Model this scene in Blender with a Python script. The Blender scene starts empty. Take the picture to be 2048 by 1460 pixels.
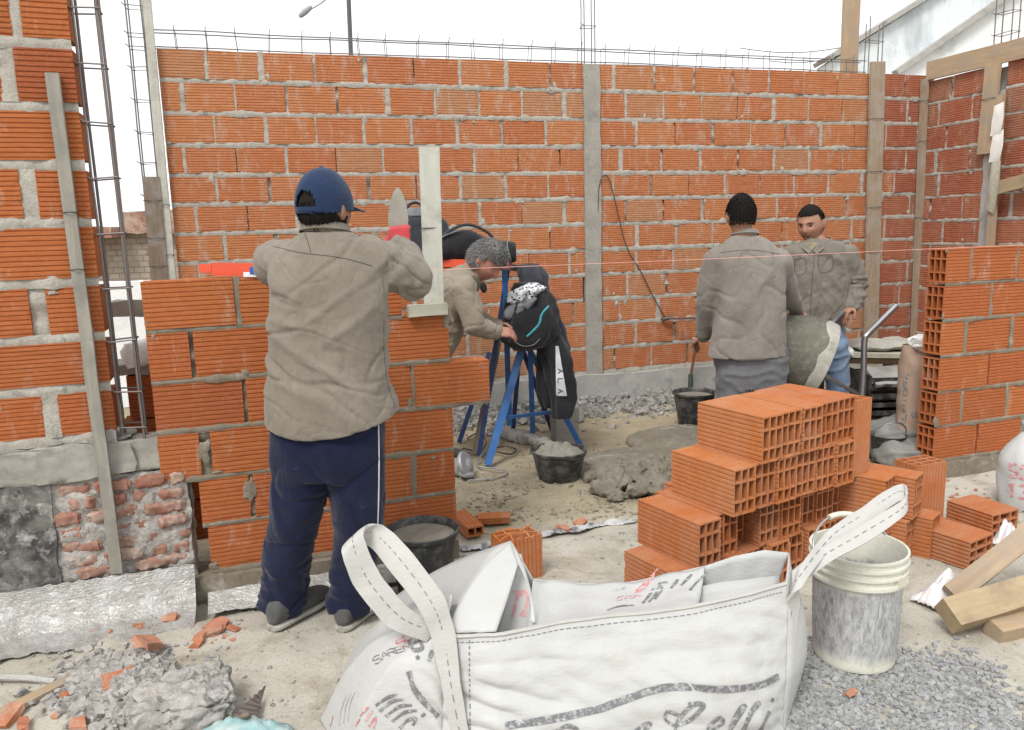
import bpy, bmesh, math, random
import numpy as np
from mathutils import Vector, Matrix, noise as mnoise

random.seed(7)
SC = bpy.context.scene
COL = SC.collection

# ---------------------------------------------------------------- camera
FPX, PIT, ROLL, HC = 1549.28, 0.17, -0.0265, 1.42
cp, sp = math.cos(PIT), math.sin(PIT)
cr, sr = math.cos(ROLL), math.sin(ROLL)
_F = Vector((0, cp, -sp)); _R = Vector((1, 0, 0)); _U = Vector((0, sp, cp))
_right = _R * cr + _U * sr
_up = _U * cr - _R * sr
cam_data = bpy.data.cameras.new('camera')
cam_data.sensor_width = 36.0
cam_data.lens = FPX / 2048 * 36.0
cam_data.clip_start = 0.05
cam_data.clip_end = 800
cam = bpy.data.objects.new('camera', cam_data)
COL.objects.link(cam)
mw = Matrix.Identity(4)
for i in range(3):
    mw[i][0] = _right[i]; mw[i][1] = _up[i]; mw[i][2] = -_F[i]
mw[0][3], mw[1][3], mw[2][3] = 0, 0, HC
cam.matrix_world = mw
SC.camera = cam

# ---------------------------------------------------------------- sky, sun, exposure (overcast)
SUN_EL, SUN_AZ = math.radians(52), math.radians(205)
world = bpy.data.worlds.new('World')
SC.world = world
world.use_nodes = True
wn = world.node_tree.nodes; wl = world.node_tree.links
bg = wn['Background']
sky = wn.new('ShaderNodeTexSky'); sky.sky_type = 'NISHITA'
sky.sun_disc = False
sky.sun_elevation = SUN_EL; sky.sun_rotation = SUN_AZ
sky.air_density = 1.0; sky.dust_density = 2.0; sky.ozone_density = 1.0
hsv = wn.new('ShaderNodeHueSaturation'); hsv.inputs['Saturation'].default_value = 0.12
wl.new(sky.outputs[0], hsv.inputs['Color'])
cl = wn.new('ShaderNodeMix'); cl.data_type = 'RGBA'
cl.inputs[0].default_value = 0.82; cl.inputs[7].default_value = (6.6, 6.75, 6.9, 1)   # even cloud cover
wl.new(hsv.outputs[0], cl.inputs[6])
wl.new(cl.outputs[2], bg.inputs['Color'])
bg.inputs['Strength'].default_value = 0.115
sun_d = bpy.data.lights.new('sun', 'SUN')
sun_d.energy = 1.5; sun_d.angle = math.radians(18); sun_d.color = (1.0, 0.97, 0.92)
sun = bpy.data.objects.new('sun', sun_d); COL.objects.link(sun)
_sd = Vector((math.sin(SUN_AZ) * math.cos(SUN_EL), math.cos(SUN_AZ) * math.cos(SUN_EL), math.sin(SUN_EL)))
sun.rotation_euler = _sd.to_track_quat('Z', 'Y').to_euler()
vs = SC.view_settings
SC.display_settings.display_device = 'sRGB'
vs.view_transform = 'Standard'; vs.look = 'None'; vs.gamma = 1.0; vs.use_curve_mapping = False
vs.exposure = 0.80
cy = SC.cycles
cy.use_denoising = True
cy.use_adaptive_sampling = True; cy.adaptive_threshold = 0.02
cy.max_bounces = 5; cy.diffuse_bounces = 3; cy.glossy_bounces = 2; cy.transmission_bounces = 3; cy.transparent_max_bounces = 4
cy.caustics_reflective = False; cy.caustics_refractive = False

# ---------------------------------------------------------------- placing helpers
def ray(x, y):
    a = (x - 1024) / FPX; b = (y - 730) / FPX
    u = cr * a + sr * b; v = -sr * a + cr * b
    return Vector((u, cp - v * sp, -sp - v * cp))
CAM = Vector((0, 0, HC))
def G(x, y, z=0.0):
    r = ray(x, y); return CAM + r * ((z - HC) / r.z)
def D(x, y, Y):
    r = ray(x, y); return CAM + r * (Y / r.y)
def V(*a): return Vector(a)
def lerp(a, b, t): return a + (b - a) * t
def n1(x, y=0.0, z=0.0): return mnoise.noise(Vector((x, y, z)))
def fbm(p, oct=4): return mnoise.fractal(p, 0.9, 2.0, oct)

# ---------------------------------------------------------------- materials
MATS = {}
class NT:
    def __init__(s, name):
        s.m = bpy.data.materials.new(name); s.m.use_nodes = True
        s.n = s.m.node_tree.nodes; s.l = s.m.node_tree.links
        s.b = s.n['Principled BSDF']
        s.tc = s.n.new('ShaderNodeTexCoord')
        MATS[name] = s.m
    def coord(s, kind='Object', scale=(1, 1, 1), rnd=False):
        mp = s.n.new('ShaderNodeMapping'); s.l.new(s.tc.outputs[kind], mp.inputs[0])
        mp.inputs['Scale'].default_value = scale
        out = mp.outputs[0]
        if rnd:
            oi = s.n.new('ShaderNodeObjectInfo')
            mu = s.n.new('ShaderNodeMath'); mu.operation = 'MULTIPLY'; mu.inputs[1].default_value = 37.0
            s.l.new(oi.outputs['Random'], mu.inputs[0])
            ad = s.n.new('ShaderNodeVectorMath'); ad.operation = 'ADD'
            s.l.new(out, ad.inputs[0]); s.l.new(mu.outputs[0], ad.inputs[1])
            out = ad.outputs[0]
        return out
    def noise(s, vec, scale=5, detail=5, rough=0.6, dist=0.0):
        t = s.n.new('ShaderNodeTexNoise'); s.l.new(vec, t.inputs['Vector'])
        t.inputs['Scale'].default_value = scale; t.inputs['Detail'].default_value = detail
        t.inputs['Roughness'].default_value = rough; t.inputs['Distortion'].default_value = dist
        return t.outputs[0]
    def voro(s, vec, scale=20, feature='F1'):
        t = s.n.new('ShaderNodeTexVoronoi'); t.feature = feature; s.l.new(vec, t.inputs['Vector'])
        t.inputs['Scale'].default_value = scale
        return t.outputs[0]
    def ramp(s, f, *stops):
        r = s.n.new('ShaderNodeValToRGB'); s.l.new(f, r.inputs[0])
        e = r.color_ramp.elements
        while len(e) < len(stops): e.new(0.5)
        for k, (p, c) in enumerate(stops):
            e[k].position = p
            e[k].color = (c, c, c, 1) if not hasattr(c, '__len__') else (*c[:3], 1)
        return r.outputs[0]
    def mix(s, f, a, b, mode='MIX'):
        m = s.n.new('ShaderNodeMix'); m.data_type = 'RGBA'; m.blend_type = mode
        def put(i, v):
            if hasattr(v, 'links'): s.l.new(v, m.inputs[i])
            elif hasattr(v, '__len__'): m.inputs[i].default_value = (*v[:3], 1)
            else: m.inputs[i].default_value = v if i == 0 else (v, v, v, 1)
        put(0, f); put(6, a); put(7, b)
        return m.outputs[2]
    def math(s, op, a, b=0.0):
        m = s.n.new('ShaderNodeMath'); m.operation = op
        for i, v in enumerate((a, b)):
            if hasattr(v, 'links'): s.l.new(v, m.inputs[i])
            else: m.inputs[i].default_value = v
        return m.outputs[0]
    def rand(s):
        return s.n.new('ShaderNodeObjectInfo').outputs['Random']
    def bump(s, h, strength=0.3, dist=0.005):
        b = s.n.new('ShaderNodeBump'); s.l.new(h, b.inputs['Height'])
        b.inputs['Strength'].default_value = strength; b.inputs['Distance'].default_value = dist
        s.l.new(b.outputs[0], s.b.inputs['Normal'])
    def out(s, col, rough=0.8, metal=0.0, spec=0.3):
        if hasattr(col, 'links'): s.l.new(col, s.b.inputs['Base Color'])
        else: s.b.inputs['Base Color'].default_value = (*col[:3], 1)
        if hasattr(rough, 'links'): s.l.new(rough, s.b.inputs['Roughness'])
        else: s.b.inputs['Roughness'].default_value = rough
        s.b.inputs['Metallic'].default_value = metal
        s.b.inputs['Specular IOR Level'].default_value = spec
        return s.m

def brick_mat(name, stain, c1, c2, c3, dust=0.0):
    t = NT(name)
    v = t.coord('Object', (1, 1, 1), rnd=True)
    r = t.rand()
    base = t.ramp(r, (0.0, c1), (0.45, c2), (0.8, c1), (1.0, c3))
    n = t.noise(v, 9, 6, 0.65)
    base = t.mix(t.ramp(n, (0.3, 0.0), (0.75, 0.55)), base, t.mix(0.5, base, c3))
    vs_ = t.coord('Object', (3, 20, 26), rnd=True)
    streak = t.noise(vs_, 4, 4, 0.6)
    base = t.mix(t.ramp(streak, (0.45, 0.0), (0.8, 0.35)), base, t.mix(0.35, base, (0.75, 0.45, 0.28)))
    # dried mortar and lime smears with shapes of their own
    n2 = t.noise(v, 5.0, 8, 0.72, 0.4)
    fine = t.noise(v, 60, 3, 0.7)
    m = t.math('MULTIPLY', t.ramp(n2, (0.60 - stain * 0.10, 0.0), (0.74 - stain * 0.06, 1.0)), t.ramp(fine, (0.3, 0.15), (0.62, 1.0)))
    m = t.math('MULTIPLY', m, min(1.0, 0.25 + 0.7 * stain))
    col = t.mix(m, base, (0.52, 0.48, 0.42))
    if dust:
        col = t.mix(t.ramp(t.noise(v, 3, 4, 0.6), (0.35, 0.0), (0.8, dust)), col, (0.5, 0.4, 0.32))
    h = t.noise(v, 220, 3, 0.7)
    t.bump(h, 0.25, 0.002)
    return t.out(col, 0.86, 0, 0.22)

OR, RE, BR_ = (0.47, 0.178, 0.068), (0.43, 0.138, 0.053), (0.40, 0.200, 0.105)
brick_mat('brick_laid', 0.72, OR, RE, BR_, 0.12)
brick_mat('brick_low', 0.35, (0.41, 0.132, 0.040), (0.365, 0.104, 0.034), (0.29, 0.080, 0.031))
brick_mat('brick_new', 0.10, (0.455, 0.160, 0.048), (0.395, 0.120, 0.036), (0.32, 0.090, 0.031), 0.26)
brick_mat('brick_corner', 0.55, (0.37, 0.118, 0.056), (0.32, 0.088, 0.046), (0.30, 0.13, 0.078), 0.2)  # darker mix; on the back wall's right end it paints in shade
brick_mat('brick_shard', 0.6, (0.42, 0.145, 0.062), (0.37, 0.11, 0.05), (0.33, 0.13, 0.075), 0.45)
brick_mat('old_brick', 1.5, (0.25, 0.078, 0.045), (0.20, 0.062, 0.04), (0.28, 0.11, 0.07), 0.6)

def grain(name, c1, c2, scale, c3=None, bs=0.5, bd=0.01, rough=0.9, fine=90, spec=0.25):
    t = NT(name); v = t.coord('Object')
    n = t.noise(v, scale, 7, 0.68)
    col = t.mix(t.ramp(n, (0.32, 0.0), (0.7, 1.0)), c1, c2)
    f = t.noise(v, fine, 4, 0.7)
    col = t.mix(t.ramp(f, (0.25, 0.5), (0.55, 0.0)), col, t.mix(0.5, col, (0.03, 0.03, 0.03)))
    if c3: col = t.mix(t.ramp(t.noise(v, scale * 0.6, 6, 0.7, 0.5), (0.56, 0.0), (0.66, 0.9)), col, c3)
    hh = t.mix(0.5, n, f)
    t.bump(hh, bs, bd)
    return t.out(col, rough, 0, spec)
grain('mortar', (0.33, 0.305, 0.265), (0.50, 0.475, 0.42), 16, (0.21, 0.195, 0.17), 0.9, 0.010)
grain('mortar_fresh', (0.185, 0.155, 0.115), (0.26, 0.225, 0.175), 14, (0.36, 0.34, 0.29), 0.6, 0.006)
grain('mortar_wet', (0.20, 0.185, 0.155), (0.27, 0.25, 0.21), 8, None, 0.35, 0.004, 0.6)
grain('concrete', (0.33, 0.32, 0.30), (0.46, 0.45, 0.42), 6, (0.24, 0.235, 0.22), 0.5, 0.006)
grain('concrete_column', (0.29, 0.27, 0.235), (0.37, 0.35, 0.31), 7, (0.22, 0.21, 0.19), 0.4, 0.004, 0.88, 50)
grain('rubble', (0.28, 0.265, 0.245), (0.50, 0.48, 0.45), 22, (0.12, 0.115, 0.11), 1.0, 0.014, 0.95, 60)
grain('sand_heap', (0.17, 0.152, 0.118), (0.25, 0.228, 0.18), 10, (0.30, 0.275, 0.225), 0.9, 0.014)
grain('stone', (0.23, 0.235, 0.235), (0.42, 0.42, 0.415), 55, (0.15, 0.155, 0.16), 0.3, 0.004, 0.85, 140)
grain('white_plaster', (0.74, 0.77, 0.77), (0.84, 0.86, 0.86), 2.0, (0.55, 0.57, 0.57), 0.1, 0.004)
grain('cement_dust', (0.33, 0.315, 0.275), (0.46, 0.445, 0.395), 9, (0.24, 0.225, 0.195), 0.6, 0.008)
# ---------------------------------------------------------------- mesh helpers
class MB:
    """collects vertices and faces for ONE mesh"""
    def __init__(s): s.v = []; s.f = []; s.mi = []; s.cur = 0
    def add(s, vs, fs):
        b = len(s.v); s.v += [tuple(p) for p in vs]
        for f in fs: s.f.append(tuple(b + i for i in f)); s.mi.append(s.cur)
        return b
    def box(s, c, sx, sy, sz, M=None, jit=0.0):
        pts = []
        for dx in (-.5, .5):
            for dy in (-.5, .5):
                for dz in (-.5, .5):
                    p = Vector((dx * sx, dy * sy, dz * sz))
                    if jit: p += Vector((random.uniform(-jit, jit), random.uniform(-jit, jit), random.uniform(-jit, jit)))
                    if M: p = M @ p
                    pts.append(Vector(c) + p)
        s.add(pts, [(0, 1, 3, 2), (4, 6, 7, 5), (0, 4, 5, 1), (2, 3, 7, 6), (0, 2, 6, 4), (1, 5, 7, 3)])
    def bar(s, a, b, w, h, up=(0, 0, 1)):
        """rectangular bar from a to b"""
        a, b = Vector(a), Vector(b); d = (b - a)
        L = d.length; d.normalize()
        u = Vector(up); x = d.cross(u)
        if x.length < 1e-4: x = d.cross(Vector((1, 0, 0)))
        x.normalize(); y = x.cross(d)
        M = Matrix((d, x, y)).transposed()
        s.box((a + b) / 2, L, w, h, M)
    def tube(s, pts, r, n=8, cap=True):
        pts = [Vector(p) for p in pts]
        rs = r if hasattr(r, '__len__') else [r] * len(pts)
        prev = None; rings = []
        for i, p in enumerate(pts):
            t = (pts[min(i + 1, len(pts) - 1)] - pts[max(i - 1, 0)])
            if t.length < 1e-9: t = Vector((0, 0, 1))
            t.normalize()
            if prev is None:
                x = t.cross(Vector((0, 0, 1)))
                if x.length < 1e-3: x = t.cross(Vector((1, 0, 0)))
            else:
                x = prev - t * prev.dot(t)
                if x.length < 1e-4: x = t.cross(Vector((0.3, 1, 0.2)))
            x.normalize(); prev = x; y = t.cross(x)
            rings.append([p + x * (math.cos(a) * rs[i]) + y * (math.sin(a) * rs[i]) for a in [2 * math.pi * k / n for k in range(n)]])
        s.rings(rings, cap)
    def rings(s, rings, cap=True, closed=True):
        n = len(rings[0]); b = len(s.v)
        for r in rings: s.v += [tuple(p) for p in r]
        m = n if closed else n - 1
        for i in range(len(rings) - 1):
            for k in range(m):
                s.f.append((b + i * n + k, b + i * n + (k + 1) % n, b + (i + 1) * n + (k + 1) % n, b + (i + 1) * n + k)); s.mi.append(s.cur)
        if cap and closed:
            s.f.append(tuple(b + k for k in range(n))[::-1]); s.mi.append(s.cur)
            e = b + (len(rings) - 1) * n
            s.f.append(tuple(e + k for k in range(n))); s.mi.append(s.cur)
    def lathe(s, prof, c=(0, 0, 0), n=32, M=None):
        rings = []
        for (r, z) in prof:
            ring = []
            for k in range(n):
                a = 2 * math.pi * k / n
                p = Vector((r * math.cos(a), r * math.sin(a), z))
                if M: p = M @ p
                ring.append(Vector(c) + p)
            rings.append(ring)
        s.rings(rings, cap=False)
    def grid(s, fn, nu, nv, flip=False):
        b = len(s.v)
        for i in range(nu + 1):
            for j in range(nv + 1): s.v.append(tuple(fn(i / nu, j / nv)))
        for i in range(nu):
            for j in range(nv):
                q = (b + i * (nv + 1) + j, b + (i + 1) * (nv + 1) + j, b + (i + 1) * (nv + 1) + j + 1, b + i * (nv + 1) + j + 1)
                s.f.append(q[::-1] if flip else q); s.mi.append(s.cur)
    def sheet(s, fn, nu, nv, th):
        """a closed sheet with thickness: front grid, back grid, rim"""
        b = len(s.v); P = [[Vector(fn(i / nu, j / nv)) for j in range(nv + 1)] for i in range(nu + 1)]
        N = [[None] * (nv + 1) for _ in range(nu + 1)]
        for i in range(nu + 1):
            for j in range(nv + 1):
                du = P[min(i + 1, nu)][j] - P[max(i - 1, 0)][j]; dv = P[i][min(j + 1, nv)] - P[i][max(j - 1, 0)]
                k = du.cross(dv); k = k.normalized() if k.length > 1e-12 else Vector((0, 0, 1)); N[i][j] = k
        for side in (0.5, -0.5):
            for i in range(nu + 1):
                for j in range(nv + 1): s.v.append(tuple(P[i][j] + N[i][j] * (th * side)))
        o = (nu + 1) * (nv + 1); I = lambda i, j: b + i * (nv + 1) + j
        for i in range(nu):
            for j in range(nv):
                q = (I(i, j), I(i + 1, j), I(i + 1, j + 1), I(i, j + 1))
                s.f.append(q); s.f.append(tuple(x + o for x in q)[::-1]); s.mi += [s.cur] * 2
        ring = [I(i, 0) for i in range(nu)] + [I(nu, j) for j in range(nv)] + [I(i, nv) for i in range(nu, 0, -1)] + [I(0, j) for j in range(nv, 0, -1)]
        for k in range(len(ring)):
            a, c = ring[k], ring[(k + 1) % len(ring)]
            s.f.append((a, a + o, c + o, c)); s.mi.append(s.cur)
    def mesh(s, name, mats):
        me = bpy.data.meshes.new(name); me.from_pydata(s.v, [], s.f); me.update()
        for m in (mats if isinstance(mats, (list, tuple)) else [mats]):
            me.materials.append(MATS[m] if isinstance(m, str) else m)
        if max(s.mi, default=0) > 0: me.polygons.foreach_set('material_index', s.mi)
        return me
    def build(s, name, mats, parent=None, smooth=True, angle=40, mod=None):
        o = bpy.data.objects.new(name, s.mesh(name, mats)); COL.objects.link(o)
        if smooth: shade(o, angle)
        if parent: put_under(o, parent)
        return o

def shade(o, angle=40):
    me = o.data
    me.polygons.foreach_set('use_smooth', [True] * len(me.polygons))
    me.set_sharp_from_angle(angle=math.radians(angle))

def put_under(o, parent):
    """parts are modelled in world space; keep them there under their thing"""
    o.parent = parent
    w = world_of(parent)
    o.matrix_parent_inverse = w.inverted()

def world_of(o):
    m = o.matrix_basis.copy()
    if o.parent: return world_of(o.parent) @ o.matrix_parent_inverse @ m
    return m

def thing(name, label, cat, loc=(0, 0, 0), rz=0.0, group=None):
    o = bpy.data.objects.new(name, None); COL.objects.link(o)
    o.location = loc; o.rotation_euler = (0, 0, rz); o.empty_display_size = 0.1
    return tag(o, label, cat, group)
def tag(o, label, cat, group=None):
    o['label'] = label; o['category'] = cat; o['kind'] = 'thing'
    if group: o['group'] = group
    return o
def struct(o, kind='structure'):
    o['kind'] = kind; return o
def child(name, me, parent, loc=(0, 0, 0), rot=(0, 0, 0), scale=(1, 1, 1)):
    """a part placed in its parent's own space"""
    o = bpy.data.objects.new(name, me); COL.objects.link(o)
    o.parent = parent; o.location = loc; o.rotation_euler = rot; o.scale = scale
    return o

# ---------------------------------------------------------------- brick meshes (x: unit length, y: depth from front, z: up)
def notch_line(a, b, n, depth, duty=0.38):
    """points of one side of a ribbed profile from a to b (2-D), notches cut to the left of travel"""
    a, b = Vector(a), Vector(b); d = b - a; L = d.length; d.normalize(); nn = Vector((-d.y, d.x))
    out = []; p = L / n
    for k in range(n):
        s0 = k * p
        w = p * duty
        m0 = s0 + p * (1 - duty) / 2
        out += [a + d * (s0 + 0.0), a + d * m0, a + d * (m0 + w * 0.35) + nn * depth, a + d * (m0 + w * 0.65) + nn * depth, a + d * (m0 + w)]
    return out
def profile(w=0.12, h=0.18, nv=10, nh=7, depth=0.0036):
    # counter-clockwise in (y, z): bottom, back, top, front
    pts = notch_line((0, 0), (w, 0), nh, depth * 0.7) + notch_line((w, 0), (w, h), nv, depth) + notch_line((w, h), (0, h), nh, depth * 1.3, 0.5) + notch_line((0, h), (0, 0), nv, depth)
    out = []
    for p in pts:
        if not out or (p - out[-1]).length > 1e-6: out.append(p)
    return out
def make_hollow(name, mat, w=0.12, h=0.18, nv=10, nh=7, cols=3, rows=(0.042, 0.066, 0.042), L=1.0, web=0.0075):
    bm = bmesh.new()
    P = profile(w, h, nv, nh)
    cw = (w - web * (cols + 1)) / cols
    tot = sum(rows) + web * (len(rows) + 1)
    holes = []
    z = web + (h - tot) / 2
    for rh in rows:
        for c in range(cols):
            y = web + c * (cw + web); holes.append([(y, z), (y, z + rh), (y + cw, z + rh), (y + cw, z)])
        z += rh + web
    loops = [[(p.x, p.y) for p in P]] + holes
    ends = []
    for x in (0.0, L):
        edges = []; lv = []
        for lp in loops:
            vs = [bm.verts.new((x, p[0], p[1])) for p in lp]
            lv.append(vs)
            for i in range(len(vs)): edges.append(bm.edges.new((vs[i], vs[(i + 1) % len(vs)])))
        bmesh.ops.triangle_fill(bm, use_beauty=True, use_dissolve=False, edges=edges)
        ends.append(lv)
    for a, b in zip(ends[0], ends[1]):
        n = len(a)
        for i in range(n): bm.faces.new((a[i], a[(i + 1) % n], b[(i + 1) % n], b[i]))
    bmesh.ops.recalc_face_normals(bm, faces=bm.faces)
    me = bpy.data.meshes.new(name); bm.to_mesh(me); bm.free()
    me.materials.append(MATS[mat])
    return me
def make_ribbed(name, mat, w=0.115, h=0.18, nv=10, depth=0.0038, seed=0.0):
    mb = MB(); fr = notch_line((0, h), (0, 0), nv, depth)
    fr.append(Vector((0, 0)))
    prof = [p for p in fr] + [Vector((w, 0)), Vector((w, h))]
    rows = []; k = len(prof) - 2
    for x in (0.0, .025, .07, .2, .4, .6, .8, .93, .975, 1.0):
        row = []
        for i, p in enumerate(prof):
            y = p.x; xx = x
            if i < k:
                y += .0016 * mnoise.noise(Vector((x * 5, p.y * 30, seed))) + .0009 * mnoise.noise(Vector((x * 17, p.y * 90, seed)))
                e = max(0, .04 - min(x, 1 - x)) / .04; c = max(0, .02 - min(p.y, h - p.y)) / .02
                ch = max(0, mnoise.noise(Vector((x * 3 + seed * 3, p.y * 26, seed))) - .12)
                y += .016 * e * ch + .010 * c * max(0, mnoise.noise(Vector((x * 9, p.y * 5 + seed, seed * 2))) - .1)
                xx += (.012 if x == 0 else -.012 if x == 1 else 0) * ch
            row.append((xx, y, p.y))
        rows.append(row)
    mb.rings(rows)
    return mb.mesh(name, mat)
RIB = {m: [make_ribbed('ribbed_' + m, m, seed=1.7 + k * 3.3) for k in range(6)] for m in ('brick_laid', 'brick_low', 'brick_corner')}
def worn(me, seed):
    me = me.copy()
    for v in me.vertices:
        q = v.co; e = 1 if q.x > .5 else -1
        ch = max(0, mnoise.noise(Vector((e * 3 + seed, q.y * 24, q.z * 20))) - .22)
        q.x -= e * (.045 * ch + .004 * mnoise.noise(Vector((seed, q.y * 80, q.z * 80))))
        q.y += .0010 * mnoise.noise(Vector((e + seed, q.y * 20, q.z * 35))); q.z += .0014 * mnoise.noise(Vector((e - seed, q.y * 30, q.z * 12)))
    return me
HOL = {m: make_hollow('hollow_' + m, m) for m in ('brick_laid', 'brick_low', 'brick_new')}
WORN = [worn(HOL['brick_new'], k * 5.1 + 2) for k in range(6)]

# ================================================================ large structure: ground, walls
def rough_box(mb, M, sx, sy, sz, step=0.05, amp=0.006, freq=6.0, seed=0.0, rnd=0.0):
    """box centred at the origin of M, faces subdivided, skin roughened by noise (edges stay closed)"""
    nx, ny, nz = [max(1, min(60, int(round(d / step)))) for d in (sx, sy, sz)]
    bm = bmesh.new(); idx = {}
    def vert(i, j, k):
        key = (i, j, k)
        if key not in idx:
            p = Vector(((i / nx - .5) * sx, (j / ny - .5) * sy, (k / nz - .5) * sz))
            q = p * freq + Vector((seed, seed * 1.7, -seed))
            d = mnoise.noise_vector(q) * amp + mnoise.noise_vector(q * 3.1) * (amp * 0.5)
            if rnd:   # knock the corners off
                e = [abs(p.x) / (sx / 2), abs(p.y) / (sy / 2), abs(p.z) / (sz / 2)]
                e.sort(); c = max(0.0, e[1] - (1 - rnd)) / rnd
                p = p * (1 - 0.16 * c * c)
            idx[key] = len(mb.v); mb.v.append(tuple(M @ (p + d)))
        return idx[key]
    def face(a, b, c, d): mb.f.append((a, b, c, d)); mb.mi.append(mb.cur)
    for i in range(nx):
        for j in range(ny):
            face(vert(i, j, 0), vert(i, j + 1, 0), vert(i + 1, j + 1, 0), vert(i + 1, j, 0))
            face(vert(i, j, nz), vert(i + 1, j, nz), vert(i + 1, j + 1, nz), vert(i, j + 1, nz))
    for i in range(nx):
        for k in range(nz):
            face(vert(i, 0, k), vert(i + 1, 0, k), vert(i + 1, 0, k + 1), vert(i, 0, k + 1))
            face(vert(i, ny, k), vert(i, ny, k + 1), vert(i + 1, ny, k + 1), vert(i + 1, ny, k))
    for j in range(ny):
        for k in range(nz):
            face(vert(0, j, k), vert(0, j, k + 1), vert(0, j + 1, k + 1), vert(0, j + 1, k))
            face(vert(nx, j, k), vert(nx, j + 1, k), vert(nx, j + 1, k + 1), vert(nx, j, k + 1))
def T(x, y, z): return Matrix.Translation((x, y, z))
def RZ(a): return Matrix.Rotation(a, 4, 'Z')
def RX(a): return Matrix.Rotation(a, 4, 'X')
def RY(a): return Matrix.Rotation(a, 4, 'Y')

W1O, W1T = (-1.3826, 2.9172), 0.3238      # the line of the low wall
W2O, W2T = (-2.258, 5.323), 0.2753        # the long back wall
W3O, W3T = (3.641, 6.989), 0.2753 - math.pi / 2
F1 = T(W1O[0], W1O[1], 0) @ RZ(W1T)
F2 = T(W2O[0], W2O[1], 0) @ RZ(W2T)
F3 = T(W3O[0], W3O[1], 0) @ RZ(W3T)
def w1(s, y, z): return F1 @ Vector((s, y, z))
def w2(s, y, z): return F2 @ Vector((s, y, z))
def w3(s, y, z): return F3 @ Vector((s, y, z))
_F1i = F1.inverted(); _F2i = F2.inverted()

# ---- ground: one sheet, fine near the camera, running out to the horizon
def ground_h(x, y):
    p = Vector((x, y, 0))
    l = _F1i @ p
    h = 0.012 * fbm(p * 1.3, 4) + 0.009 * fbm(p * 7 + Vector((3, 1, 0)), 4)
    inside = 1 / (1 + math.exp(max(-50, min(50, -(l.y - 0.25) * 14))))
    h += inside * (0.012 * fbm(p * 3.1, 4) - 0.01)
    b = _F2i @ p
    h += 0.10 * math.exp(-((b.y + 0.15) / 0.35) ** 2) * (0.55 + 0.6 * n1(x * 1.7, y * 1.7)) if b.y < 0.3 else 0
    # shallow trench along the footing under the low wall
    t = math.exp(-((l.y + 0.10) / 0.10) ** 2) * max(0, min(1, (l.x + 0.05) / 0.1)) * max(0, min(1, (1.15 - l.x) / 0.15))
    return h - 0.055 * t
def build_ground():
    def axis(n, near, far, c=0.0):
        out = []
        for i in range(n + 1):
            t = -1 + 2 * i / n
            out.append(c + near * t + math.copysign(abs(t) ** 9, t) * far)
        return out
    xs = axis(230, 4.0, 300, 0.3); ys = axis(230, 4.2, 300, 4.0)
    mb = MB(); n = len(ys)
    for x in xs:
        for y in ys:
            d = max(0.0, math.hypot(x, y - 4) - 6)
            mb.v.append((x, y, ground_h(x, y) * math.exp(-d)))
    for i in range(len(xs) - 1):
        for j in range(n - 1):
            mb.f.append((i * n + j, (i + 1) * n + j, (i + 1) * n + j + 1, i * n + j + 1)); mb.mi.append(0)
    t = NT('ground_dirt')
    v = t.coord('Object')
    a = t.noise(v, 1.1, 7, 0.65)
    b = t.noise(v, 6, 8, 0.7)
    fine = t.noise(v, 120, 4, 0.75)
    speck = t.voro(v, 55)
    conc = t.mix(t.ramp(a, (0.35, 0.0), (0.65, 1.0)), (0.43, 0.40, 0.335), (0.56, 0.53, 0.46))
    conc = t.mix(t.ramp(b, (0.5, 0.0), (0.72, 0.75)), conc, (0.27, 0.235, 0.17))
    conc = t.mix(t.ramp(t.noise(v, 2.6, 8, 0.72, 0.6), (0.54, 0.0), (0.66, 0.65)), conc, (0.30, 0.25, 0.165))
    conc = t.mix(t.ramp(t.noise(v, 14, 8, 0.75, 0.4), (0.60, 0.0), (0.68, 0.55)), conc, (0.20, 0.185, 0.155))
    sand = t.mix(t.ramp(b, (0.35, 0.0), (0.68, 1.0)), (0.31, 0.26, 0.17), (0.41, 0.365, 0.265))
    sand = t.mix(t.ramp(a, (0.50, 0.0), (0.62, 0.7)), sand, (0.225, 0.188, 0.13))
    sand = t.mix(t.ramp(t.noise(v, 3.4, 6, 0.7, 0.8), (0.60, 0.0), (0.68, 0.7)), sand, (0.40, 0.315, 0.165))
    sand = t.mix(t.ramp(t.noise(v, 11, 8, 0.75, 0.5), (0.56, 0.0), (0.66, 0.6)), sand, (0.20, 0.175, 0.135))
    # inside the walls the floor is trodden sand: mask by distance behind the low wall
    sx = t.n.new('ShaderNodeSeparateXYZ'); t.l.new(t.tc.outputs['Object'], sx.inputs[0])
    dd = t.math('ADD', t.math('MULTIPLY', sx.outputs[0], -math.sin(W1T)), t.math('MULTIPLY', sx.outputs[1], math.cos(W1T)))
    off = -W1O[0] * math.sin(W1T) * -1.0
    c0 = -W1O[0] * math.sin(W1T) + W1O[1] * math.cos(W1T)
    dd = t.math('ADD', t.math('SUBTRACT', dd, c0 + 0.02), t.math('MULTIPLY', t.math('SUBTRACT', b, 0.5), 0.5))
    col = t.mix(t.ramp(t.math('MULTIPLY', dd, 4.0), (0.0, 0.0), (1.0, 1.0)), conc, sand)
    col = t.mix(t.ramp(fine, (0.30, 0.7), (0.5, 0.0)), col, t.mix(0.55, col, (0.04, 0.035, 0.03)))
    col = t.mix(t.ramp(t.noise(v, 30, 5, 0.7), (0.62, 0.0), (0.70, 0.6)), col, (0.5, 0.48, 0.44))
    t.bump(t.mix(0.5, b, fine), 0.8, 0.012)
    t.out(col, 0.93, 0, 0.2)
    o = mb.build('ground', 'ground_dirt', smooth=True, angle=180)
    struct(o)
build_ground()

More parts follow.
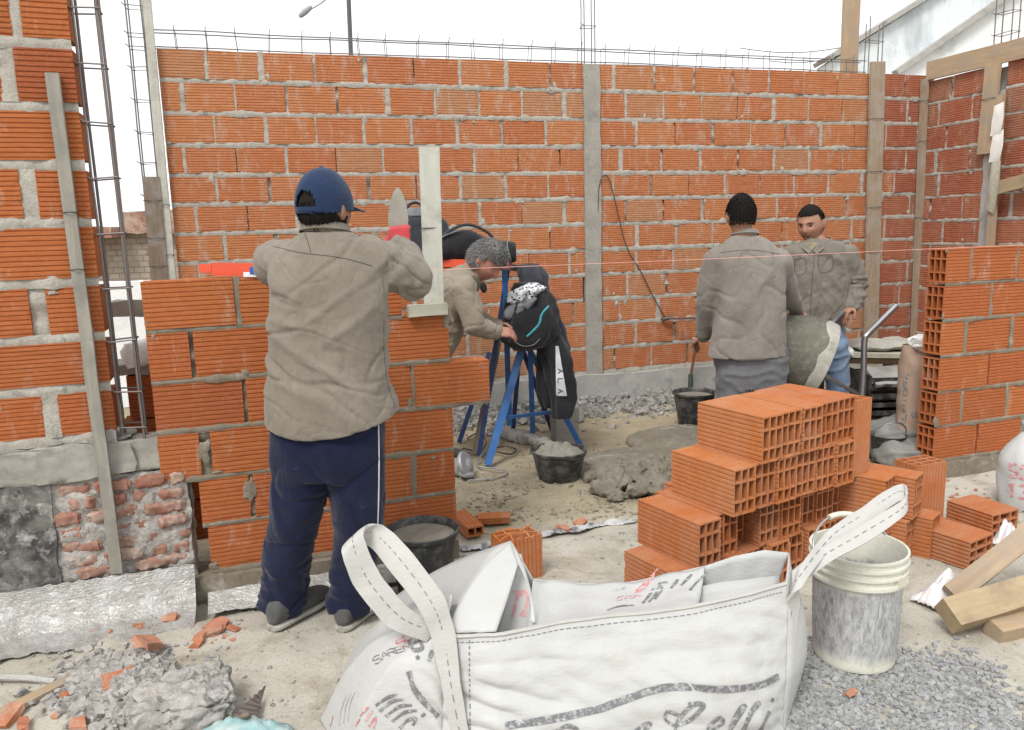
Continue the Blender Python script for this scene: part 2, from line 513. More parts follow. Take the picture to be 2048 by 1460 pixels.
# ---- mortar: sloppy joints squeezed out between the bricks
def bed_joint(mb, s0, s1, z0, z1, seed, sloppy=1.0, step=0.018, proud=0.0):
    n = max(2, int((s1 - s0) / step)); rows = []
    for i in range(n + 1):
        s = lerp(s0, s1, i / n)
        pr = (0.004 * n1(s * 5, seed, 1.3) + 0.005 * n1(s * 19, seed, 7.1) - 0.001) * sloppy + proud
        sm = max(0.0, pr + 0.0015) * 1.5
        lo = z0 - sm * (0.7 + 1.2 * n1(s * 23, seed * 2, 3)) - 0.001
        hi = z1 + sm * (0.5 + 1.2 * n1(s * 27, seed * 3, 5)) + 0.001
        m = 0.003 * n1(s * 40, seed, 9)
        e = pr if pr > 0 else pr
        rows.append([(s, 0.04, lo), (s, -e + 0.001, lo), (s, -e - 0.002 + m, lerp(lo, hi, .35)), (s, -e - 0.002 - m, lerp(lo, hi, .7)), (s, -e + 0.001, hi), (s, 0.04, hi)])
    mb.rings(rows, cap=False, closed=False)
def head_joint(mb, s0, s1, z0, z1, seed, fill=1.0):
    n = max(2, int((z1 - z0) / 0.016)); rows = []
    for i in range(n + 1):
        z = lerp(z0, z1, i / n)
        pr = 0.004 * n1(z * 21, seed, 1.3) - 0.002 + 0.003 * n1(z * 55, seed, 2.2)
        pr -= (1 - fill) * 0.03 * (0.6 + n1(z * 17, seed * 1.3, 4))
        sm = max(0.0, pr + 0.003) * 1.7
        a = s0 - sm * (0.8 + n1(z * 33, seed, 6)) - 0.001; b = s1 + sm * (0.8 + n1(z * 29, seed, 8)) + 0.001
        rows.append([(a, 0.045, z), (a, -pr, z), ((a + b) / 2, -pr - 0.002, z), (b, -pr, z), (b, 0.045, z)])
    mb.rings(rows, cap=False, closed=False)
def smear(mb, s, z, r, seed, rz=1.0, th=0.004):
    n = 20; ring = []; ring2 = []
    for k in range(n):
        a = 2 * math.pi * k / n
        q = r * (0.75 + 0.6 * n1(math.cos(a) * 1.6 + seed, math.sin(a) * 1.6, seed) + 0.10 * n1(math.cos(a) * 3 + seed, math.sin(a) * 3, seed))
        ring.append((s + math.cos(a) * q, 0.002, z + math.sin(a) * q * rz))
        ring2.append((s + math.cos(a) * q * .8, -th * (0.6 + 0.5 * n1(a, seed)), z + math.sin(a) * q * .8 * rz))
    b = len(mb.v); mb.v += ring + ring2 + [(s, -th, z)]
    for k in range(n):
        l = (k + 1) % n
        mb.f.append((b + k, b + l, b + n + l, b + n + k)); mb.f.append((b + n + k, b + n + l, b + 2 * n)); mb.mi += [mb.cur] * 2

def lay(parent, F, courses, mesh, mortar_mat, seed, depth=0.115, sloppy=1.0, empty_joint=0.3, ends=(), smears=0, core=(0, 1, 0, 1), hollow=None, zb=None, alt=None):
    """courses: list of (z0, height, [(s0, s1), ...]) in the wall's own space"""
    R = random.Random(seed); mb = MB()
    for ci, (z0, h, spans) in enumerate(courses):
        for (a, b) in spans:
            tilt = R.uniform(-.006, .006)
            use_h = hollow is not None and (ci, round(a, 3)) in ends
            pick = alt[1] if alt and a > alt[0] else mesh
            me = hollow if use_h else pick[R.randrange(len(mesh))]
            child('brick', me, parent, (a, R.uniform(-.004, .003), z0 + R.uniform(-.002, .002)), (R.uniform(-.008, .008), tilt, R.uniform(-.006, .006)), ((b - a), (depth / 0.12 if use_h else depth / 0.115), h / 0.18))
        sp_ = sorted(spans)
        for (a, b), (c, d) in zip(sp_, sp_[1:]):
            if c - b > 0.08: continue
            r = R.random(); fill = 1.0
            if r < empty_joint: fill = R.uniform(0.0, 0.35)
            head_joint(mb, b, c, z0 - 0.004, z0 + h + 0.004, R.uniform(0, 99), fill)
        below = (courses[ci + 1][0] + courses[ci + 1][1]) if ci + 1 < len(courses) else (zb if zb is not None else z0 - 0.02)
        # bed joint under this course, split where the course has openings
        runs = []
        for (a, b) in sp_:
            if runs and a - runs[-1][1] < 0.08: runs[-1][1] = b
            else: runs.append([a, b])
        for (a, b) in runs: bed_joint(mb, a, b, below, z0, R.uniform(0, 99), sloppy)
    for k in range(smears):
        z0, h, spans = R.choice(courses); a, b = R.choice(spans)
        if b - a < 0.12: continue
        edge = R.random()
        s = a + R.uniform(0.0, .03) if edge < .4 else (b - R.uniform(0, .03) if edge < .7 else R.uniform(a, b))
        smear(mb, s, z0 + (R.uniform(0.0, .03) if R.random() < .5 else h - R.uniform(0.0, .03)), R.uniform(.008, .028), R.uniform(0, 99), R.uniform(.4, 2.2), R.uniform(.0015, .003))
    c0, c1, cz0, cz1 = core
    for (a, b) in (c0 if hasattr(c0, '__len__') else [(c0, c1)]):
        mb.box(((a + b) / 2, depth / 2 + 0.008, (cz0 + cz1) / 2), b - a, depth - 0.06, cz1 - cz0)
    me = mb.mesh('mortar', mortar_mat)
    o = child('mortar', me, parent)
    shade(o, 60)
    return o

def course_spans(s_from, s_to, first, L=0.318, gap=0.0185, R=random, cuts=()):
    """bricks from s_from to s_to, the first one of length `first`; broken at cuts [(a, b)]"""
    out = []; s = s_from; l = first
    while s < s_to - 0.03:
        e = min(s + l, s_to)
        for (a, b) in cuts:
            if s < a < e: e = a
            if a <= s < b: s = b; e = min(s + R.uniform(.1, .3), s_to)
        if e - s > 0.025: out.append((s, e))
        g = gap + R.choice([-.011, -.008, -.003, 0, .004, .009, .016])
        if any(abs(e - a) < 1e-6 for a, b in cuts): s = [b for a, b in cuts if abs(e - a) < 1e-6][0]; l = R.choice([.11, .16, .21, .3]); continue
        s = e + g; l = L + R.uniform(-.006, .006)
    return out

# ---- back wall
def build_back_wall():
    w = thing('brick_wall', 'long ribbed hollow brick wall at the back with a concrete column', 'wall', (W2O[0], W2O[1], 0), W2T)
    R = random.Random(11)
    zt = [2.655, 2.447, 2.238, 2.034, 1.838, 1.645, 1.449, 1.253, 1.057, 0.861, 0.665, 0.469]
    first = [.285, .115, .31, .10, .285, .14, .30, .12, .27, .13, .3, .15]
    courses = []
    for k, z in enumerate(zt):
        nz = (zt[k + 1] if k + 1 < len(zt) else 0.277)
        h = z - nz - 0.029
        courses.append((z - h, h, course_spans(0.0, 6.20, first[k], R=R, cuts=[(2.966, 3.092)])))
    lay(w, F2, courses, RIB['brick_laid'], 'mortar', 5, smears=90, empty_joint=0.36, sloppy=2.2, core=([(0.02, 2.96), (3.1, 6.22)], 0, 0.25, 2.63), zb=0.26, alt=(5.55, RIB['brick_corner']))  # bricks past the formwork board: the corner's shade is put into their colour
    mb = MB(); rough_box(mb, T(3.029, 0.045, 1.40), 0.134, 0.13, 2.50, 0.03, 0.006, 9, 3.1)
    o = child('concrete_column', mb.mesh('column', 'concrete_column'), w); shade(o, 60)
    mb = MB()
    rough_box(mb, T(3.05, 0.05, 0.10), 6.2, 0.20, 0.345, 0.07, 0.016, 5, 8.8)
    o = child('foundation', mb.mesh('foundation', 'concrete'), w); shade(o, 60)
build_back_wall()

# ---- side wall on the right, coming towards the viewer from the back corner
def build_side_wall():
    w = thing('brick_wall', 'short brick side wall on the right under a wooden beam board', 'wall', (W3O[0], W3O[1], 0), W3T)
    R = random.Random(23); courses = []
    z = 2.60
    for k in range(12):
        courses.append((z - 0.178, 0.178, course_spans(-0.03, 1.95, [.30, .34, .27, .33, .22, .30][k % 6] - (.16 if k % 2 else 0), R=R, cuts=[(0.66, 0.80)])))
        z -= 0.198
    lay(w, F3, courses, RIB['brick_corner'], 'mortar', 9, smears=60, empty_joint=0.25, sloppy=1.5, core=(-0.1, 1.93, 0.3, 2.58))
    mb = MB(); rough_box(mb, T(0.73, 0.05, 1.2), 0.14, 0.13, 2.4, 0.03, 0.010, 11, 6.1)
    o = child('concrete_column', mb.mesh('column', 'concrete'), w); shade(o, 60)
    mb = MB(); rough_box(mb, T(1.0, 0.06, 0.10), 1.95, 0.2, 0.26, 0.06, 0.015, 6, 2.1)
    o = child('foundation', mb.mesh('foundation', 'concrete'), w); shade(o, 60)
build_side_wall()

# ---- the low wall being laid, in line with the tall wall on the left and the low wall on the right
ZT = 1.271; PITCH = 0.198
def build_low_wall():
    w = thing('brick_wall', 'unfinished low brick wall in front of the mason with navy cap', 'wall', (W1O[0], W1O[1], 0), W1T)
    L = [
        [(0.0, .325), (.345, .67), (.685, .98)],
        [(.0, .147), (.163, .49), (.505, .83), (.845, 1.178)],
        [(.0, .325), (.34, .665), (.68, 1.01), (1.019, 1.35)],
        [(.0, .130), (.148, .478), (.492, .82), (.835, 1.18)],
        [(.132, .32), (.337, .66), (.675, .985), (1.005, 1.18)],
        [(.15, .49), (.505, .84), (.856, 1.18)],
    ]
    courses = [(ZT - k * PITCH - 0.18, 0.18, L[k]) for k in range(6)]
    courses[3] = (courses[3][0], 0.18, [(.0, .148), (.19, .478), (.492, .82), (.835, 1.18)])
    lay(w, F1, courses, RIB['brick_low'], 'mortar_fresh', 31, smears=26, empty_joint=0.35, sloppy=1.1, depth=0.12,
        core=(0.18, 0.95, 0.12, 1.24), hollow=HOL['brick_low'],
        ends={(0, 0.0), (1, 0.0), (2, 0.0), (3, 0.0), (2, 1.019), (0, .685), (1, .845), (3, .835)}, zb=0.075)
    mb = MB(); rough_box(mb, T(.62, 0.06, 0.03), 1.12, 0.19, 0.10, 0.03, 0.010, 9, 5.0)
    o = child('mortar_bed', mb.mesh('mortar_bed', 'mortar_fresh'), w); shade(o, 60)
    # the two big smears the photo shows over the joints at the left
    for a in ((.165, 0.60, .036, 3.3, 1.7, .006), (.32, 0.415, .038, 8.1, 1.7, .006)):
        mb = MB(); smear(mb, *a); child('mortar_smear', mb.mesh('mortar_smear', 'mortar_fresh'), w)
build_low_wall()

def build_right_wall():
    w = thing('brick_wall', 'low brick wall at right edge showing hollow brick ends', 'wall', (W1O[0], W1O[1], 0), W1T)
    A = 3.925
    J = [4.098, 4.267, 4.10, 4.283, 4.106, 4.24]; courses = []
    for k in range(6):
        sp_ = [(A, J[k] - .008)]; s = J[k] + .008
        while s < 6.2:
            sp_.append((s, s + .325)); s += .341
        courses.append((ZT - k * PITCH - 0.18, 0.18, sp_))
    lay(w, F1, courses, RIB['brick_low'], 'mortar_fresh', 41, smears=20, empty_joint=0.3, sloppy=1.3, depth=0.12, core=(A + .2, 6.2, 0.1, 1.24),
        hollow=HOL['brick_low'], ends={(k, round(A, 3)) for k in range(6)}, zb=0.08)
    mb = MB(); rough_box(mb, T(5.05, 0.06, 0.035), 2.5, 0.2, 0.10, 0.04, 0.012, 9, 1.0)
    o = child('mortar_bed', mb.mesh('mortar_bed', 'mortar_fresh'), w); shade(o, 60)
build_right_wall()

# ---- tall wall on the left with its old foundation
def build_left_wall():
    w = thing('brick_wall', 'tall brick wall at left edge on an old stained foundation', 'wall', (W1O[0], W1O[1], 0), W1T)
    jz = [2.53, 2.319, 2.108, 1.897, 1.697, 1.495, 1.281, 1.076, .887, .695]
    hj = [(-.30,), (-.30,), (-.345,), (-.62,), (-.327,), (-.66,), (-.345,), (-.58,), (-.348,)]
    courses = []
    for k in range(9):
        z1 = jz[k] - 0.017; z0 = jz[k + 1] + 0.017
        e = -0.139
        gap = [.03, .03, .045, .03, .05, .03, .055, .06, .05][k]
        j = hj[k][0]; sp_ = [(j + gap / 2, e)]; s = j - gap / 2
        while s > -1.9:
            sp_.append((s - .32, s)); s -= .34
        courses.append((z0, z1 - z0, sp_))
    lay(w, F1, courses, RIB['brick_low'], 'mortar', 51, smears=12, empty_joint=0.08, sloppy=1.9, depth=0.12, core=(-1.85, -.16, 0.7, 2.5), zb=.678)
    # foundation: grey beam on a stained old plastered base
    t = NT('old_plaster'); v = t.coord('Object')
    a = t.noise(v, 5, 8, 0.72, 0.3); b = t.noise(v, 22, 6, 0.7)
    col = t.mix(t.ramp(a, (0.42, 0.0), (0.66, 1.0)), (0.050, 0.049, 0.048), (0.27, 0.26, 0.235))
    col = t.mix(t.ramp(b, (0.5, 0.0), (0.68, 0.8)), col, (0.42, 0.41, 0.38))
    t.bump(t.mix(0.5, a, b), 0.6, 0.008); t.out(col, 0.95, 0, 0.15)
    mb = MB(); rough_box(mb, T(-.93, 0.07, 0.605), 1.86, 0.16, 0.155, 0.016, 0.016, 9, 4.4, rnd=.12)
    o = child('grey_beam', mb.mesh('grey_beam', 'concrete_column'), w); shade(o, 60)
    mb = MB(); rough_box(mb, T(-1.135, 0.070, 0.29), 1.50, 0.16, 0.49, 0.02, 0.014, 7, 1.2)
    o = child('plaster_face', mb.mesh('plaster_face', 'old_plaster'), w); shade(o, 60)
    # exposed old solid bricks, worn and uneven, bedded in crumbling lime
    mb = MB(); rough_box(mb, T(-.17, 0.082, 0.30), 0.52, 0.16, 0.48, 0.012, 0.016, 16, 7.2)
    o = child('old_mortar', mb.mesh('old_mortar', 'lime_mortar'), w); shade(o, 60)
    R = random.Random(5)
    rows = [(.500, [(-.36, -.25), (-.235, -.11), (-.095, .02), (.03, .08)]), (.445, [(-.33, -.24), (-.215, -.13), (-.115, -.03), (-.015, .075)]), (.388, [(-.385, -.29), (-.27, -.10), (-.08, .075)]),
            (.330, [(-.37, -.29), (-.235, -.05), (-.03, .075)]), (.272, [(-.38, -.23), (-.215, -.02), (.0, .08)]), (.215, [(-.36, -.25), (-.23, -.09), (-.07, .0), (.015, .08)]), (.165, [(-.33, -.15), (-.13, .08)])]
    for z, sp_ in rows:
        for a, b in sp_:
            mb = MB(); rough_box(mb, Matrix.Identity(4), b - a, 0.07, 0.049, 0.009, 0.0075, 34, R.uniform(0, 50), rnd=0.25)
            o = child('old_brick', mb.mesh('old_brick', 'old_brick'), w, ((a + b) / 2, 0.028 + R.uniform(-.008, .012), z), (R.uniform(-.08, .08), R.uniform(-.05, .05), R.uniform(-.08, .08)))
            shade(o, 50)
grain('lime_mortar', (0.30, 0.28, 0.255), (0.50, 0.47, 0.43), 30, (0.16, 0.15, 0.14), 0.9, 0.012, 0.95, 60)
build_left_wall()

# ================================================================ timber, steel, background
def wood_mat(name, c1, c2, c3=None, rough=0.8):
    t = NT(name); v = t.coord('Object', (1.2, 14, 14), rnd=True); w = t.coord('Object', (1, 1, 1), rnd=True)
    g = t.noise(v, 3.0, 6, 0.65, 0.6)
    col = t.mix(t.ramp(g, (0.32, 0.0), (0.7, 1.0)), c1, c2)
    st = t.noise(w, 7, 6, 0.7)
    col = t.mix(t.ramp(st, (0.46, 0.0), (0.66, 0.85)), col, c3 or t.mix(0.6, col, (0.08, 0.07, 0.06)))
    t.bump(g, 0.35, 0.003); return t.out(col, rough, 0, 0.2)
wood_mat('wood_grey', (0.27, 0.205, 0.14), (0.37, 0.295, 0.215), (0.36, 0.33, 0.285))
wood_mat('wood_pale', (0.33, 0.25, 0.15), (0.43, 0.335, 0.215), (0.27, 0.205, 0.135))
wood_mat('wood_tan', (0.35, 0.25, 0.16), (0.44, 0.335, 0.22), (0.31, 0.265, 0.22))
wood_mat('wood_dark', (0.16, 0.12, 0.085), (0.23, 0.18, 0.135), (0.27, 0.26, 0.25))
wood_mat('wood_white', (0.44, 0.44, 0.385), (0.54, 0.54, 0.48), (0.33, 0.32, 0.27))
wood_mat('wood_lime', (0.42, 0.41, 0.33), (0.52, 0.51, 0.42), (0.33, 0.30, 0.22))
wood_mat('wood_mouldy', (0.24, 0.222, 0.185), (0.34, 0.32, 0.275), (0.20, 0.195, 0.175))
def simple(name, col, rough=0.5, metal=0.0, spec=0.4, nscale=0, c2=None, lo=.45, hi=.7, bump=0.0, bscale=60):
    t = NT(name)
    if c2:
        v = t.coord('Object'); n = t.noise(v, nscale or 12, 6, 0.7)
        c = t.mix(t.ramp(n, (lo, 0.0), (hi, 1.0)), col, c2)
        if bump: t.bump(t.noise(v, bscale, 4, 0.7), bump, 0.004)
    else: c = col
    return t.out(c, rough, metal, spec)
simple('rebar', (0.19, 0.175, 0.175), 0.55, 0.5, 0.4, 30, (0.20, 0.14, 0.11))
simple('wire', (0.10, 0.095, 0.09), 0.5, 0.6)
simple('black_plastic', (0.03, 0.03, 0.032), 0.5, 0, 0.4, 14, (0.13, 0.125, 0.115), .46, .64)
simple('far_metal', (0.10, 0.10, 0.105), 0.6)
simple('far_lamp', (0.32, 0.33, 0.34), 0.6)

def board(name, a, b, w, th, mat, parent=None, up=(0, 0, 1), amp=0.002, step=0.06, rnd=0.0):
    """a plank from a to b: own x axis runs along the grain; `up` gives the direction of its thickness"""
    a, b = Vector(a), Vector(b); d = b - a; L = d.length; d.normalize()
    z = Vector(up); z = (z - d * z.dot(d)).normalized(); y = z.cross(d)
    M = Matrix((d, y, z)).transposed().to_4x4(); M.translation = (a + b) / 2
    mb = MB(); rough_box(mb, Matrix.Identity(4), L, w, th, step, amp, 5, (a.x + b.z) * 7.3 + w * 31, rnd)
    o = bpy.data.objects.new(name, mb.mesh(name, mat)); COL.objects.link(o); shade(o, 50)
    o.matrix_basis = M
    if parent:
        o.parent = parent; o.matrix_parent_inverse = world_of(parent).inverted()
    return o
def solo(name, label, cat, mb, mat, group=None, smooth=True, angle=40):
    o = mb.build(name, mat, smooth=smooth, angle=angle); tag(o, label, cat, group); return o
N1 = (F1.to_3x3() @ Vector((0, -1, 0)))       # out of the low wall, towards the viewer
N2 = (F2.to_3x3() @ Vector((0, -1, 0)))
N3 = (F3.to_3x3() @ Vector((0, -1, 0)))

# ---- rebar cages
def cage(label, f, s_pair, y_pair, z0, z1, stirrups, r=0.0052, lean=(0, 0), rs=0.0032, over=0.015):
    base = f((s_pair[0] + s_pair[1]) / 2, sum(y_pair) / 2, z0)
    t = thing('rebar_cage', label, 'rebar', base)
    R = random.Random(len(label))
    def P(s, y, z): k = (z - z0) / max(.01, z1 - z0); return f(s + lean[0] * k, y + lean[1] * k, z)
    for s in s_pair:
        for y in y_pair:
            n = 9; ph = R.uniform(0, 9)
            pts = [P(s + .004 * n1(k * .7, ph), y + .004 * n1(k * .7, ph + 5), lerp(z0, z1 + R.uniform(-.02, .05) * (k == n), k / n)) for k in range(n + 1)]
            mb = MB(); mb.tube(pts, r, 6); mb.build('bar', 'rebar', t)
    a0, a1 = s_pair[0] - r * 1.6, s_pair[1] + r * 1.6; b0, b1 = y_pair[0] - r * 1.6, y_pair[1] + r * 1.6
    for z in stirrups:
        dz = R.uniform(-.008, .008); mb = MB()
        mb.tube([P(a0, b0, z), P(a1, b0, z + dz), P(a1, b1, z + dz), P(a0, b1, z), P(a0, b0, z + .004)], rs, 5)
        mb.tube([P(a0 - over, b0 - .003, z + .012), P(a0, b0, z + .002)], rs, 5)
        mb.build('stirrup', 'rebar', t)
    return t
cage('tall rebar column cage standing between the left wall and the low wall', w1, (-.122, -.046), (.022, .092), .30, 2.75,
     [2.62, 2.43, 2.235, 2.05, 1.85, 1.65, 1.45, 1.25, 1.05, .86, .72], lean=(-.006, 0))
cage('rebar column cage beside the left end of the back wall', w2, (-.165, -.075), (-.02, .07), .6, 3.3,
     [3.12, 2.91, 2.74, 2.66, 2.53, 2.33, 2.13, 1.93, 1.72, 1.52, 1.33], lean=(.012, 0))
cage('thin rebar bars rising from the grey concrete column of the back wall', w2, (2.985, 3.070), (.02, .085), 2.5, 3.75, [2.93, 3.35], r=0.0045, lean=(0, .01))
cage('rebar stub standing beside the tall wooden post of the back wall', w2, (5.60, 5.735), (.09, .14), 1.6, 3.10, [2.45, 2.94], r=0.0045)
cage('rebar cage rising above the beam board on the right side wall', w3, (.64, .79), (.02, .09), 2.35, 3.6, [2.83, 2.99, 3.2, 3.4], r=0.005)

def ring_beam():
    t = thing('rebar_beam', 'long horizontal rebar cage lying on top of the back wall', 'rebar', w2(2.7, .06, 2.66))
    for y in (.022, .092):
        for z, r in ((2.672, .0042), (2.775, .0042)):
            pts = []
            for k in range(41):
                s = lerp(-.02, 5.52, k / 40)
                pts.append(w2(s, y + .004 * n1(k * .4, y * 90), z + .010 * n1(k * .22, y * 50, z * 9) - (.012 if z > 2.7 else 0) * (s / 5.5)))
            mb = MB(); mb.tube(pts, r, 6); mb.build('bar', 'rebar', t)
    R = random.Random(4); s = .12
    while s < 5.45:
        mb = MB(); k = R.uniform(-.012, .012)
        a = .014; b = .1
        mb.tube([w2(s, a, 2.664), w2(s + k, a, 2.782), w2(s + k, b, 2.784), w2(s, b, 2.664), w2(s, a, 2.664)], .0028, 5)
        mb.tube([w2(s + k, a - .002, 2.782), w2(s + k + .004, a - .008, 2.808)], .0028, 5)
        mb.build('stirrup', 'rebar', t)
        s += .205 + R.uniform(-.02, .02)
ring_beam()

# ---- timber props and boards
def wire_ties(parent, pts, rad):
    for p, ax in pts:
        mb = MB(); ring = []
        for k in range(17):
            a = 2 * math.pi * k / 16
            ring.append(p + ax[0] * (math.cos(a) * rad[0]) + ax[1] * (math.sin(a) * rad[1]) + Vector((0, 0, .004 * math.sin(a))))
        mb.tube(ring, .0022, 5); mb.build('wire_tie', 'wire', parent)
def prop(name, label, a, b, w, th, mat, out, ties=()):
    a, b = Vector(a), Vector(b)
    t = thing(name, label, 'board', a)
    board('plank', a, b, w, th, mat, t, up=out)
    d = (b - a).normalized(); sx = Vector(out).cross(d).normalized()
    wire_ties(t, [(a.lerp(b, k), (sx, Vector(out))) for k in ties], (w * .56, th * .9))
    return t
prop('timber_prop', 'weathered narrow timber strip leaning on the tall left wall', w1(-.185, -.045, .165), w1(-.205, -.024, 2.005), .042, .022, 'wood_mouldy', N1, (.63, .74))
prop('timber_prop', 'pale painted timber strip at the left end of the back wall', w2(-.045, -.03, .5), w2(-.022, -.03, 3.25), .052, .03, 'wood_white', N2, (.3, .42))
prop('timber_board', 'dark broken board tied beside the left end of the back wall', w2(-.125, -.055, .3), w2(-.105, -.04, 1.84), .105, .026, 'wood_dark', N2, (.62, .74, .9))
prop('timber_board', 'wide grey formwork board standing against the back wall near the corner', w2(5.665, -.045, .02), w2(5.59, -.03, 2.745), .14, .026, 'wood_grey', N2, (.42, .56, .67, .83))
prop('timber_board', 'tall brown timber post rising behind the right end of back wall', w2(5.47, .16, 1.2), w2(5.455, .16, 3.7), .155, .035, 'wood_tan', N2, ())
prop('timber_prop', 'thin grey timber strip standing in the corner of the brick walls', w2(6.135, -.045, .02), w2(6.085, -.03, 2.62), .055, .04, 'wood_grey', N2, (.55, .8, .93))
prop('timber_beam', 'long pale timber board laid along the top of the right side wall', w3(.03, -.022, 2.685), w3(1.95, -.022, 2.66), .15, .03, 'wood_tan', N3, ())
prop('timber_board', 'tan board nailed upright over the column of right side wall', w3(.70, -.05, 1.93), w3(.705, -.04, 2.60), .135, .024, 'wood_tan', N3, (.62,))
prop('timber_prop', 'slim upright batten on right side wall behind white paper strips', w3(.825, -.06, .9), w3(.80, -.045, 2.36), .06, .03, 'wood_tan', N3, (.8,))
prop('timber_board', 'yellowish plank leaning flat against the right side wall', w3(.88, -.09, 1.66), w3(1.7, -.07, 1.80), .10, .025, 'wood_pale', N3, ())
def paper():
    t = thing('paper_strip', 'torn white paper strips hanging from the batten on right wall', 'paper', w3(.82, -.085, 1.7))
    for (z0, z1, a, b, sk) in ((2.06, 2.28, .775, .86, .02), (1.86, 2.065, .78, .875, .03), (1.50, 1.87, .79, .865, -.005)):
        mb = MB()
        def fn(u, v, z0=z0, z1=z1, a=a, b=b, sk=sk):
            bulge = .03 * math.sin(v * math.pi) * (u ** 2)
            return w3(lerp(a, b, u) + bulge + .02 * (v - .5), -.085 - .02 * u * math.sin(v * 3.0) - .006 * n1(u * 3, v * 3, z0), lerp(z0, z1, v) - .04 * u * (1 - v) + sk * u)
        mb.sheet(fn, 6, 10, .0012)
        mb.build('strip', 'paper' if z0 > 1.6 else 'wood_lime', t)
simple('paper', (0.80, 0.79, 0.76), 0.8)
paper()

# ---- background beyond the walls
def background():
    # white building with a sloping parapet, upper right
    Y = 11.0; A = [D(1663, 122, Y), D(2040, -118, Y), D(2400, -118, Y), D(2400, 420, Y), D(1663, 420, Y)]
    t = thing('white_building', 'white plastered building with sloping parapet behind the right corner', 'building', (A[4].x + 3, Y, 0))
    mb = MB(); n = len(A); mb.add([p for p in A] + [p + Vector((0, .5, 0)) for p in A], [(0, 1, 2, 3, 4)[::-1], (5, 6, 7, 8, 9)] + [(i, (i + 1) % n, (i + 1) % n + n, i + n) for i in range(n)])
    tt = NT('stained_plaster'); v = tt.coord('Object', (1, 1, .45)); a_ = tt.noise(v, 1.6, 8, .72); b_ = tt.noise(v, 9, 6, .7)
    c = tt.mix(tt.ramp(a_, (.48, 0.0), (.66, .75)), (.66, .70, .71), (.36, .39, .40))
    c = tt.mix(tt.ramp(b_, (.56, 0.0), (.7, .5)), c, (.30, .32, .33)); tt.out(c, .9, 0, .2)
    mb.build('gable_wall', 'stained_plaster', t, smooth=False)
    # lower, cleaner wall face in front of it with a dark moulding along its slope
    B = [D(1795, 152, Y - .35), D(2060, -38, Y - .35), D(2400, -38, Y - .35), D(2400, 420, Y - .35), D(1795, 420, Y - .35)]
    mb = MB(); mb.add([p for p in B] + [p + Vector((0, .34, 0)) for p in B], [(0, 1, 2, 3, 4)[::-1], (5, 6, 7, 8, 9)] + [(i, (i + 1) % n, (i + 1) % n + n, i + n) for i in range(n)])
    mb.build('lower_wall', 'white_plaster', t, smooth=False)
    mb = MB(); mb.bar(B[0] + Vector((-.05, -.04, .03)), B[1] + Vector((0, -.04, .03)), .14, .07, up=(0, 0, 1)); mb.build('moulding', 'concrete', t)
    mb = MB(); mb.bar(A[0] + Vector((-.05, .2, .03)), A[1] + Vector((0, .2, .03)), .6, .06); mb.build('coping', 'concrete', t)
    # old brick party wall, far left
    Y = 9.5
    t = thing('old_house', 'distant old brick house wall seen through the left gap', 'house', D(300, 560, Y) * 1.0)
    tt = NT('far_brick'); v = tt.coord('Object', (1, 1, 1)); br = tt.n.new('ShaderNodeTexBrick')
    mp = tt.n.new('ShaderNodeMapping'); tt.l.new(tt.tc.outputs['Object'], mp.inputs[0]); mp.inputs['Rotation'].default_value = (math.radians(90), 0, 0)
    tt.l.new(mp.outputs[0], br.inputs['Vector']); br.inputs['Scale'].default_value = 4.0; br.inputs['Mortar Size'].default_value = .03
    br.inputs['Color1'].default_value = (.36, .30, .24, 1); br.inputs['Color2'].default_value = (.30, .24, .19, 1); br.inputs['Mortar'].default_value = (.19, .17, .15, 1)
    br.inputs['Row Height'].default_value = .28
    c = tt.mix(tt.ramp(tt.noise(v, 4, 6, .7), (.45, 0.0), (.7, .6)), br.outputs[0], (.40, .36, .31)); tt.out(c, .95)
    P = [D(120, 470, Y), D(243, 470, Y), D(243, 424, Y), D(420, 415, Y), D(420, 720, Y), D(120, 720, Y)]
    n = 6; mb = MB(); mb.add(P + [p + Vector((0, .4, 0)) for p in P], [tuple(range(6))[::-1], tuple(range(6, 12))] + [(i, (i + 1) % n, (i + 1) % n + n, i + n) for i in range(n)])
    mb.build('wall', 'far_brick', t, smooth=False)
    mb = MB(); q0, q1 = D(120, 466, Y - .1), D(243, 466, Y - .1); rough_box(mb, T(*((q0 + q1) / 2)), (q1 - q0).length, .5, .12, .08, .015, 5, 1); mb.build('brick_coping', 'old_brick', t)
    mb = MB(); q0, q1 = D(245, 440, Y - .06), D(420, 432, Y - .06); rough_box(mb, T(*((q0 + q1) / 2 + Vector((0, 0, -.05)))), (q1 - q0).length, .14, .24, .06, .02, 7, 4); mb.build('broken_top', 'old_brick', t)
    # pale rendered garden wall, nearer
    Y = 6.6
    t = D(190, 566, Y); u = D(345, 556, Y); mb = MB()
    rough_box(mb, T((t.x + u.x) / 2, Y + .1, (t.z) / 2), u.x - t.x + .8, .16, t.z, .12, .006, 3, 2)
    solo('garden_wall', 'pale white rendered wall behind the left rebar cage', 'wall', mb, 'white_plaster')
    # thin steel mast with lamp head, beyond the back wall
    Y = 10.5; t = thing('street_lamp', 'thin dark street lamp mast rising behind the back wall', 'street lamp', V(D(699, 235, Y).x, Y, 0))
    mb = MB(); b0 = D(703, 300, Y); b0.z = 0; b1 = D(696, -30, Y); mb.tube([b0, b1], [.035, .028], 8); mb.build('mast', 'far_metal', t)
    mb = MB(); mb.tube([b1, D(668, -14, Y), D(640, 8, Y), D(622, 18, Y)], .009, 6); mb.build('arm', 'far_lamp', t)
    mb = MB(); c = D(612, 22, Y); prof = [(.001, -.12), (.03, -.10), (.04, -.02), (.03, .07), (.001, .10)]
    mb.lathe(prof, c, 12, Matrix.Rotation(.95, 3, 'Y')); mb.build('lamp_head', 'far_lamp', t)
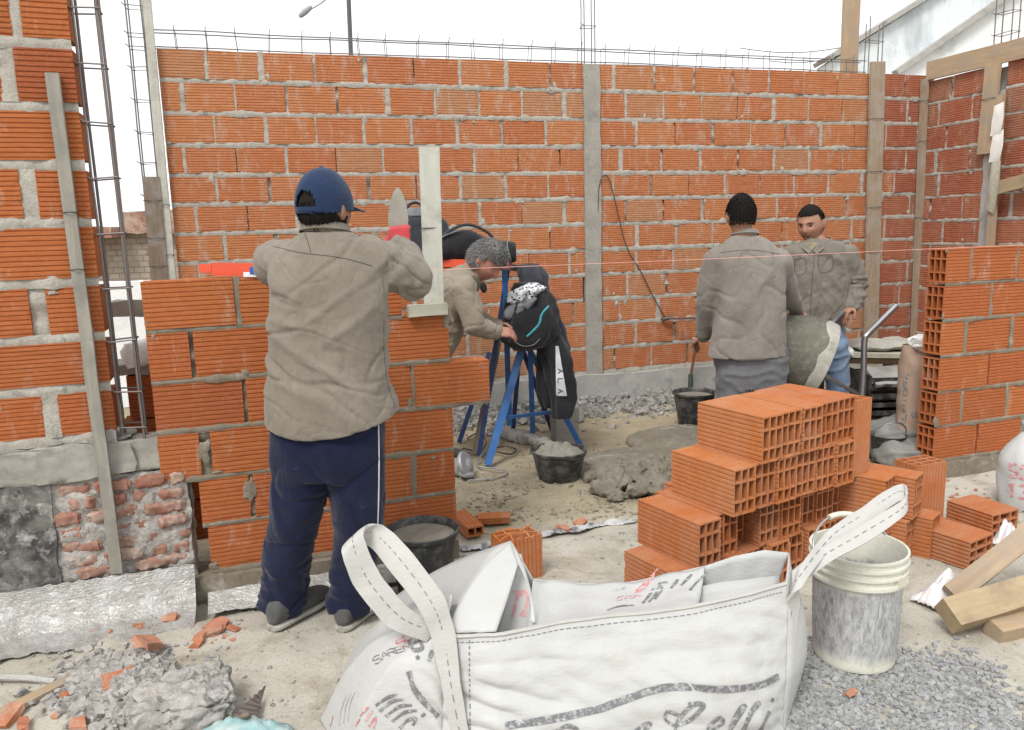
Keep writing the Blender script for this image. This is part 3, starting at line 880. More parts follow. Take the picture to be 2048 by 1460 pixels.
    # overhead cables, far right
    for k, (a, b) in enumerate((((1480, 96), (1712, 90)), ((1540, 122), (1712, 100)))):
        mb = MB(); p, q = D(*a, 12), D(*b, 10.6); pts = [p.lerp(q, i / 10) - Vector((0, 0, .08 * math.sin(math.pi * i / 10))) for i in range(11)]
        mb.tube(pts, .006, 5)
        solo('overhead_cable', ['upper overhead cable running to the white building', 'lower overhead cable running to the white building'][k], 'cable', mb, 'far_metal')
background()

# ---- brick stub and clutter just behind the left cage
def left_stub():
    t = thing('brick_stub', 'short stub of hollow bricks behind the left rebar cage', 'wall', w1(-.02, .25, 0), W1T)
    for k, (z, s) in enumerate(((.69, -.13), (.50, -.16), (.31, -.12), (.12, -.16))):
        child('brick', HOL['brick_low'], t, (s + .02, .06, z), (0, 0, 0), (.33, 1, 1))
    mb = MB(); rough_box(mb, T(.02, .12, .9), .36, .14, .05, .02, .012, 12, 3); o = child('mortar_cap', mb.mesh('mortar_cap', 'concrete'), t); shade(o, 60)
    mb = MB()
    rough_box(mb, w1_m(.0, .30, .985) @ RY(-.25), .26, .16, .10, .02, .02, 9, 6, rnd=.7)
    solo('plaster_bag', 'crumpled white bag on the brick stub behind left cage', 'bag', mb, 'white_plaster', angle=80)
    mb = MB(); rough_box(mb, w1_m(-.10, .62, 1.13), .20, .10, .07, .02, .008, 9, 4)
    solo('concrete_block', 'dark grey concrete block behind the left rebar cage', 'block', mb, 'concrete_column')
def w1_m(s, y, z): return F1 @ T(s, y, z)
left_stub()

# ================================================================ objects on the site
def blob(mb, c, r, M=None, amp=0.15, freq=2.0, seed=0.0, n=(20, 14), flat=None):
    rings = []; c = Vector(c)
    for i in range(n[1] + 1):
        th = math.pi * i / n[1]; ring = []
        for k in range(n[0]):
            a = 2 * math.pi * k / n[0]
            d = Vector((math.sin(th) * math.cos(a), math.sin(th) * math.sin(a), math.cos(th)))
            q = 1 + amp * fbm(d * freq + Vector((seed, seed * .7, -seed)), 3)
            p = Vector((d.x * r[0], d.y * r[1], d.z * r[2])) * q
            if flat is not None and p.z < flat: p.z = flat + (p.z - flat) * .08
            if M: p = M @ p
            ring.append(c + p)
        rings.append(ring)
    mb.rings(rings, cap=False)
def spow(x, e): return math.copysign(abs(x) ** e, x)
def loft(mb, secs, n=28, e=2.0, amp=0.0, freq=8.0, seed=0.0, sub=1, cap=True, fold=None):
    """secs: (centre, half-axis x, half-axis y[, exponent]); smooth interpolation along the sections"""
    S = []
    for s in secs:
        S.append((Vector(s[0]), Vector(s[1]), Vector(s[2]), s[3] if len(s) > 3 else e))
    def cat(p0, p1, p2, p3, t):
        return 0.5 * ((2 * p1) + (p2 - p0) * t + (2 * p0 - 5 * p1 + 4 * p2 - p3) * t * t + (3 * p1 - p0 - 3 * p2 + p3) * t ** 3)
    rows = []
    for i in range(len(S) - 1):
        a, b, c, d = S[max(i - 1, 0)], S[i], S[i + 1], S[min(i + 2, len(S) - 1)]
        for k in range(sub):
            t = k / sub
            rows.append(tuple(cat(a[j], b[j], c[j], d[j], t) for j in range(3)) + (lerp(b[3], c[3], t), i + t))
    rows.append(S[-1][:3] + (S[-1][3], len(S) - 1))
    rings = []
    for (c, ax, ay, ex, tt) in rows:
        ring = []
        for k in range(n):
            a = 2 * math.pi * k / n
            dv = ax * spow(math.cos(a), 2 / ex) + ay * spow(math.sin(a), 2 / ex)
            p = c + dv
            if amp:
                d = dv.normalized() if dv.length > 1e-9 else Vector((0, 0, 1))
                p += d * (amp * fbm(p * freq + Vector((seed, seed, seed)), 3))
            if fold: p += fold(p, dv, tt, a)
            ring.append(p)
        rings.append(ring)
    mb.rings(rings, cap)

# ---- pile of new hollow bricks
PA = Vector((math.cos(math.radians(-58)), math.sin(math.radians(-58)), 0)); PB = Vector((-PA.y, PA.x, 0))
PRZ = math.radians(-58)
def top_brick(label, near, z, rz=PRZ, group='new hollow bricks in the pile', L=0.33, w=0.115, mesh='brick_new'):
    """near: the ground-plan corner at the viewer's end, on the left"""
    o = bpy.data.objects.new('hollow_brick', WORN[int(abs(near[0] * 977 + near[1] * 613 + z * 91)) % 6]); COL.objects.link(o)
    A = Vector((math.cos(rz), math.sin(rz), 0))
    p = Vector((near[0], near[1], 0)) - A * L
    o.location = (p.x, p.y, z); o.rotation_euler = (0, 0, rz); o.scale = (L, w / .12, 1)
    return tag(o, label, 'brick', group)
def upright(label, c, z, rz, L=0.33, group=None, w=0.12, mesh='brick_new'):
    o = bpy.data.objects.new('hollow_brick', HOL[mesh]); COL.objects.link(o)
    M = T(c[0], c[1], z) @ RZ(rz) @ RY(-math.pi / 2)
    o.matrix_basis = M @ Matrix.Diagonal((L, w / .12, 1, 1))
    return tag(o, label, 'brick', group)
def build_pile():
    R = random.Random(3)
    ordn = ['first', 'second', 'third', 'fourth', 'fifth', 'sixth', 'seventh', 'eighth']
    rows = {  # z, near-left corner, offsets along the row, set-back
        'top': (.54, (0.918, 2.771), [0, .113, .235, .352, .474], [0, .004, .0, .012, .02]),
        'second': (.36, (0.799, 2.709), [0, .118, .236, .354, .472, .588], [0, .006, -.004, .004, .0, -.012]),
        'third': (.18, (0.658, 2.651), [0, .125, .225, .352, .470, .62, .738, .856], [0, .03, .09, .02, .012, .06, .05, .06]),
        'bottom': (0.0, (0.595, 2.575), [0, .125, .25, .37, .49, .61, .74, .86], [0, .02, .03, .05, .03, .06, .05, .06]),
    }
    for nm, (z, c, offs, back) in rows.items():
        for k, (o, b) in enumerate(zip(offs, back)):
            n = Vector((c[0], c[1], 0)) + PB * o - PA * b
            where = 'leftmost' if k == 0 else ordn[k] + ' from the left'
            top_brick('new orange hollow brick, %s in the %s layer of the pile' % (where, nm), n, z + .004, PRZ + R.uniform(-.015, .015))
    # bricks behind the front ends that close the pile's top
    upright('new hollow brick standing on end at the right end of the pile', Vector((0.918, 2.771, 0)) + PB * .602 - PA * .03, .365, PRZ + .04)
    top_brick('new hollow brick, rear left on the second layer behind the top row', Vector((0.918, 2.771, 0)) + PB * .60 - PA * .30, .364, PRZ)
    # smaller stack to the right of the pile
    st = [((1.50, 3.02), .0, 'lower left'), ((1.625, 3.06), .0, 'lower middle'), ((1.75, 3.09), .0, 'lower right'), ((1.53, 3.06), .184, 'upper left'), ((1.66, 3.08), .184, 'upper right')]
    for (c, z, nm) in st:
        top_brick('new hollow brick, %s of the small stack right of the pile' % nm, c, z + .004, PRZ + .22 + R.uniform(-.03, .03), group='bricks of the small stack')
    upright('dusty hollow brick standing on end right of the small stack', (1.95, 3.36, 0), .005, .35, L=.345)
    # loose bricks lying on the floor
    def flat(label, c, rz, L):
        o = bpy.data.objects.new('hollow_brick', HOL['brick_new']); COL.objects.link(o)
        o.matrix_basis = T(c[0], c[1], .008) @ RZ(rz) @ RX(math.pi / 2) @ T(-.0, 0, -.18) @ Matrix.Diagonal((L, 1, 1, 1))
        tag(o, label, 'brick')
    flat('hollow brick lying flat beside the two crossed planks', (1.70, 3.20), -1.02, .27)
    flat('hollow brick lying flat under the white sack with red digits', (2.02, 3.46), -1.15, .22)
    # standing broken half brick with open top in the doorway
    def broken(label, c, rz, L):
        me = HOL['brick_new'].copy(); o = bpy.data.objects.new('broken_brick', me); COL.objects.link(o)
        for v in me.vertices:
            if v.co.x > .5: v.co.x += .10 * n1(v.co.y * 30, v.co.z * 22, 3.3) + .05 * n1(v.co.y * 90, v.co.z * 70, 1.3)
        o.matrix_basis = T(c[0], c[1], .004) @ RZ(rz) @ RY(-math.pi / 2) @ Matrix.Diagonal((L, 1, 1, 1))
        tag(o, label, 'brick')
    broken('broken half brick standing upright with open cells behind the white bag', (.105, 3.03, 0), .42, .185)
    def frag(label, c, rz, L, w, h, rows, cols, tilt=0):
        me = make_hollow('fragment', 'brick_new', w=w, h=h, nv=3, nh=5, cols=cols, rows=rows, L=1.0)
        o = bpy.data.objects.new('brick_fragment', me); COL.objects.link(o)
        for v in me.vertices:
            if v.co.x < .5: v.co.x += .12 * n1(v.co.y * 40, v.co.z * 33, L * 9)
        o.matrix_basis = T(*c) @ RZ(rz) @ RX(tilt) @ Matrix.Diagonal((L, 1, 1, 1))
        tag(o, label, 'brick')
    g = G(940, 1075); frag('split brick strip with two open cells beside the low wall end', (g.x - .11, g.y + .20, .005), -1.15, .24, .085, .05, (.035,), 2)
    g = G(985, 1048); frag('flat split brick strip lying on the sand past the low wall', (g.x - .07, g.y - .02, .006), .05, .16, .085, .03, (.016,), 2)
build_pile()

# ---- white woven bulk bag in the foreground
def bag_mat(name, base, trans=0.12):
    t = NT(name); v = t.coord('Object')
    n = t.noise(v, 7, 6, .62, 1.2); w = t.noise(t.coord('Object', (1, 1, 3)), 30, 5, .65, .5)
    col = t.mix(t.ramp(n, (.35, 0.0), (.75, .5)), base, tuple(c * .86 for c in base))
    col = t.mix(t.ramp(t.noise(v, 9, 7, .75), (.58, 0.0), (.70, .45)), col, (.44, .40, .33))
    t.bump(t.mix(.35, n, w), .45, .014)
    t.b.inputs['Transmission Weight'].default_value = 0.0
    return t.out(col, .55, 0, .35)
bag_mat('bag_white', (.48, .48, .468))
bag_mat('bag_strap', (.45, .44, .415))
simple('print_grey', (.16, .16, .165), .7, 0, .2, 80, (.52, .52, .52), .48, .70)
simple('print_red', (.52, .19, .20), .7, 0, .2, 60, (.75, .60, .60), .48, .68)
simple('print_pale', (.36, .36, .38), .7, 0, .2, 60, (.6, .6, .6), .5, .7)
simple('print_red_pale', (.56, .30, .29), .7, 0, .2, 60, (.66, .55, .52), .5, .7)
simple('stitch', (.16, .16, .17), .8)

def project(P):
    x, y, z = P[0], P[1], P[2] - HC
    zc = y * cp - z * sp; yc = y * sp + z * cp; u = x / zc; v = -yc / zc
    return 1024 + FPX * (cr * u - sr * v), 730 + FPX * (sr * u + cr * v)
def find_uv(fn, px, py, guess=(.5, .5)):
    best = None
    for i in range(13):
        for j in range(13):
            a, b = project(fn(i / 12, j / 12)); d = (a - px) ** 2 + (b - py) ** 2
            if best is None or d < best[0]: best = (d, i / 12, j / 12)
    u, v = best[1], best[2]; h = .004
    for _ in range(12):
        a, b = project(fn(u, v)); a1, b1 = project(fn(u + h, v)); a2, b2 = project(fn(u, v + h))
        J = ((a1 - a) / h, (a2 - a) / h, (b1 - b) / h, (b2 - b) / h); det = J[0] * J[3] - J[1] * J[2]
        if abs(det) < 1e-6: break
        ex, ey = px - a, py - b
        u += max(-.1, min(.1, (J[3] * ex - J[1] * ey) / det)); v += max(-.1, min(.1, (-J[2] * ex + J[0] * ey) / det))
    return u, v
def ink(mb, fn, uv, width, sign=1.0, lift=.0036, taper=False):
    """a printed stroke following a surface fn(u, v)"""
    pts = []
    for (u, v) in uv:
        h = .003; p = Vector(fn(u, v)); du = Vector(fn(u + h, v)) - p; dv = Vector(fn(u, v + h)) - p
        nn = du.cross(dv); nn = nn.normalized() * sign if nn.length > 1e-12 else Vector((0, -1, 0)); pts.append((p, nn))
    L = []; Rr = []
    for i, (p, nn) in enumerate(pts):
        t = pts[min(i + 1, len(pts) - 1)][0] - pts[max(i - 1, 0)][0]
        if t.length < 1e-9: t = Vector((1, 0, 0))
        s = nn.cross(t).normalized(); w = (width[i] if hasattr(width, '__len__') else width) / 2
        L.append(p + nn * lift + s * w); Rr.append(p + nn * lift - s * w)
    b = len(mb.v); mb.v += [tuple(p) for p in L] + [tuple(p) for p in Rr]; n = len(L)
    for i in range(n - 1): mb.f.append((b + i, b + i + 1, b + n + i + 1, b + n + i)); mb.mi.append(mb.cur)
def smooth_line(pts, k=6):
    out = []; P = [Vector((*p, 0)) for p in pts]
    for i in range(len(P) - 1):
        a, b, c, d = P[max(i - 1, 0)], P[i], P[i + 1], P[min(i + 2, len(P) - 1)]
        for j in range(k):
            t = j / k; q = .5 * ((2 * b) + (c - a) * t + (2 * a - 5 * b + 4 * c - d) * t * t + (3 * b - a - 3 * c + d) * t ** 3); out.append((q.x, q.y))
    out.append((P[-1].x, P[-1].y)); return out
GLY = {  # simple stroke letters on a unit cell
 'A': [[(0, 0), (.5, 1), (1, 0)], [(.2, .4), (.8, .4)]], 'C': [[(1, .85), (.7, 1), (.3, 1), (0, .7), (0, .3), (.3, 0), (.7, 0), (1, .15)]],
 'D': [[(0, 0), (0, 1), (.6, 1), (1, .7), (1, .3), (.6, 0), (0, 0)]], 'E': [[(1, 1), (0, 1), (0, 0), (1, 0)], [(0, .5), (.8, .5)]],
 'H': [[(0, 0), (0, 1)], [(1, 0), (1, 1)], [(0, .5), (1, .5)]], 'I': [[(.5, 0), (.5, 1)]], 'L': [[(0, 1), (0, 0), (1, 0)]],
 'M': [[(0, 0), (0, 1), (.5, .4), (1, 1), (1, 0)]], 'N': [[(0, 0), (0, 1), (1, 0), (1, 1)]], 'O': [[(.3, 0), (0, .3), (0, .7), (.3, 1), (.7, 1), (1, .7), (1, .3), (.7, 0), (.3, 0)]],
 'R': [[(0, 0), (0, 1), (.7, 1), (1, .8), (1, .65), (.7, .5), (0, .5)], [(.5, .5), (1, 0)]], 'S': [[(1, .85), (.7, 1), (.3, 1), (0, .8), (.1, .58), (.9, .42), (1, .2), (.7, 0), (.3, 0), (0, .15)]],
 'T': [[(0, 1), (1, 1)], [(.5, 1), (.5, 0)]], 'U': [[(0, 1), (0, .3), (.3, 0), (.7, 0), (1, .3), (1, 1)]], '0': [[(.3, 0), (0, .3), (0, .7), (.3, 1), (.7, 1), (1, .7), (1, .3), (.7, 0), (.3, 0)]],
 '1': [[(.2, .8), (.55, 1), (.55, 0)]], '2': [[(0, .75), (.2, 1), (.75, 1), (1, .75), (.9, .5), (0, 0), (1, 0)]], '3': [[(0, .9), (.4, 1), (.9, .9), (.95, .65), (.5, .53), (1, .35), (.9, .1), (.4, 0), (0, .1)]],
 '5': [[(.95, 1), (.1, 1), (.05, .55), (.6, .6), (1, .4), (.9, .1), (.5, 0), (0, .1)]], '7': [[(0, 1), (1, 1), (.4, 0)]], '-': [[(.15, .45), (.85, .45)]], 'Y': [[(0, 1), (.5, .5), (1, 1)], [(.5, .5), (.5, 0)]],
}
def lettering(mb, fn, text, o, dx, dy, width, sign=1.0, gap=1.35, lift=.0022):
    """text in the surface's own uv: o origin, dx advance of one cell width, dy cell height"""
    for k, ch in enumerate(text):
        for st in GLY.get(ch, []):
            pts = []
            for a, b in zip(st, st[1:]):
                for j in range(3): pts.append((lerp(a[0], b[0], j / 3), lerp(a[1], b[1], j / 3)))
            pts.append(st[-1])
            uv = [(o[0] + dx[0] * (k * gap + p[0]) + dy[0] * p[1], o[1] + dx[1] * (k * gap + p[0]) + dy[1] * p[1]) for p in pts]
            ink(mb, fn, uv, width, sign, lift)

def build_bag():
    t = thing('bulk_bag', 'large white woven bulk bag with two lifting loops in the foreground', 'bag', (.3, 1.95, 0))
    FLc, FRc = G(892, 1272, .37), G(1572, 1172, .42)
    rim_px = [(892, 1272, .37), (1000, 1265, .375), (1120, 1248, .375), (1260, 1228, .38), (1400, 1208, .39), (1500, 1188, .405), (1572, 1166, .425)]
    rim = [G(*p) for p in rim_px]
    def rimp(u):
        x = u * (len(rim) - 1); i = min(int(x), len(rim) - 2); return rim[i].lerp(rim[i + 1], x - i)
    def front(u, v):
        p = rimp(max(0, min(1, u))) + (rim[-1] - rim[0]) * (u - max(0, min(1, u)))
        bul = .10 * math.sin(min(1, max(0, v)) * math.pi * .62) * (.35 + .65 * math.sin(math.pi * min(1, max(0, u))))
        al_ = u * 1.0 + v * .55; ac_ = v * 1.0 - u * .55
        wr = .013 * (1 - abs(n1(al_ * 2.2, ac_ * 7, 2.7)) * 2) * min(1, v * 4) * (.4 + .6 * (1 - u)) + .008 * (1 - abs(n1((u - v * .4) * 9, (v + u * .4) * 2.5, 6.1)) * 2) * min(1, v * 3) + .012 * n1(u * 5, v * 4, 1.5) * v + .007 * math.sin(v * 15 + u * 6 + 2 * n1(u * 3, v * 3)) * (v * (1 - v) * 3) * (1 - u) + .004 * n1(u * 14, v * 11, 4)
        z = p.z * (1 - v) - .0 * v
        y = p.y - .05 * v - bul + wr
        x = p.x + (u - .5) * .05 * v + (-.05 * math.sin(v * 2.2) * max(0, u - .8) * 5 * v)
        return Vector((x, y, z + .008 * n1(u * 4, v * 4, 9)))
    mb = MB(); mb.sheet(front, 150, 90, .003); fp = mb.build('front_panel', 'bag_white', t, angle=180)
    # hem along the rim
    mb = MB(); mb.tube([front(k / 40, .0) + Vector((0, -.002, 0)) for k in range(41)], .0055, 6); mb.build('rim_hem', 'bag_strap', t)
    # left side panel slumping outwards
    def left(u, v):      # u: from the front seam to the rear, v: downwards
        top = G(892, 1272, .37).lerp(G(905, 1190, .43), u)
        bot_px = [(905, 1560), (700, 1540), (640, 1440), (690, 1345), (800, 1280)]
        x = u * 4; i = min(int(x), 3); a = G(*bot_px[i], 0); b = G(*bot_px[i + 1], 0); bot = a.lerp(b, x - i)
        p = top.lerp(bot, v ** .9)
        p.z += .10 * math.sin(v * math.pi) * (1 - .3 * u) + .01 * n1(u * 6, v * 5, 2)
        p += Vector((-.5, -.3, 0)) * (.05 * math.sin(v * math.pi)) + Vector((0, 0, .014 * math.sin(u * 14 + v * 5) * v * (1 - v) * 2))
        k = min(1, max(0, u * 6)); k = k * k * (3 - 2 * k)
        return front(0.0, v).lerp(p, k)
    mb = MB(); mb.sheet(left, 90, 64, .003); mb.build('side_panel', 'bag_white', t, angle=180)
    # rear panel folded forward over the mouth, printed side up
    edge_px = [(1066, 1158, .40), (1110, 1162, .37), (1190, 1168, .345), (1265, 1164, .345), (1340, 1148, .36), (1410, 1132, .385)]
    edge = [G(*p) for p in edge_px]
    def flap(u, v):
        x = u * 5; i = max(0, min(int(x), 4)); e = edge[i].lerp(edge[i + 1], x - i)
        f = front(lerp(.235, .66, u), 0.0) + Vector((0, .003, -.010))
        p = f.lerp(e, v); p.z -= .016 * math.sin(v * math.pi) + .007 * n1(u * 6, v * 4, 8) - .004 * math.sin(u * 22 + v * 3)
        return p
    mb = MB(); mb.sheet(flap, 30, 16, .003); mb.build('folded_flap', 'bag_white', t, angle=180)
    def rear_drop(u, v):   # the rear panel falling to the ground behind the fold
        x = u * 5; i = max(0, min(int(x), 4)); e = edge[i].lerp(edge[i + 1], x - i)
        return Vector((e.x, e.y + .10 * math.sin(v * 1.6), e.z * (1 - v)))
    mb = MB(); mb.sheet(rear_drop, 16, 8, .003); mb.build('rear_panel', 'bag_white', t, angle=180)
    # right part of the rear panel, seen from inside the mouth
    ins = [G(1410, 1132, .385), G(1470, 1112, .415), G(1530, 1100, .44), G(1578, 1106, .45)]
    def inner(u, v):
        x = u * 3; i = max(0, min(int(x), 2)); e = ins[i].lerp(ins[i + 1], x - i)
        f = front(lerp(.60, 1.0, u), .28) + Vector((0, .06, 0)); f.z = .10
        p = e.lerp(f, v); p.y += .07 * math.sin(v * math.pi); return p
    mb = MB(); mb.sheet(inner, 24, 14, .003); mb.build('inner_panel', 'bag_white', t, angle=180)
    def right(u, v):
        a = front(1.0, v); b = ins[3].lerp(Vector((ins[3].x + .06, ins[3].y + .05, 0)), v); p = a.lerp(b, u)
        p.x += .05 * math.sin(v * math.pi) * math.sin(u * math.pi); return p
    mb = MB(); mb.sheet(right, 8, 20, .003); mb.build('side_panel', 'bag_white', t, angle=180)
    # peaked corner on the left, open like a tent
    ap = G(1022, 1082, .50); fl = front(.0, 0) + Vector((.0, .006, .004)); m0 = front(.155, 0) + Vector((0, .008, .004)); m1 = front(.265, 0) + Vector((0, .010, .006))
    bl = G(900, 1195, .42)
    def tent_l(u, v):    # left face of the peak
        a = fl.lerp(bl, u * .7); b = ap; c = m0
        p = a.lerp(c, v * (1 - u)).lerp(b.lerp(c + (b - c) * .74, v), u)
        p = (fl.lerp(m0, v)).lerp(ap.lerp(G(1036, 1128, .47), v), u)
        k = math.sin(u * math.pi)
        return p + Vector((-.02 * k * (1 - v), -.012 * k, .018 * k * (1 - v))) + Vector((0, 0, .004 * n1(u * 5, v * 5, 3)))
    mb = MB(); mb.sheet(tent_l, 18, 12, .003); mb.build('peaked_corner', 'bag_white', t, angle=180)
    def tent_r(u, v):
        p = m1.lerp(ap, u); q = (m1 + Vector((-.012, .003, 0))).lerp(G(1036, 1128, .47), u)
        r = p.lerp(q, v); return r + Vector((.012 * math.sin(u * math.pi), .004, .006 * math.sin(u * math.pi)))
    mb = MB(); mb.sheet(tent_r, 14, 5, .003); mb.build('peaked_corner', 'bag_white', t, angle=180)
    def tent_back(u, v):   # rear outside of the peak falling behind
        a = ap.lerp(G(1066, 1158, .40), u); b = Vector((a.x + .02, a.y + .08, .05)); return a.lerp(b, v)
    mb = MB(); mb.sheet(tent_back, 6, 6, .003); mb.build('rear_panel', 'bag_white', t, angle=180)
    def tent_left_out(u, v):
        a = ap.lerp(fl, u); b = G(760, 1215, .02).lerp(G(800, 1290, .02), u); return a.lerp(b, v) + Vector((0, .03 * math.sin(u * 3.14), .03 * math.sin(v * 3.14)))
    mb = MB(); mb.sheet(tent_left_out, 10, 10, .003); mb.build('side_panel', 'bag_white', t, angle=180)
    q0, q1, q2 = m0 + Vector((-.02, .07, -.10)), G(1036, 1122, .46) + Vector((0, .05, 0)), m1 + Vector((.03, .07, -.10))
    def tent_in(u, v): return (q0.lerp(q2, u)).lerp(q1.lerp(q1 + Vector((.01, 0, 0)), u), v)
    mb = MB(); mb.sheet(tent_in, 10, 10, .003); mb.build('inner_panel', 'bag_white', t, angle=180)
    def lining(u, v):
        f = front(lerp(.02, .99, u), 0.0) + Vector((0, .012, -.02)); e = (edge[0] + Vector((-.18, -.05, -.06))).lerp(ins[3] + Vector((-.02, .02, -.06)), u)
        p = f.lerp(e, v); p.z -= .02 + .07 * math.sin(v * math.pi) + .008 * n1(u * 9, v * 5, 6); return p
    mb = MB(); mb.sheet(lining, 40, 10, .003); mb.build('inner_lining', 'bag_white', t, angle=180)
    # ---- lifting loops
    def band(name, path, side, w, th=.008, stitch=True):
        n = len(path); mb = MB(); w0 = path[3].x * 9
        def at(s):
            x = s * (n - 1); i = min(int(x), n - 2); f = x - i
            P = [path[max(i - 1, 0)], path[i], path[i + 1], path[min(i + 2, n - 1)]]
            return .5 * ((2 * P[1]) + (P[2] - P[0]) * f + (2 * P[0] - 5 * P[1] + 4 * P[2] - P[3]) * f * f + (3 * P[1] - P[0] - 3 * P[2] + P[3]) * f ** 3)
        def sd(s):
            x = s * (n - 1); i = min(int(x), n - 2); return side[i].lerp(side[i + 1], x - i)
        W = w if callable(w) else (lambda s: w)
        def fn(u, v): return at(u) + sd(u) * ((v - .5) * W(u)) + Vector((0, 0, .003 * math.sin(v * math.pi)))
        mb.sheet(lambda u, v: fn(u, v) + Vector((.003 * n1(u * 22, v * 2, w0), .003 * n1(u * 19, v * 2, w0 + 4), .005 * n1(u * 14, v * 1.5, w0 + 8))), 90, 6, th); o = mb.build(name, 'bag_strap', t, angle=60)
        if stitch:
            mb = MB()
            for k in range(0, 96, 2):
                u0, u1 = .02 + k / 98 * .96, .02 + (k + 1.1) / 98 * .96
                for sg in (1, -1):
                    ink(mb, fn, [(u0, .5), ((u0 + u1) / 2, .5), (u1, .5)], .0022, sg, th / 2 + .0010)
            s_ = mb.build('stitching', 'stitch', o); s_['kind'] = 'stuff'
    r0 = front(.0, .02) + Vector((-.005, -.008, .01))
    pL = [r0 + Vector((.05, -.085, -.30)), r0 + Vector((.02, -.045, -.12)), r0, G(862, 1205, .46), G(800, 1120, .56), G(752, 1072, .61), G(722, 1066, .63), G(706, 1090, .62), G(735, 1160, .53), G(800, 1235, .43), r0 + Vector((-.02, .02, .0))]
    sL = [Vector((.98, -.1, 0)).normalized()] * 2 + [Vector((.9, .1, .2)).normalized()] + [Vector((.82, .25, .5)).normalized()] * 3 + [Vector((.7, .55, .45)).normalized()] * 2 + [Vector((.8, .35, .48)).normalized()] * 3
    band('lifting_loop', pL, sL, lambda s: .072 if .28 < s < .85 else lerp(.042, .07, min(1, s / .28)))
    r1 = front(1.0, .0) + Vector((.012, .01, -.01))
    pR = [r1 + Vector((-.01, -.03, -.24)), r1 + Vector((.005, -.01, -.06)), r1 + Vector((.03, .0, .02)), G(1660, 1078, .50), G(1730, 1030, .56), G(1790, 990, .61), G(1812, 990, .615), G(1800, 1022, .585), G(1720, 1072, .52), G(1640, 1118, .46), r1 + Vector((.015, .02, 0))]
    sR = [Vector((.95, .3, 0)).normalized()] * 2 + [Vector((.2, .75, .62)).normalized()] * 4 + [Vector((.3, .65, .7)).normalized()] * 5
    band('lifting_loop', pR, sR, lambda s: .04 + .02 * min(1, s * 6))
    # ---- print on the panels
    mb = MB()
    st = smooth_line([(1010, 1452), (1100, 1438), (1190, 1420), (1250, 1399), (1320, 1376), (1390, 1374), (1450, 1378), (1520, 1369), (1556, 1352)], 5)
    ink(mb, front, [find_uv(front, *p) for p in st], .019, -1)
    mb.build('printed_stripe', 'print_grey', t)
    def script(lines, w, fn, mat, sign=-1):
        for ln in lines:
            mb = MB(); ww = w
            pts = smooth_line(ln, 5); n = len(pts)
            ink(mb, fn, [find_uv(fn, *p) for p in pts], [ww * (.55 + .45 * abs(math.sin(2.2 + 5 * i / n))) for i in range(n)], sign)
            mb.build('printed_letter', mat, t)
    script([[(1362, 1432), (1335, 1422), (1330, 1438), (1348, 1450), (1375, 1442), (1400, 1420), (1406, 1410), (1390, 1408), (1368, 1424), (1352, 1450), (1352, 1476), (1376, 1484), (1400, 1470)],
            [(1400, 1470), (1425, 1458), (1446, 1444), (1436, 1436), (1420, 1450), (1412, 1474), (1430, 1482), (1455, 1462)],
            [(1455, 1464), (1480, 1430), (1490, 1412), (1478, 1418), (1462, 1450), (1458, 1478), (1472, 1482)],
            [(1478, 1470), (1506, 1424), (1518, 1406), (1508, 1412), (1492, 1445), (1488, 1478), (1502, 1482)],
            [(1512, 1470), (1530, 1440), (1538, 1422), (1526, 1448), (1520, 1478)], [(1541, 1402), (1546, 1396)],
            [(1270, 1462), (1285, 1450), (1300, 1447), (1288, 1462), (1284, 1480)], [(1112, 1462), (1130, 1452), (1152, 1456), (1160, 1470)], [(1379, 1404), (1379, 1409)]], .0125, front, 'print_grey')
    # vertical seam on the front panel
    mb = MB()
    for k in range(26):
        v0, v1 = .03 + k * .036, .03 + k * .036 + .02
        ink(mb, front, [(.072 + .02 * v0, v0), (.072 + .02 * v1, v1)], .003, -1)
    for k in range(60):
        u0 = .03 + k / 60 * .95; ink(mb, front, [(u0, .045), (u0 + .011, .045)], .002, -1)
    s_ = mb.build('seam_stitching', 'stitch', t); s_['kind'] = 'stuff'
    # side panel print, turned on its side
    def side_script(lines, w, mat): script(lines, w, left, mat, 1)
    side_script([[(818, 1342), (828, 1375), (850, 1405), (876, 1432)]], .018, 'print_grey')
    side_script([[(752, 1410), (775, 1395), (795, 1388)], [(760, 1422), (785, 1402), (808, 1398)], [(772, 1432), (800, 1412), (824, 1410)], [(785, 1442), (810, 1424), (834, 1420)], [(800, 1456), (815, 1440), (832, 1436), (826, 1450)], [(843, 1432), (851, 1426)]], .010, 'print_grey')
    side_script([[(722, 1432), (738, 1412)], [(730, 1442), (745, 1420)], [(738, 1452), (752, 1434), (748, 1456)], [(712, 1452), (722, 1438)]], .006, 'print_red')
    side_script([[(662, 1452), (668, 1432)]], .006, 'print_red')
    side_script([[(680 + 9 * k, 1452 - 5 * k), (684 + 9 * k, 1420 - 6 * k), (694 + 9 * k, 1392 - 4 * k)] for k in range(3)], .003, 'print_pale')
    for tx, o, c, wd, sz, mt in (('SARENA', (752, 1330), (14, -9), .004, 12, 'print_grey'), ('SO', (800, 1298), (13, -12), .005, 14, 'print_red')):
        mb = MB(); u0, v0 = find_uv(left, *o); u1, v1 = find_uv(left, o[0] + c[0], o[1] + c[1]); u2, v2 = find_uv(left, o[0] - c[1] * .6 * -1 - 2, o[1] - sz)
        lettering(mb, left, tx, (u0, v0), (u1 - u0, v1 - v0), (u2 - u0, v2 - v0), wd, 1, 1.0); s_ = mb.build('printed_word', mt, t); s_['kind'] = 'stuff'
    side_script([[(818, 1282), (828, 1300), (846, 1296), (838, 1280)], [(834, 1312), (838, 1318)], [(858, 1322), (864, 1300)]], .012, 'print_grey')
    # flap print
    def flap_script(lines, w, mat): script(lines, w, flap, mat, 1)
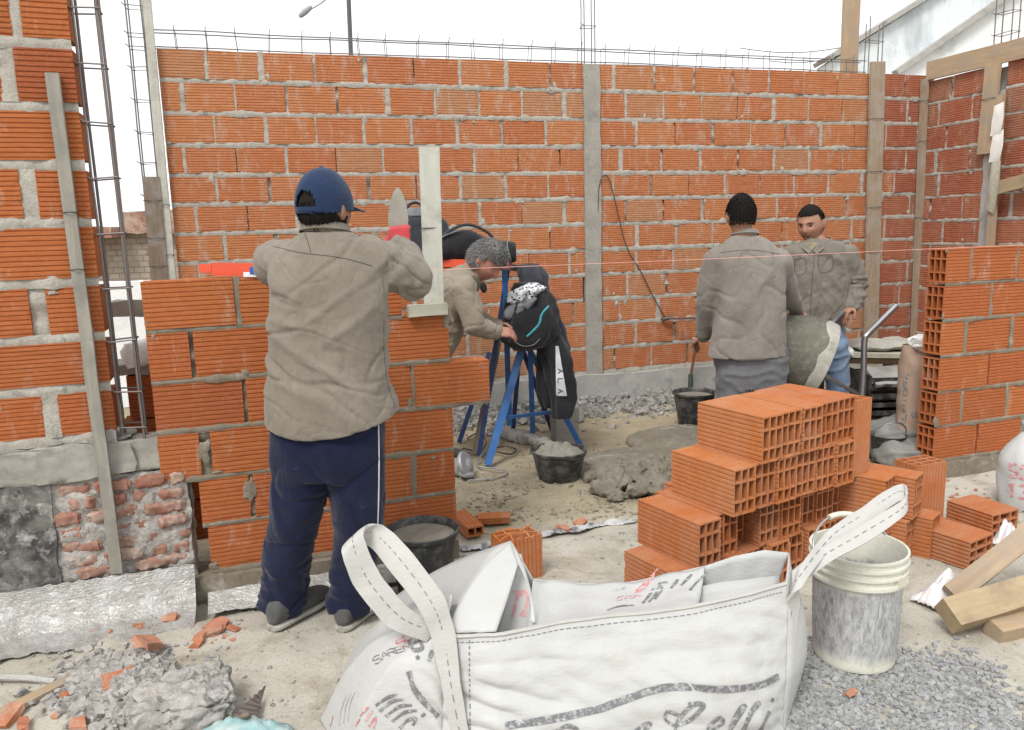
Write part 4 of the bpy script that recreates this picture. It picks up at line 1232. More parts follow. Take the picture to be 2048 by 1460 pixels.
    flap_script([[(1215, 1222), (1240, 1214), (1268, 1212)], [(1285, 1208), (1300, 1190), (1308, 1178)], [(1298, 1206), (1312, 1188), (1318, 1174)], [(1310, 1200), (1324, 1180), (1320, 1168), (1336, 1166)], [(1342, 1178), (1356, 1160)], [(1362, 1172), (1384, 1150)]], .010, 'print_grey')
    flap_script([[(1380, 1182), (1400, 1160), (1418, 1146)]], .010, 'print_grey')
    for tx, o, c, h, wd, mt in (('CION', (1232, 1204), (12, -4), 9, .004, 'print_red'), ('EST', (1270, 1190), (14, -8), 10, .005, 'print_red'), ('NUS', (1222, 1186), (9, -3), 6, .0025, 'print_pale')):
        mb = MB(); u0, v0 = find_uv(flap, *o); u1, v1 = find_uv(flap, o[0] + c[0], o[1] + c[1]); u2, v2 = find_uv(flap, o[0] + 4, o[1] - h)
        lettering(mb, flap, tx, (u0, v0), (u1 - u0, v1 - v0), (u2 - u0, v2 - v0), wd, 1, 1.0); s_ = mb.build('printed_word', mt, t); s_['kind'] = 'stuff'
    # digits showing through inside the peak
    mb = MB(); lettering(mb, tent_in, '72', (.22, .32), (.24, 0), (.02, .26), .010, -1, 1.4); lettering(mb, tent_in, '72', (.22, .32), (.24, 0), (.02, .26), .010, 1, 1.4)
    s_ = mb.build('printed_word', 'print_red_pale', t); s_['kind'] = 'stuff'
build_bag()

# ---- buckets
def bucket_mat():
    t = NT('bucket_white'); v = t.coord('Object')
    sx = t.n.new('ShaderNodeSeparateXYZ'); t.l.new(t.tc.outputs['Object'], sx.inputs[0])
    n = t.noise(t.coord('Object', (1, 1, .7)), 14, 8, .78, .6); f = t.noise(t.coord('Object', (1, 1, .35)), 60, 6, .75, .8)
    cream = t.mix(t.ramp(n, (.4, 0.0), (.7, 1.0)), (.70, .69, .60), (.58, .56, .45))
    dirt = t.mix(t.ramp(f, (.38, 0.0), (.62, 1.0)), (.25, .252, .258), (.52, .52, .51))
    band = t.ramp(t.math('ADD', sx.outputs[2], t.math('MULTIPLY', n, .09)), (.07, 0.0), (.11, 1.0), (.318, 1.0), (.335, 0.15))
    col = t.mix(t.math('MULTIPLY', band, t.ramp(n, (.28, .35), (.42, 1.0))), cream, dirt)
    t.bump(f, .3, .003); t.out(col, .65, 0, .35)
bucket_mat()
simple('plastic_cream', (.64, .62, .50), .6, 0, .35, 10, (.52, .50, .38))
simple('steel', (.42, .42, .43), .35, .9)
def white_bucket():
    c = G(1706, 1312, 0); c.z = .004
    t = thing('white_bucket', 'cement-stained white plastic bucket beside the bulk bag', 'bucket', c)
    prof = [(.0, 0), (.118, 0), (.124, .006), (.130, .12), (.137, .285), (.137, .290), (.149, .292), (.149, .302), (.139, .304), (.140, .322), (.150, .324), (.150, .331), (.141, .333), (.142, .350), (.151, .352), (.151, .359), (.143, .361), (.144, .376), (.150, .378), (.150, .386), (.143, .386), (.139, .36), (.132, .12), (.126, .012), (.0, .012)]
    mb = MB(); mb.lathe(prof, (0, 0, 0), 56); o = mb.build('body', 'bucket_white'); o.parent = t; shade(o, 35)
    mb = MB(); pts = []
    for k in range(25):
        a = math.pi * k / 24; p = Vector((.156 * math.cos(a), .10 * math.sin(a), .340 + .115 * math.sin(a))); pts.append(Matrix.Rotation(.28, 3, 'Z') @ p)
    mb.tube(pts, .0035, 8); o = mb.build('bail', 'steel'); o.parent = t
    mb = MB(); mb.tube([pts[k] for k in range(8, 15)], .010, 10); o = mb.build('grip', 'plastic_cream'); o.parent = t
    mb = MB(); rough_box(mb, T(.08, -.119, .316) @ RZ(.6), .035, .02, .03, .02, .0005, 3); o = mb.build('lug', 'plastic_cream'); o.parent = t
white_bucket()
def mortar_bucket(label, c, r, h, heap, rz=0):
    t = thing('mortar_bucket', label, 'bucket', c)
    prof = [(0, 0), (r * .68, 0), (r * .72, .006), (r * .97, h - .02), (r * 1.04, h - .012), (r * 1.05, h), (r * 1.0, h + .003), (r * .95, h - .004), (r * .9, h - .05), (0, h - .06)]
    mb = MB(); mb.lathe(prof, (0, 0, 0), 40); o = mb.build('body', 'black_plastic'); o.parent = t; shade(o, 40)
    mb = MB(); n = 26
    def fn(u, v):
        rr = v * r * .965; a = u * 2 * math.pi
        z = h - .028 + heap * (1 - v ** 2) + (.006 + heap * .45) * fbm(Vector((math.cos(a) * v * 3, math.sin(a) * v * 3, h * 9)), 4) * min(1, (1 - v) * 4)
        return (rr * math.cos(a), rr * math.sin(a), z)
    mb.grid(fn, 40, 14); o = mb.build('wet_mortar', 'mortar_wet'); o.parent = t; shade(o, 180)
    mb = MB(); pts = [Vector((r * 1.04 * math.cos(a), r * 1.04 * math.sin(a) * .96, h - .012 + .012 * math.sin(a * 2))) for a in [math.pi * k / 20 + rz for k in range(21)]]
    mb.tube(pts, .0032, 6); o = mb.build('wire_handle', 'wire'); o.parent = t
mortar_bucket("black rubber bucket full of mortar behind the mason's right foot", G(850, 1188), .142, .275, .0, 0.2)
mortar_bucket('black rubber bucket heaped with mortar under the blue trestle', G(1118, 955) - V(0, 0, .03), .158, .20, .055, 2.8)
mortar_bucket('dark bucket beside the tap pipe at the back wall', V(1.30, 5.42, .0), .15, .26, .0, 0)

# ---- planks and scraps at the right edge
board('timber_plank', G(1903, 1190, .06), G(2100, 1035, .32), .075, .055, 'wood_tan', up=(-.3, -.75, .6), step=.05)
tag(bpy.data.objects['timber_plank'], 'pale rough plank leaning up to the right behind the other plank', 'plank')
o = board('timber_plank', G(1895, 1232, .075), G(2120, 1165, .13), .10, .07, 'wood_pale', up=(-.15, -.65, .75), step=.05); tag(o, 'yellowish thick plank lying low in front of the leaning plank', 'plank')
o = board('timber_plank', G(1985, 1262, .03), G(2130, 1232, .035), .07, .06, 'wood_tan', up=(0, -.3, 1), step=.05); tag(o, 'short brown timber block under the yellowish plank', 'plank')
simple('thin_plastic', (.72, .71, .72), .3, 0, .5, 6, (.66, .55, .52), .5, .8)
def scrap(label, pts, seed, h=.06, mat='thin_plastic'):
    c = sum((G(*p) for p in pts), Vector()) / len(pts); R = random.Random(seed); mb = MB()
    P = [G(*p) for p in pts]
    def fn(u, v):
        a = P[0].lerp(P[1], u); b = P[3].lerp(P[2], u); p = a.lerp(b, v)
        p.z = .012 + h * math.sin(v * math.pi) * math.sin(u * math.pi) * (.7 + .6 * n1(u * 4, v * 4, seed)) + .02 * abs(n1(u * 7 + v * 3, v * 6, seed + 3))
        return p
    mb.sheet(fn, 18, 16, .002); return solo('plastic_scrap', label, 'plastic', mb, mat, angle=180)
scrap('crumpled clear plastic scrap at the end of the planks', [(1818, 1205), (1885, 1232), (1935, 1190), (1905, 1160)], 3, .10)
scrap('small white and blue plastic scrap on the loose brick', [(1982, 1095), (2030, 1105), (2035, 1065), (1995, 1058)], 6, .09)
scrap('white plastic scrap on the sand near the right wall', [(1983, 918), (2010, 930), (2020, 920), (1990, 910)], 9, .03)

def printed_sack():
    c = G(2046, 1010); t = thing('printed_sack', 'knotted white sack with red digits at the right edge', 'sack', c)
    def surf(u, v):
        a = u * 2 * math.pi; z = v * .40
        r = .115 * (1 - .15 * (1 - v) ** 6) * (1 if v < .55 else max(.10, 1 - ((v - .55) / .45) ** 1.6 * .92))
        r *= 1 + .07 * n1(math.cos(a) * 2, math.sin(a) * 2, v * 4) + .03 * math.sin(a * 7) * max(0, v - .5)
        return c + Vector((r * math.cos(a) * 1.1, r * math.sin(a), z))
    mb = MB(); mb.grid(surf, 48, 30); mb.build('sack_body', 'bag_white', t, angle=180)
    mb = MB(); k = c + Vector((0, 0, .385)); blob(mb, k + Vector((0, 0, .03)), (.035, .03, .045), None, .4, 2, 3); mb.build('tied_neck', 'bag_white', t, angle=180)
    for tx, v0 in (('52-', .42), ('13-0', .17)):
        mb = MB(); lettering(mb, surf, tx, (.565, v0), (.052, 0), (0, .17), .011, 1, 1.3, .003); s_ = mb.build('printed_word', 'print_red', t); s_['kind'] = 'stuff'
printed_sack()

# ---- rubble and scraps, lower left
def chip(mb, c, s, R, flat=.5):
    M = Matrix.Rotation(R.uniform(0, 6.28), 3, 'Z') @ Matrix.Rotation(R.uniform(-.5, .5), 3, 'X') @ Matrix.Rotation(R.uniform(-.5, .5), 3, 'Y')
    pts = []
    for dx in (-.5, .5):
        for dy in (-.5, .5):
            for dz in (-.5, .5):
                p = Vector((dx * s * R.uniform(.6, 1.3), dy * s * R.uniform(.5, 1.1), dz * s * flat * R.uniform(.5, 1.2))); pts.append(Vector(c) + M @ p)
    mb.add(pts, [(0, 1, 3, 2), (4, 6, 7, 5), (0, 4, 5, 1), (2, 3, 7, 6), (0, 2, 6, 4), (1, 5, 7, 3)])
def rubble_left():
    # big broken lump of concrete
    t = thing('concrete_lump', 'broken lump of concrete footing with crumbled top at lower left', 'rubble', G(370, 1450))
    a, b = G(300, 1475), G(452, 1440); mb = MB()
    rough_box(mb, T(*((a + b) / 2 + Vector((-.03, .04, .045)))) @ RZ(.35), .28, .22, .125, .008, .022, 15, 4.2, rnd=.2); o = mb.build('lump', 'rubble', t, angle=70)
    mb = MB(); rough_box(mb, T(*((a + b) / 2 + Vector((-.05, .04, .105)))) @ RZ(.5) @ RX(.1), .20, .11, .03, .010, .016, 18, 2.2, rnd=.5); mb.build('plaster_crust', 'lime_mortar', t, angle=50)
    # loose chips (too many and too small to count)
    R = random.Random(8); mb = MB()
    for k in range(1900):
        px_, py_ = R.gauss(250, 62), R.gauss(1385, 38)
        if py_ > 1470 or py_ < 1290: continue
        g = G(px_, py_); d = math.hypot((px_ - 265) / 135, (py_ - 1392) / 82); z = max(0, .060 * (1 - d ** 1.6))
        chip(mb, g + Vector((0, 0, z + R.uniform(-.002, .014))), R.choice([.007, .011, .016, .024, .034]) * R.uniform(.8, 1.2), R, .7)
    struct(solo('concrete_chips', 'heap of grey concrete chips beside the broken lump', 'rubble', mb, 'rubble', smooth=False), 'stuff')
    mb = MB()
    def mound(u, v):
        q = G(lerp(130, 400, u), lerp(1310, 1475, v)); d = math.hypot((u - .5) * 2, (v - .5) * 2)
        q.z = max(-.012, .060 * (1 - d ** 1.6)) + .014 * fbm(q * 18, 4) * max(0, 1 - d); return q
    mb.grid(mound, 40, 40, flip=True); struct(solo('rubble_mound', 'mound of crushed mortar under the loose chips', 'rubble', mb, 'rubble', angle=180), 'stuff')
    spots = [(300, 1318, .075, 'largest orange brick shard behind the rubble mound'), (283, 1304, .05, 'orange brick shard touching the largest one behind the rubble mound'), (240, 1398, .085, 'long orange brick shard on top of the rubble mound'),
             (140, 1395, .045, 'small orange shard at the left foot of the rubble mound'), (205, 1335, .035, 'small brick shard between the lath and the rubble mound'), (20, 1440, .08, 'broad brick shard beside the lath at the lower left edge'),
             (48, 1456, .05, 'smaller brick shard below the broad one at lower left'), (160, 1460, .06, 'brick shard cut by the lower edge left of the mound'), (338, 1242, .05, 'orange shard lying against the foil membrane'),
             (415, 1272, .095, 'biggest brick shard in the trench by the left foundation'), (436, 1256, .08, 'tilted brick shard behind the biggest one in the trench'), (398, 1288, .06, 'brick shard at the near end of the trench'), (470, 1264, .045, 'brick shard in the trench closest to the mason'),
             (1700, 1395, .032, 'single orange shard lying on the grey gravel'), (1130, 1062, .065, 'brick shard on the doorway membrane'), (1160, 1050, .05, 'brick shard right of the doorway membrane shard'), (1040, 1088, .055, 'brick shard beside the standing half brick'),
             (1950, 1010, .055, 'reddish shard on the dirt before the right low wall')]
    for k, (x, y, s, lab) in enumerate(spots):
        g = G(x, y); R2 = random.Random(k + 40); mb = MB(); z = .062 if (220 < x < 310 and 1310 < y < 1420) else .014
        M = T(*(g + Vector((0, 0, z)))) @ RZ(R2.uniform(0, 6)) @ RX(R2.uniform(-.4, .4)) @ RY(R2.uniform(-.3, .3))
        rough_box(mb, M, s * R2.uniform(.9, 1.4), s * R2.uniform(.5, .8), s * .24, s * .45, s * .22, 30, k * 3.1)
        solo('brick_shard', lab, 'brick shard', mb, 'brick_shard', smooth=False)
    mb = MB(); R3 = random.Random(91)
    for (x, y, n, sx, sy) in ((240, 1390, 30, 80, 40), (290, 1318, 26, 40, 14), (250, 1250, 30, 90, 14), (420, 1276, 16, 40, 14), (150, 1430, 14, 50, 30), (1940, 1000, 26, 50, 40), (1100, 1070, 8, 60, 10)):
        for k in range(n):
            g = G(R3.gauss(x, sx * .5), R3.gauss(y, sy * .5)); chip(mb, (g.x, g.y, .006), R3.uniform(.006, .022), R3, .45)
    struct(solo('brick_chips', 'scattered small orange brick chips on the floor', 'rubble', mb, 'brick_shard', smooth=False), 'stuff')
rubble_left()
def foil_mat():
    t = NT('foil'); v = t.coord('Object'); n = t.noise(v, 9, 7, .7); c = t.mix(t.ramp(n, (.40, 0.0), (.62, 1.0)), (.50, .49, .475), (.34, .325, .295))
    c = t.mix(t.ramp(t.noise(v, 26, 6, .75), (.60, 0.0), (.70, .5)), c, (.22, .20, .17))
    q = t.coord('Object', (1, 1, 2.2)); w = t.noise(q, 22, 3, .6, 1.5); a = t.math('ABSOLUTE', t.math('SUBTRACT', w, .5))
    t.bump(t.mix(.5, t.ramp(a, (0.0, 1.0), (.12, 0.0)), t.voro(q, 55)), .6, .007); t.out(c, .45, .3, .5)
foil_mat()
def foil_strips():
    # aluminium-faced waterproof membrane turned down over the footing
    mb = MB(); A = w1(-1.3, -.035, .145); B = w1(.09, -.035, .135)
    def fn(u, v):
        p = A.lerp(B, u); d = N1 * (.015 + .24 * v ** 1.5 + .05 * v * n1(u * 9, 2) + .02 * v * n1(u * 31, 5)); p = p + d
        p.z = .150 * max(0, 1 - v * 1.7) ** 1.5 + .004 + .012 * abs(n1(u * 26, v * 6, 3)) * (1 - v * .5) + .005 * n1(u * 70, v * 12, 3); return p
    mb.sheet(fn, 110, 22, .003); solo('foil_membrane', 'crumpled silver waterproof membrane along the left foundation', 'membrane', mb, 'foil', angle=70)
    mb = MB(); A2 = w1(.13, -.03, .06); B2 = w1(1.05, -.03, .05)
    def fn2(u, v):
        p = A2.lerp(B2, u) + N1 * (.10 * v + .03 * n1(u * 7, 2)); p.z = .055 * (1 - v) - .03 + .012 * abs(n1(u * 22, v * 5, 1)); return p
    mb.sheet(fn2, 60, 10, .003); solo('foil_membrane', 'torn silver membrane strip under the low wall behind the mason', 'membrane', mb, 'foil', angle=70)
    mb = MB(); A3 = w1(1.20, .03, .02); B3 = w1(2.35, .06, .02)
    def fn3(u, v):
        p = A3.lerp(B3, u) + N1 * ((.05 + .05 * n1(u * 9, 3)) * (v - .5) + .03 * n1(u * 6, 5) + .012 * n1(u * 30, v * 2, 5)); p.z = .006 + .018 * max(0, n1(u * 14, v * 3, 7)) + .012 * abs(n1(u * 40, v * 6, 2)) + .006 * math.sin(v * 3.14); return p
    mb.sheet(fn3, 110, 8, .003); solo('foil_membrane', 'ragged pale membrane edge across the doorway floor', 'membrane', mb, 'foil_pale', angle=50)
simple('foil_pale', (.50, .50, .50), .5, .15, .5, 12, (.14, .14, .145), .50, .60, 1.0, 40)
foil_strips()
o = board('wood_lath', G(-30, 1452), G(214, 1328), .045, .016, 'wood_tan', up=(0, 0, 1)); tag(o, 'long thin wooden lath lying at the lower left', 'lath'); o.location.z += .012
mb = MB(); mb.tube([G(-40, 1360) + Vector((0, 0, .014)), G(60, 1364) + Vector((0, 0, .014)), G(112, 1370) + Vector((0, 0, .012))], .011, 8); solo('grey_pipe', 'short grey pipe lying beside the wooden lath', 'pipe', mb, 'concrete')
def hand_saw():
    t = thing('hand_saw', 'rusty hand saw blade sticking out beside the concrete lump', 'saw', G(480, 1420))
    a, b, c, d = G(420, 1475, .04), G(532, 1372, .035), G(527, 1386, .02), G(505, 1470, .02); mb = MB()
    n = 22; top = []
    for k in range(n + 1):
        p = a.lerp(b, k / n); top.append(p + Vector((0, 0, .006 if k % 2 else 0)))
    bot = [d.lerp(c, k / n) for k in range(n + 1)]
    off = Vector((0, .0018, 0)); m = n + 1
    mb.add(top + bot + [p + off for p in top] + [p + off for p in bot], [(i, i + 1, m + i + 1, m + i) for i in range(n)] + [(2 * m + i, 3 * m + i, 3 * m + i + 1, 2 * m + i + 1) for i in range(n)] + [(i, 2 * m + i, 2 * m + i + 1, i + 1) for i in range(n)])
    mb.build('blade', 'saw_steel', t, smooth=False)
    mb = MB(); h = G(488, 1440, .05); loft(mb, [(h + Vector((-.01, 0, -.04)), (.016, 0, 0), (0, .01, 0)), (h, (.02, 0, 0), (0, .012, 0)), (h + Vector((.012, -.02, .03)), (.012, 0, 0), (0, .01, 0))], 14, sub=4); mb.build('handle', 'wood_dark', t)
simple('saw_steel', (.20, .175, .16), .55, .5, .4, 20, (.14, .09, .07))
hand_saw()
simple('teal_plastic', (.24, .42, .43), .4, 0, .5, 8, (.46, .52, .50), .42, .62)
mb = MB()
def _teal(u, v):
    p = G(lerp(405, 590, u), lerp(1468, 1540, v)); p.z = .050 * math.sin(u * math.pi) ** .6 * (.5 + .5 * math.sin(v * math.pi + .6)) + .02 * abs(n1(u * 6, v * 5, 2)) + .01 * n1(u * 15, v * 13, 2) + .01; return p
mb.sheet(_teal, 26, 16, .003); solo('plastic_bag', 'pale teal plastic bag cut by the lower edge', 'bag', mb, 'teal_plastic', angle=180)

# ---- gravel and grit
def gravel():
    R = random.Random(12); mb = MB(); k = 0
    while k < 15000:
        x, y = R.uniform(1530, 2120), R.uniform(1200, 1520)
        g = G(x, y); f = n1(g.x * 3.3, g.y * 3.3, 4) * .8 + 1.05 - ((x - 1640) / 420) ** 2 * .8 - max(0, (1335 - y) / 90) - max(0, (x - 1900) / 260) * .4
        k += 1
        if R.random() > f * (.35 if R.random() < .4 else 1): continue
        s = R.choice([.005, .007, .009, .012, .015, .018]) * R.uniform(.8, 1.15)
        chip(mb, (g.x, g.y, ground_h(g.x, g.y) + s * .22), s, R, .65)
    struct(solo('gravel', 'grey crushed gravel spread in front of the white bucket', 'gravel', mb, 'stone', smooth=False), 'stuff')
    mb = MB()
    for k in range(5200):
        if k < 3600: g = Vector((R.uniform(-2.2, 3.2), R.uniform(1.9, 4.6), 0))
        else: g = w2(R.uniform(0.6, 5.2), -abs(R.gauss(0.05, .28)) - .02, 0)
        s = R.choice([.003, .004, .006, .009, .013]) * (1.0 if k < 3600 else R.uniform(1, 3.4))
        chip(mb, (g.x, g.y, ground_h(g.x, g.y) + s * .2), s, R, .6)
    struct(solo('grit', 'scattered grit and small rubble on the floor', 'rubble', mb, 'rubble', smooth=False), 'stuff')
gravel()
grain('rubble_grey', (0.21, 0.20, 0.185), (0.36, 0.345, 0.32), 18, (0.12, 0.115, 0.105), 0.8, 0.01, 0.95, 60)
grain('crumbs', (0.22, 0.19, 0.135), (0.33, 0.295, 0.225), 20)
def rubble_back():
    R = random.Random(77); mb = MB()
    for k in range(4200):
        s = R.uniform(1.7, 4.5); y = -abs(R.gauss(.12, .15)) - .02; p = w2(s, y, 0); r = R.choice([.010, .014, .018, .024, .032, .05]) * R.uniform(.8, 1.2)
        if R.random() > .75 + .5 * n1(s * 2, y * 4): continue
        chip(mb, (p.x, p.y, ground_h(p.x, p.y) + r * .2 + max(0, .05 * (1 - abs(y + .1) / .2)) * R.random()), r, R, .85)
    struct(solo('rubble_bank', 'crumbled concrete rubble along the foot of the back wall', 'rubble', mb, 'rubble_grey', smooth=False), 'stuff')
    mb = MB()
    for k in range(1500):
        g = G(R.uniform(915, 1420), R.uniform(880, 1040)); r = R.choice([.006, .009, .013, .02]) * R.uniform(.8, 1.3)
        if n1(g.x * 3, g.y * 3, 8) < -.1: continue
        chip(mb, (g.x, g.y, ground_h(g.x, g.y) + r * .15), r, R, .5)
    struct(solo('mortar_crumbs', 'dark crumbs of mortar and sand on the inner floor', 'rubble', mb, 'crumbs', smooth=False), 'stuff')
rubble_back()

# ================================================================ people
from mathutils.bvhtree import BVHTree
def cloth_mat(name, c1, c2, wr=0.35, fine=500, stain=None):
    t = NT(name); v = t.coord('Object')
    n = t.noise(v, 4, 5, .6); f = t.noise(v, 26, 5, .65, 1.2)
    col = t.mix(t.ramp(n, (.35, 0.0), (.7, 1.0)), c1, c2)
    col = t.mix(t.ramp(f, (.35, .35), (.55, 0.0)), col, tuple(c * .72 for c in c1))
    if stain:
        col = t.mix(t.ramp(t.noise(v, 11, 7, .75), (.62, 0.0), (.72, .8)), col, stain)
    w = t.noise(v, fine, 2, .5)
    cz = t.noise(t.coord('Object', (1, 1, .8)), 7, 2, .5, .8); ab = t.math('ABSOLUTE', t.math('SUBTRACT', cz, .5)); sh = t.ramp(ab, (0.0, 0.0), (.06, .8), (.2, 1.0))
    b1 = t.n.new('ShaderNodeBump'); t.l.new(sh, b1.inputs['Height']); b1.inputs['Strength'].default_value = wr * .7; b1.inputs['Distance'].default_value = .008
    b2 = t.n.new('ShaderNodeBump'); t.l.new(t.mix(.25, f, w), b2.inputs['Height']); b2.inputs['Strength'].default_value = wr; b2.inputs['Distance'].default_value = .006
    t.l.new(b1.outputs[0], b2.inputs['Normal']); t.l.new(b2.outputs[0], t.b.inputs['Normal'])
    t.b.inputs['Sheen Weight'].default_value = .15
    return t.out(col, .9, 0, .15)
cloth_mat('khaki', (.185, .160, .128), (.235, .208, .172), .35, 500, (.27, .245, .21))
cloth_mat('khaki_b', (.195, .175, .152), (.265, .243, .215), .35, 500, (.30, .28, .25))
cloth_mat('khaki_d', (.175, .155, .128), (.215, .195, .165))
cloth_mat('khaki_c', (.235, .198, .148), (.28, .245, .195))
cloth_mat('navy', (.0065, .009, .030), (.011, .016, .045), .3, 500, (.05, .056, .09))
cloth_mat('cap_blue', (.015, .029, .072), (.020, .038, .086), .12, 900)
cloth_mat('grey_trouser', (.115, .115, .125), (.16, .16, .17), .3, 500, (.26, .26, .26))
cloth_mat('jeans', (.18, .26, .40), (.26, .35, .49), .3)
cloth_mat('shoe_grey', (.07, .07, .068), (.12, .12, .115), .3, 300, (.22, .21, .19))
cloth_mat('glove_red', (.42, .045, .055), (.50, .07, .075), .3)
cloth_mat('black_cloth', (.016, .016, .018), (.032, .032, .036), .4)
cloth_mat('charcoal_cloth', (.035, .037, .045), (.055, .057, .068), .4)
cloth_mat('grey_cloth', (.15, .155, .165), (.24, .25, .265), .5)
simple('sole', (.40, .385, .34), .7, 0, .3, 20, (.26, .245, .215))
simple('hair_black', (.009, .008, .007), .85, 0, .15, 120, (.022, .018, .016), .4, .7, .6, 220)
simple('hair_grey', (.12, .12, .118), .75, 0, .3, 120, (.30, .295, .285), .35, .65, .5, 220)
simple('stubble', (.055, .036, .026), .9, 0, .1, 160, (.15, .088, .06), .42, .62)
simple('eye_dark', (.015, .012, .01), .25)
simple('stripe_white', (.55, .55, .58), .8)
simple('seam', (.085, .075, .062), .9)
def skin_mat(name, c):
    t = NT(name); v = t.coord('Object'); n = t.noise(v, 18, 5, .6)
    col = t.mix(t.ramp(n, (.35, 0.0), (.7, 1.0)), c, tuple(x * .82 for x in c))
    t.bump(t.noise(v, 150, 3, .6), .15, .003)
    t.b.inputs['Subsurface Weight'].default_value = .08; t.b.inputs['Subsurface Radius'].default_value = (.02, .008, .004)
    return t.out(col, .55, 0, .35)
skin_mat('skin_a', (.30, .150, .095)); skin_mat('skin_b', (.37, .19, .125)); skin_mat('skin_c', (.42, .205, .15))

def solidify(mb, voxel, smooth=4, name='tmp'):
    """one continuous surface out of overlapping closed shells"""
    me = mb.mesh(name, []); ob = bpy.data.objects.new(name, me); COL.objects.link(ob)
    m = ob.modifiers.new('r', 'REMESH'); m.mode = 'VOXEL'; m.voxel_size = voxel
    if smooth:
        s = ob.modifiers.new('s', 'SMOOTH'); s.iterations = smooth; s.factor = .5
    dg = bpy.context.evaluated_depsgraph_get()
    out = bpy.data.meshes.new_from_object(ob.evaluated_get(dg), depsgraph=dg)
    bpy.data.objects.remove(ob); bpy.data.meshes.remove(me)
    return out
def displace(me, fn):
    n = len(me.vertices); co = np.empty(n * 3, 'f'); me.vertices.foreach_get('co', co); co = co.reshape(-1, 3)
    no = np.empty(n * 3, 'f'); me.vertex_normals.foreach_get('vector', no); no = no.reshape(-1, 3)
    d = np.array([fn(Vector(c), Vector(q)) for c, q in zip(co, no)], 'f')
    co += no * d[:, None]; me.vertices.foreach_set('co', co.ravel()); me.update()
def part_of(me, name, mat, parent):
    me.materials.clear(); me.materials.append(MATS[mat]); me.name = name
    me.polygons.foreach_set('use_smooth', [True] * len(me.polygons))
    o = bpy.data.objects.new(name, me); COL.objects.link(o); put_under(o, parent); return o
def path(pts, sub=5):
    P = [Vector(p) for p in pts]; out = []
    for i in range(len(P) - 1):
        a, b, c, d = P[max(i - 1, 0)], P[i], P[i + 1], P[min(i + 2, len(P) - 1)]
        for k in range(sub):
            t = k / sub; out.append(.5 * ((2 * b) + (c - a) * t + (2 * a - 5 * b + 4 * c - d) * t * t + (3 * b - a - 3 * c + d) * t ** 3))
    out.append(P[-1]); return out
def limb(mb, pts, rad, n=16, sub=5, end=True):
    q = path(pts, sub); m = len(q); r = []
    for i in range(m):
        x = i / (m - 1) * (len(rad) - 1); k = min(int(x), len(rad) - 2); t = x - k; t = t * t * (3 - 2 * t); r.append(lerp(rad[k], rad[k + 1], t))
    mb.tube(q, r, n)
    for p, rr in ((q[0], r[0]), (q[-1], r[-1]))[:2 if end else 1]: blob(mb, p, (rr, rr, rr), None, 0, 1, 0, (n, 8))
def crease(p, f, seed, w=.10, ax=(1, 1, 1)):
    q = Vector((p.x * ax[0], p.y * ax[1], p.z * ax[2])) * f + Vector((seed, seed * 1.3, -seed)); v = mnoise.noise(q); return math.exp(-(v / w) ** 2)
def ridge(p, f, seed, ax=(1, 1, 1)):
    q = Vector((p.x * ax[0], p.y * ax[1], p.z * ax[2])) * f + Vector((seed, seed * 1.3, -seed)); return 1 - 2 * abs(mnoise.noise(q))
def head_shape(d):
    x, y, z = d
    r = 1 / math.sqrt((x / .076) ** 2 + (y / .098) ** 2 + (z / .117) ** 2); p = Vector(d) * r
    if p.z < -.02:
        t = (-p.z - .02) / .097; p.x *= 1 - .30 * t
        if p.y < 0: p.y *= 1 - .45 * t
    if p.y > 0:
        ax, zz = p.x, p.z; g = lambda v, s: math.exp(-(v / s) ** 2)
        p.y *= .96
        p.y += .024 * g(ax, .0125) * g(zz + .020, .021) + .010 * g(ax, .010) * g(zz - .004, .02)
        p.y += .006 * g(zz - .030, .010) * g(ax, .045) - .012 * (g(ax - .031, .014) + g(ax + .031, .014)) * g(zz - .010, .012)
        p.y += .007 * g(ax, .024) * g(zz + .060, .008) + .005 * g(ax, .02) * g(zz + .072, .006) - .005 * g(ax, .026) * g(zz + .0665, .004) + .013 * g(ax, .025) * g(zz + .100, .016)
        p.y += .006 * (g(ax - .045, .02) + g(ax + .045, .02)) * g(zz + .02, .022)
    return p
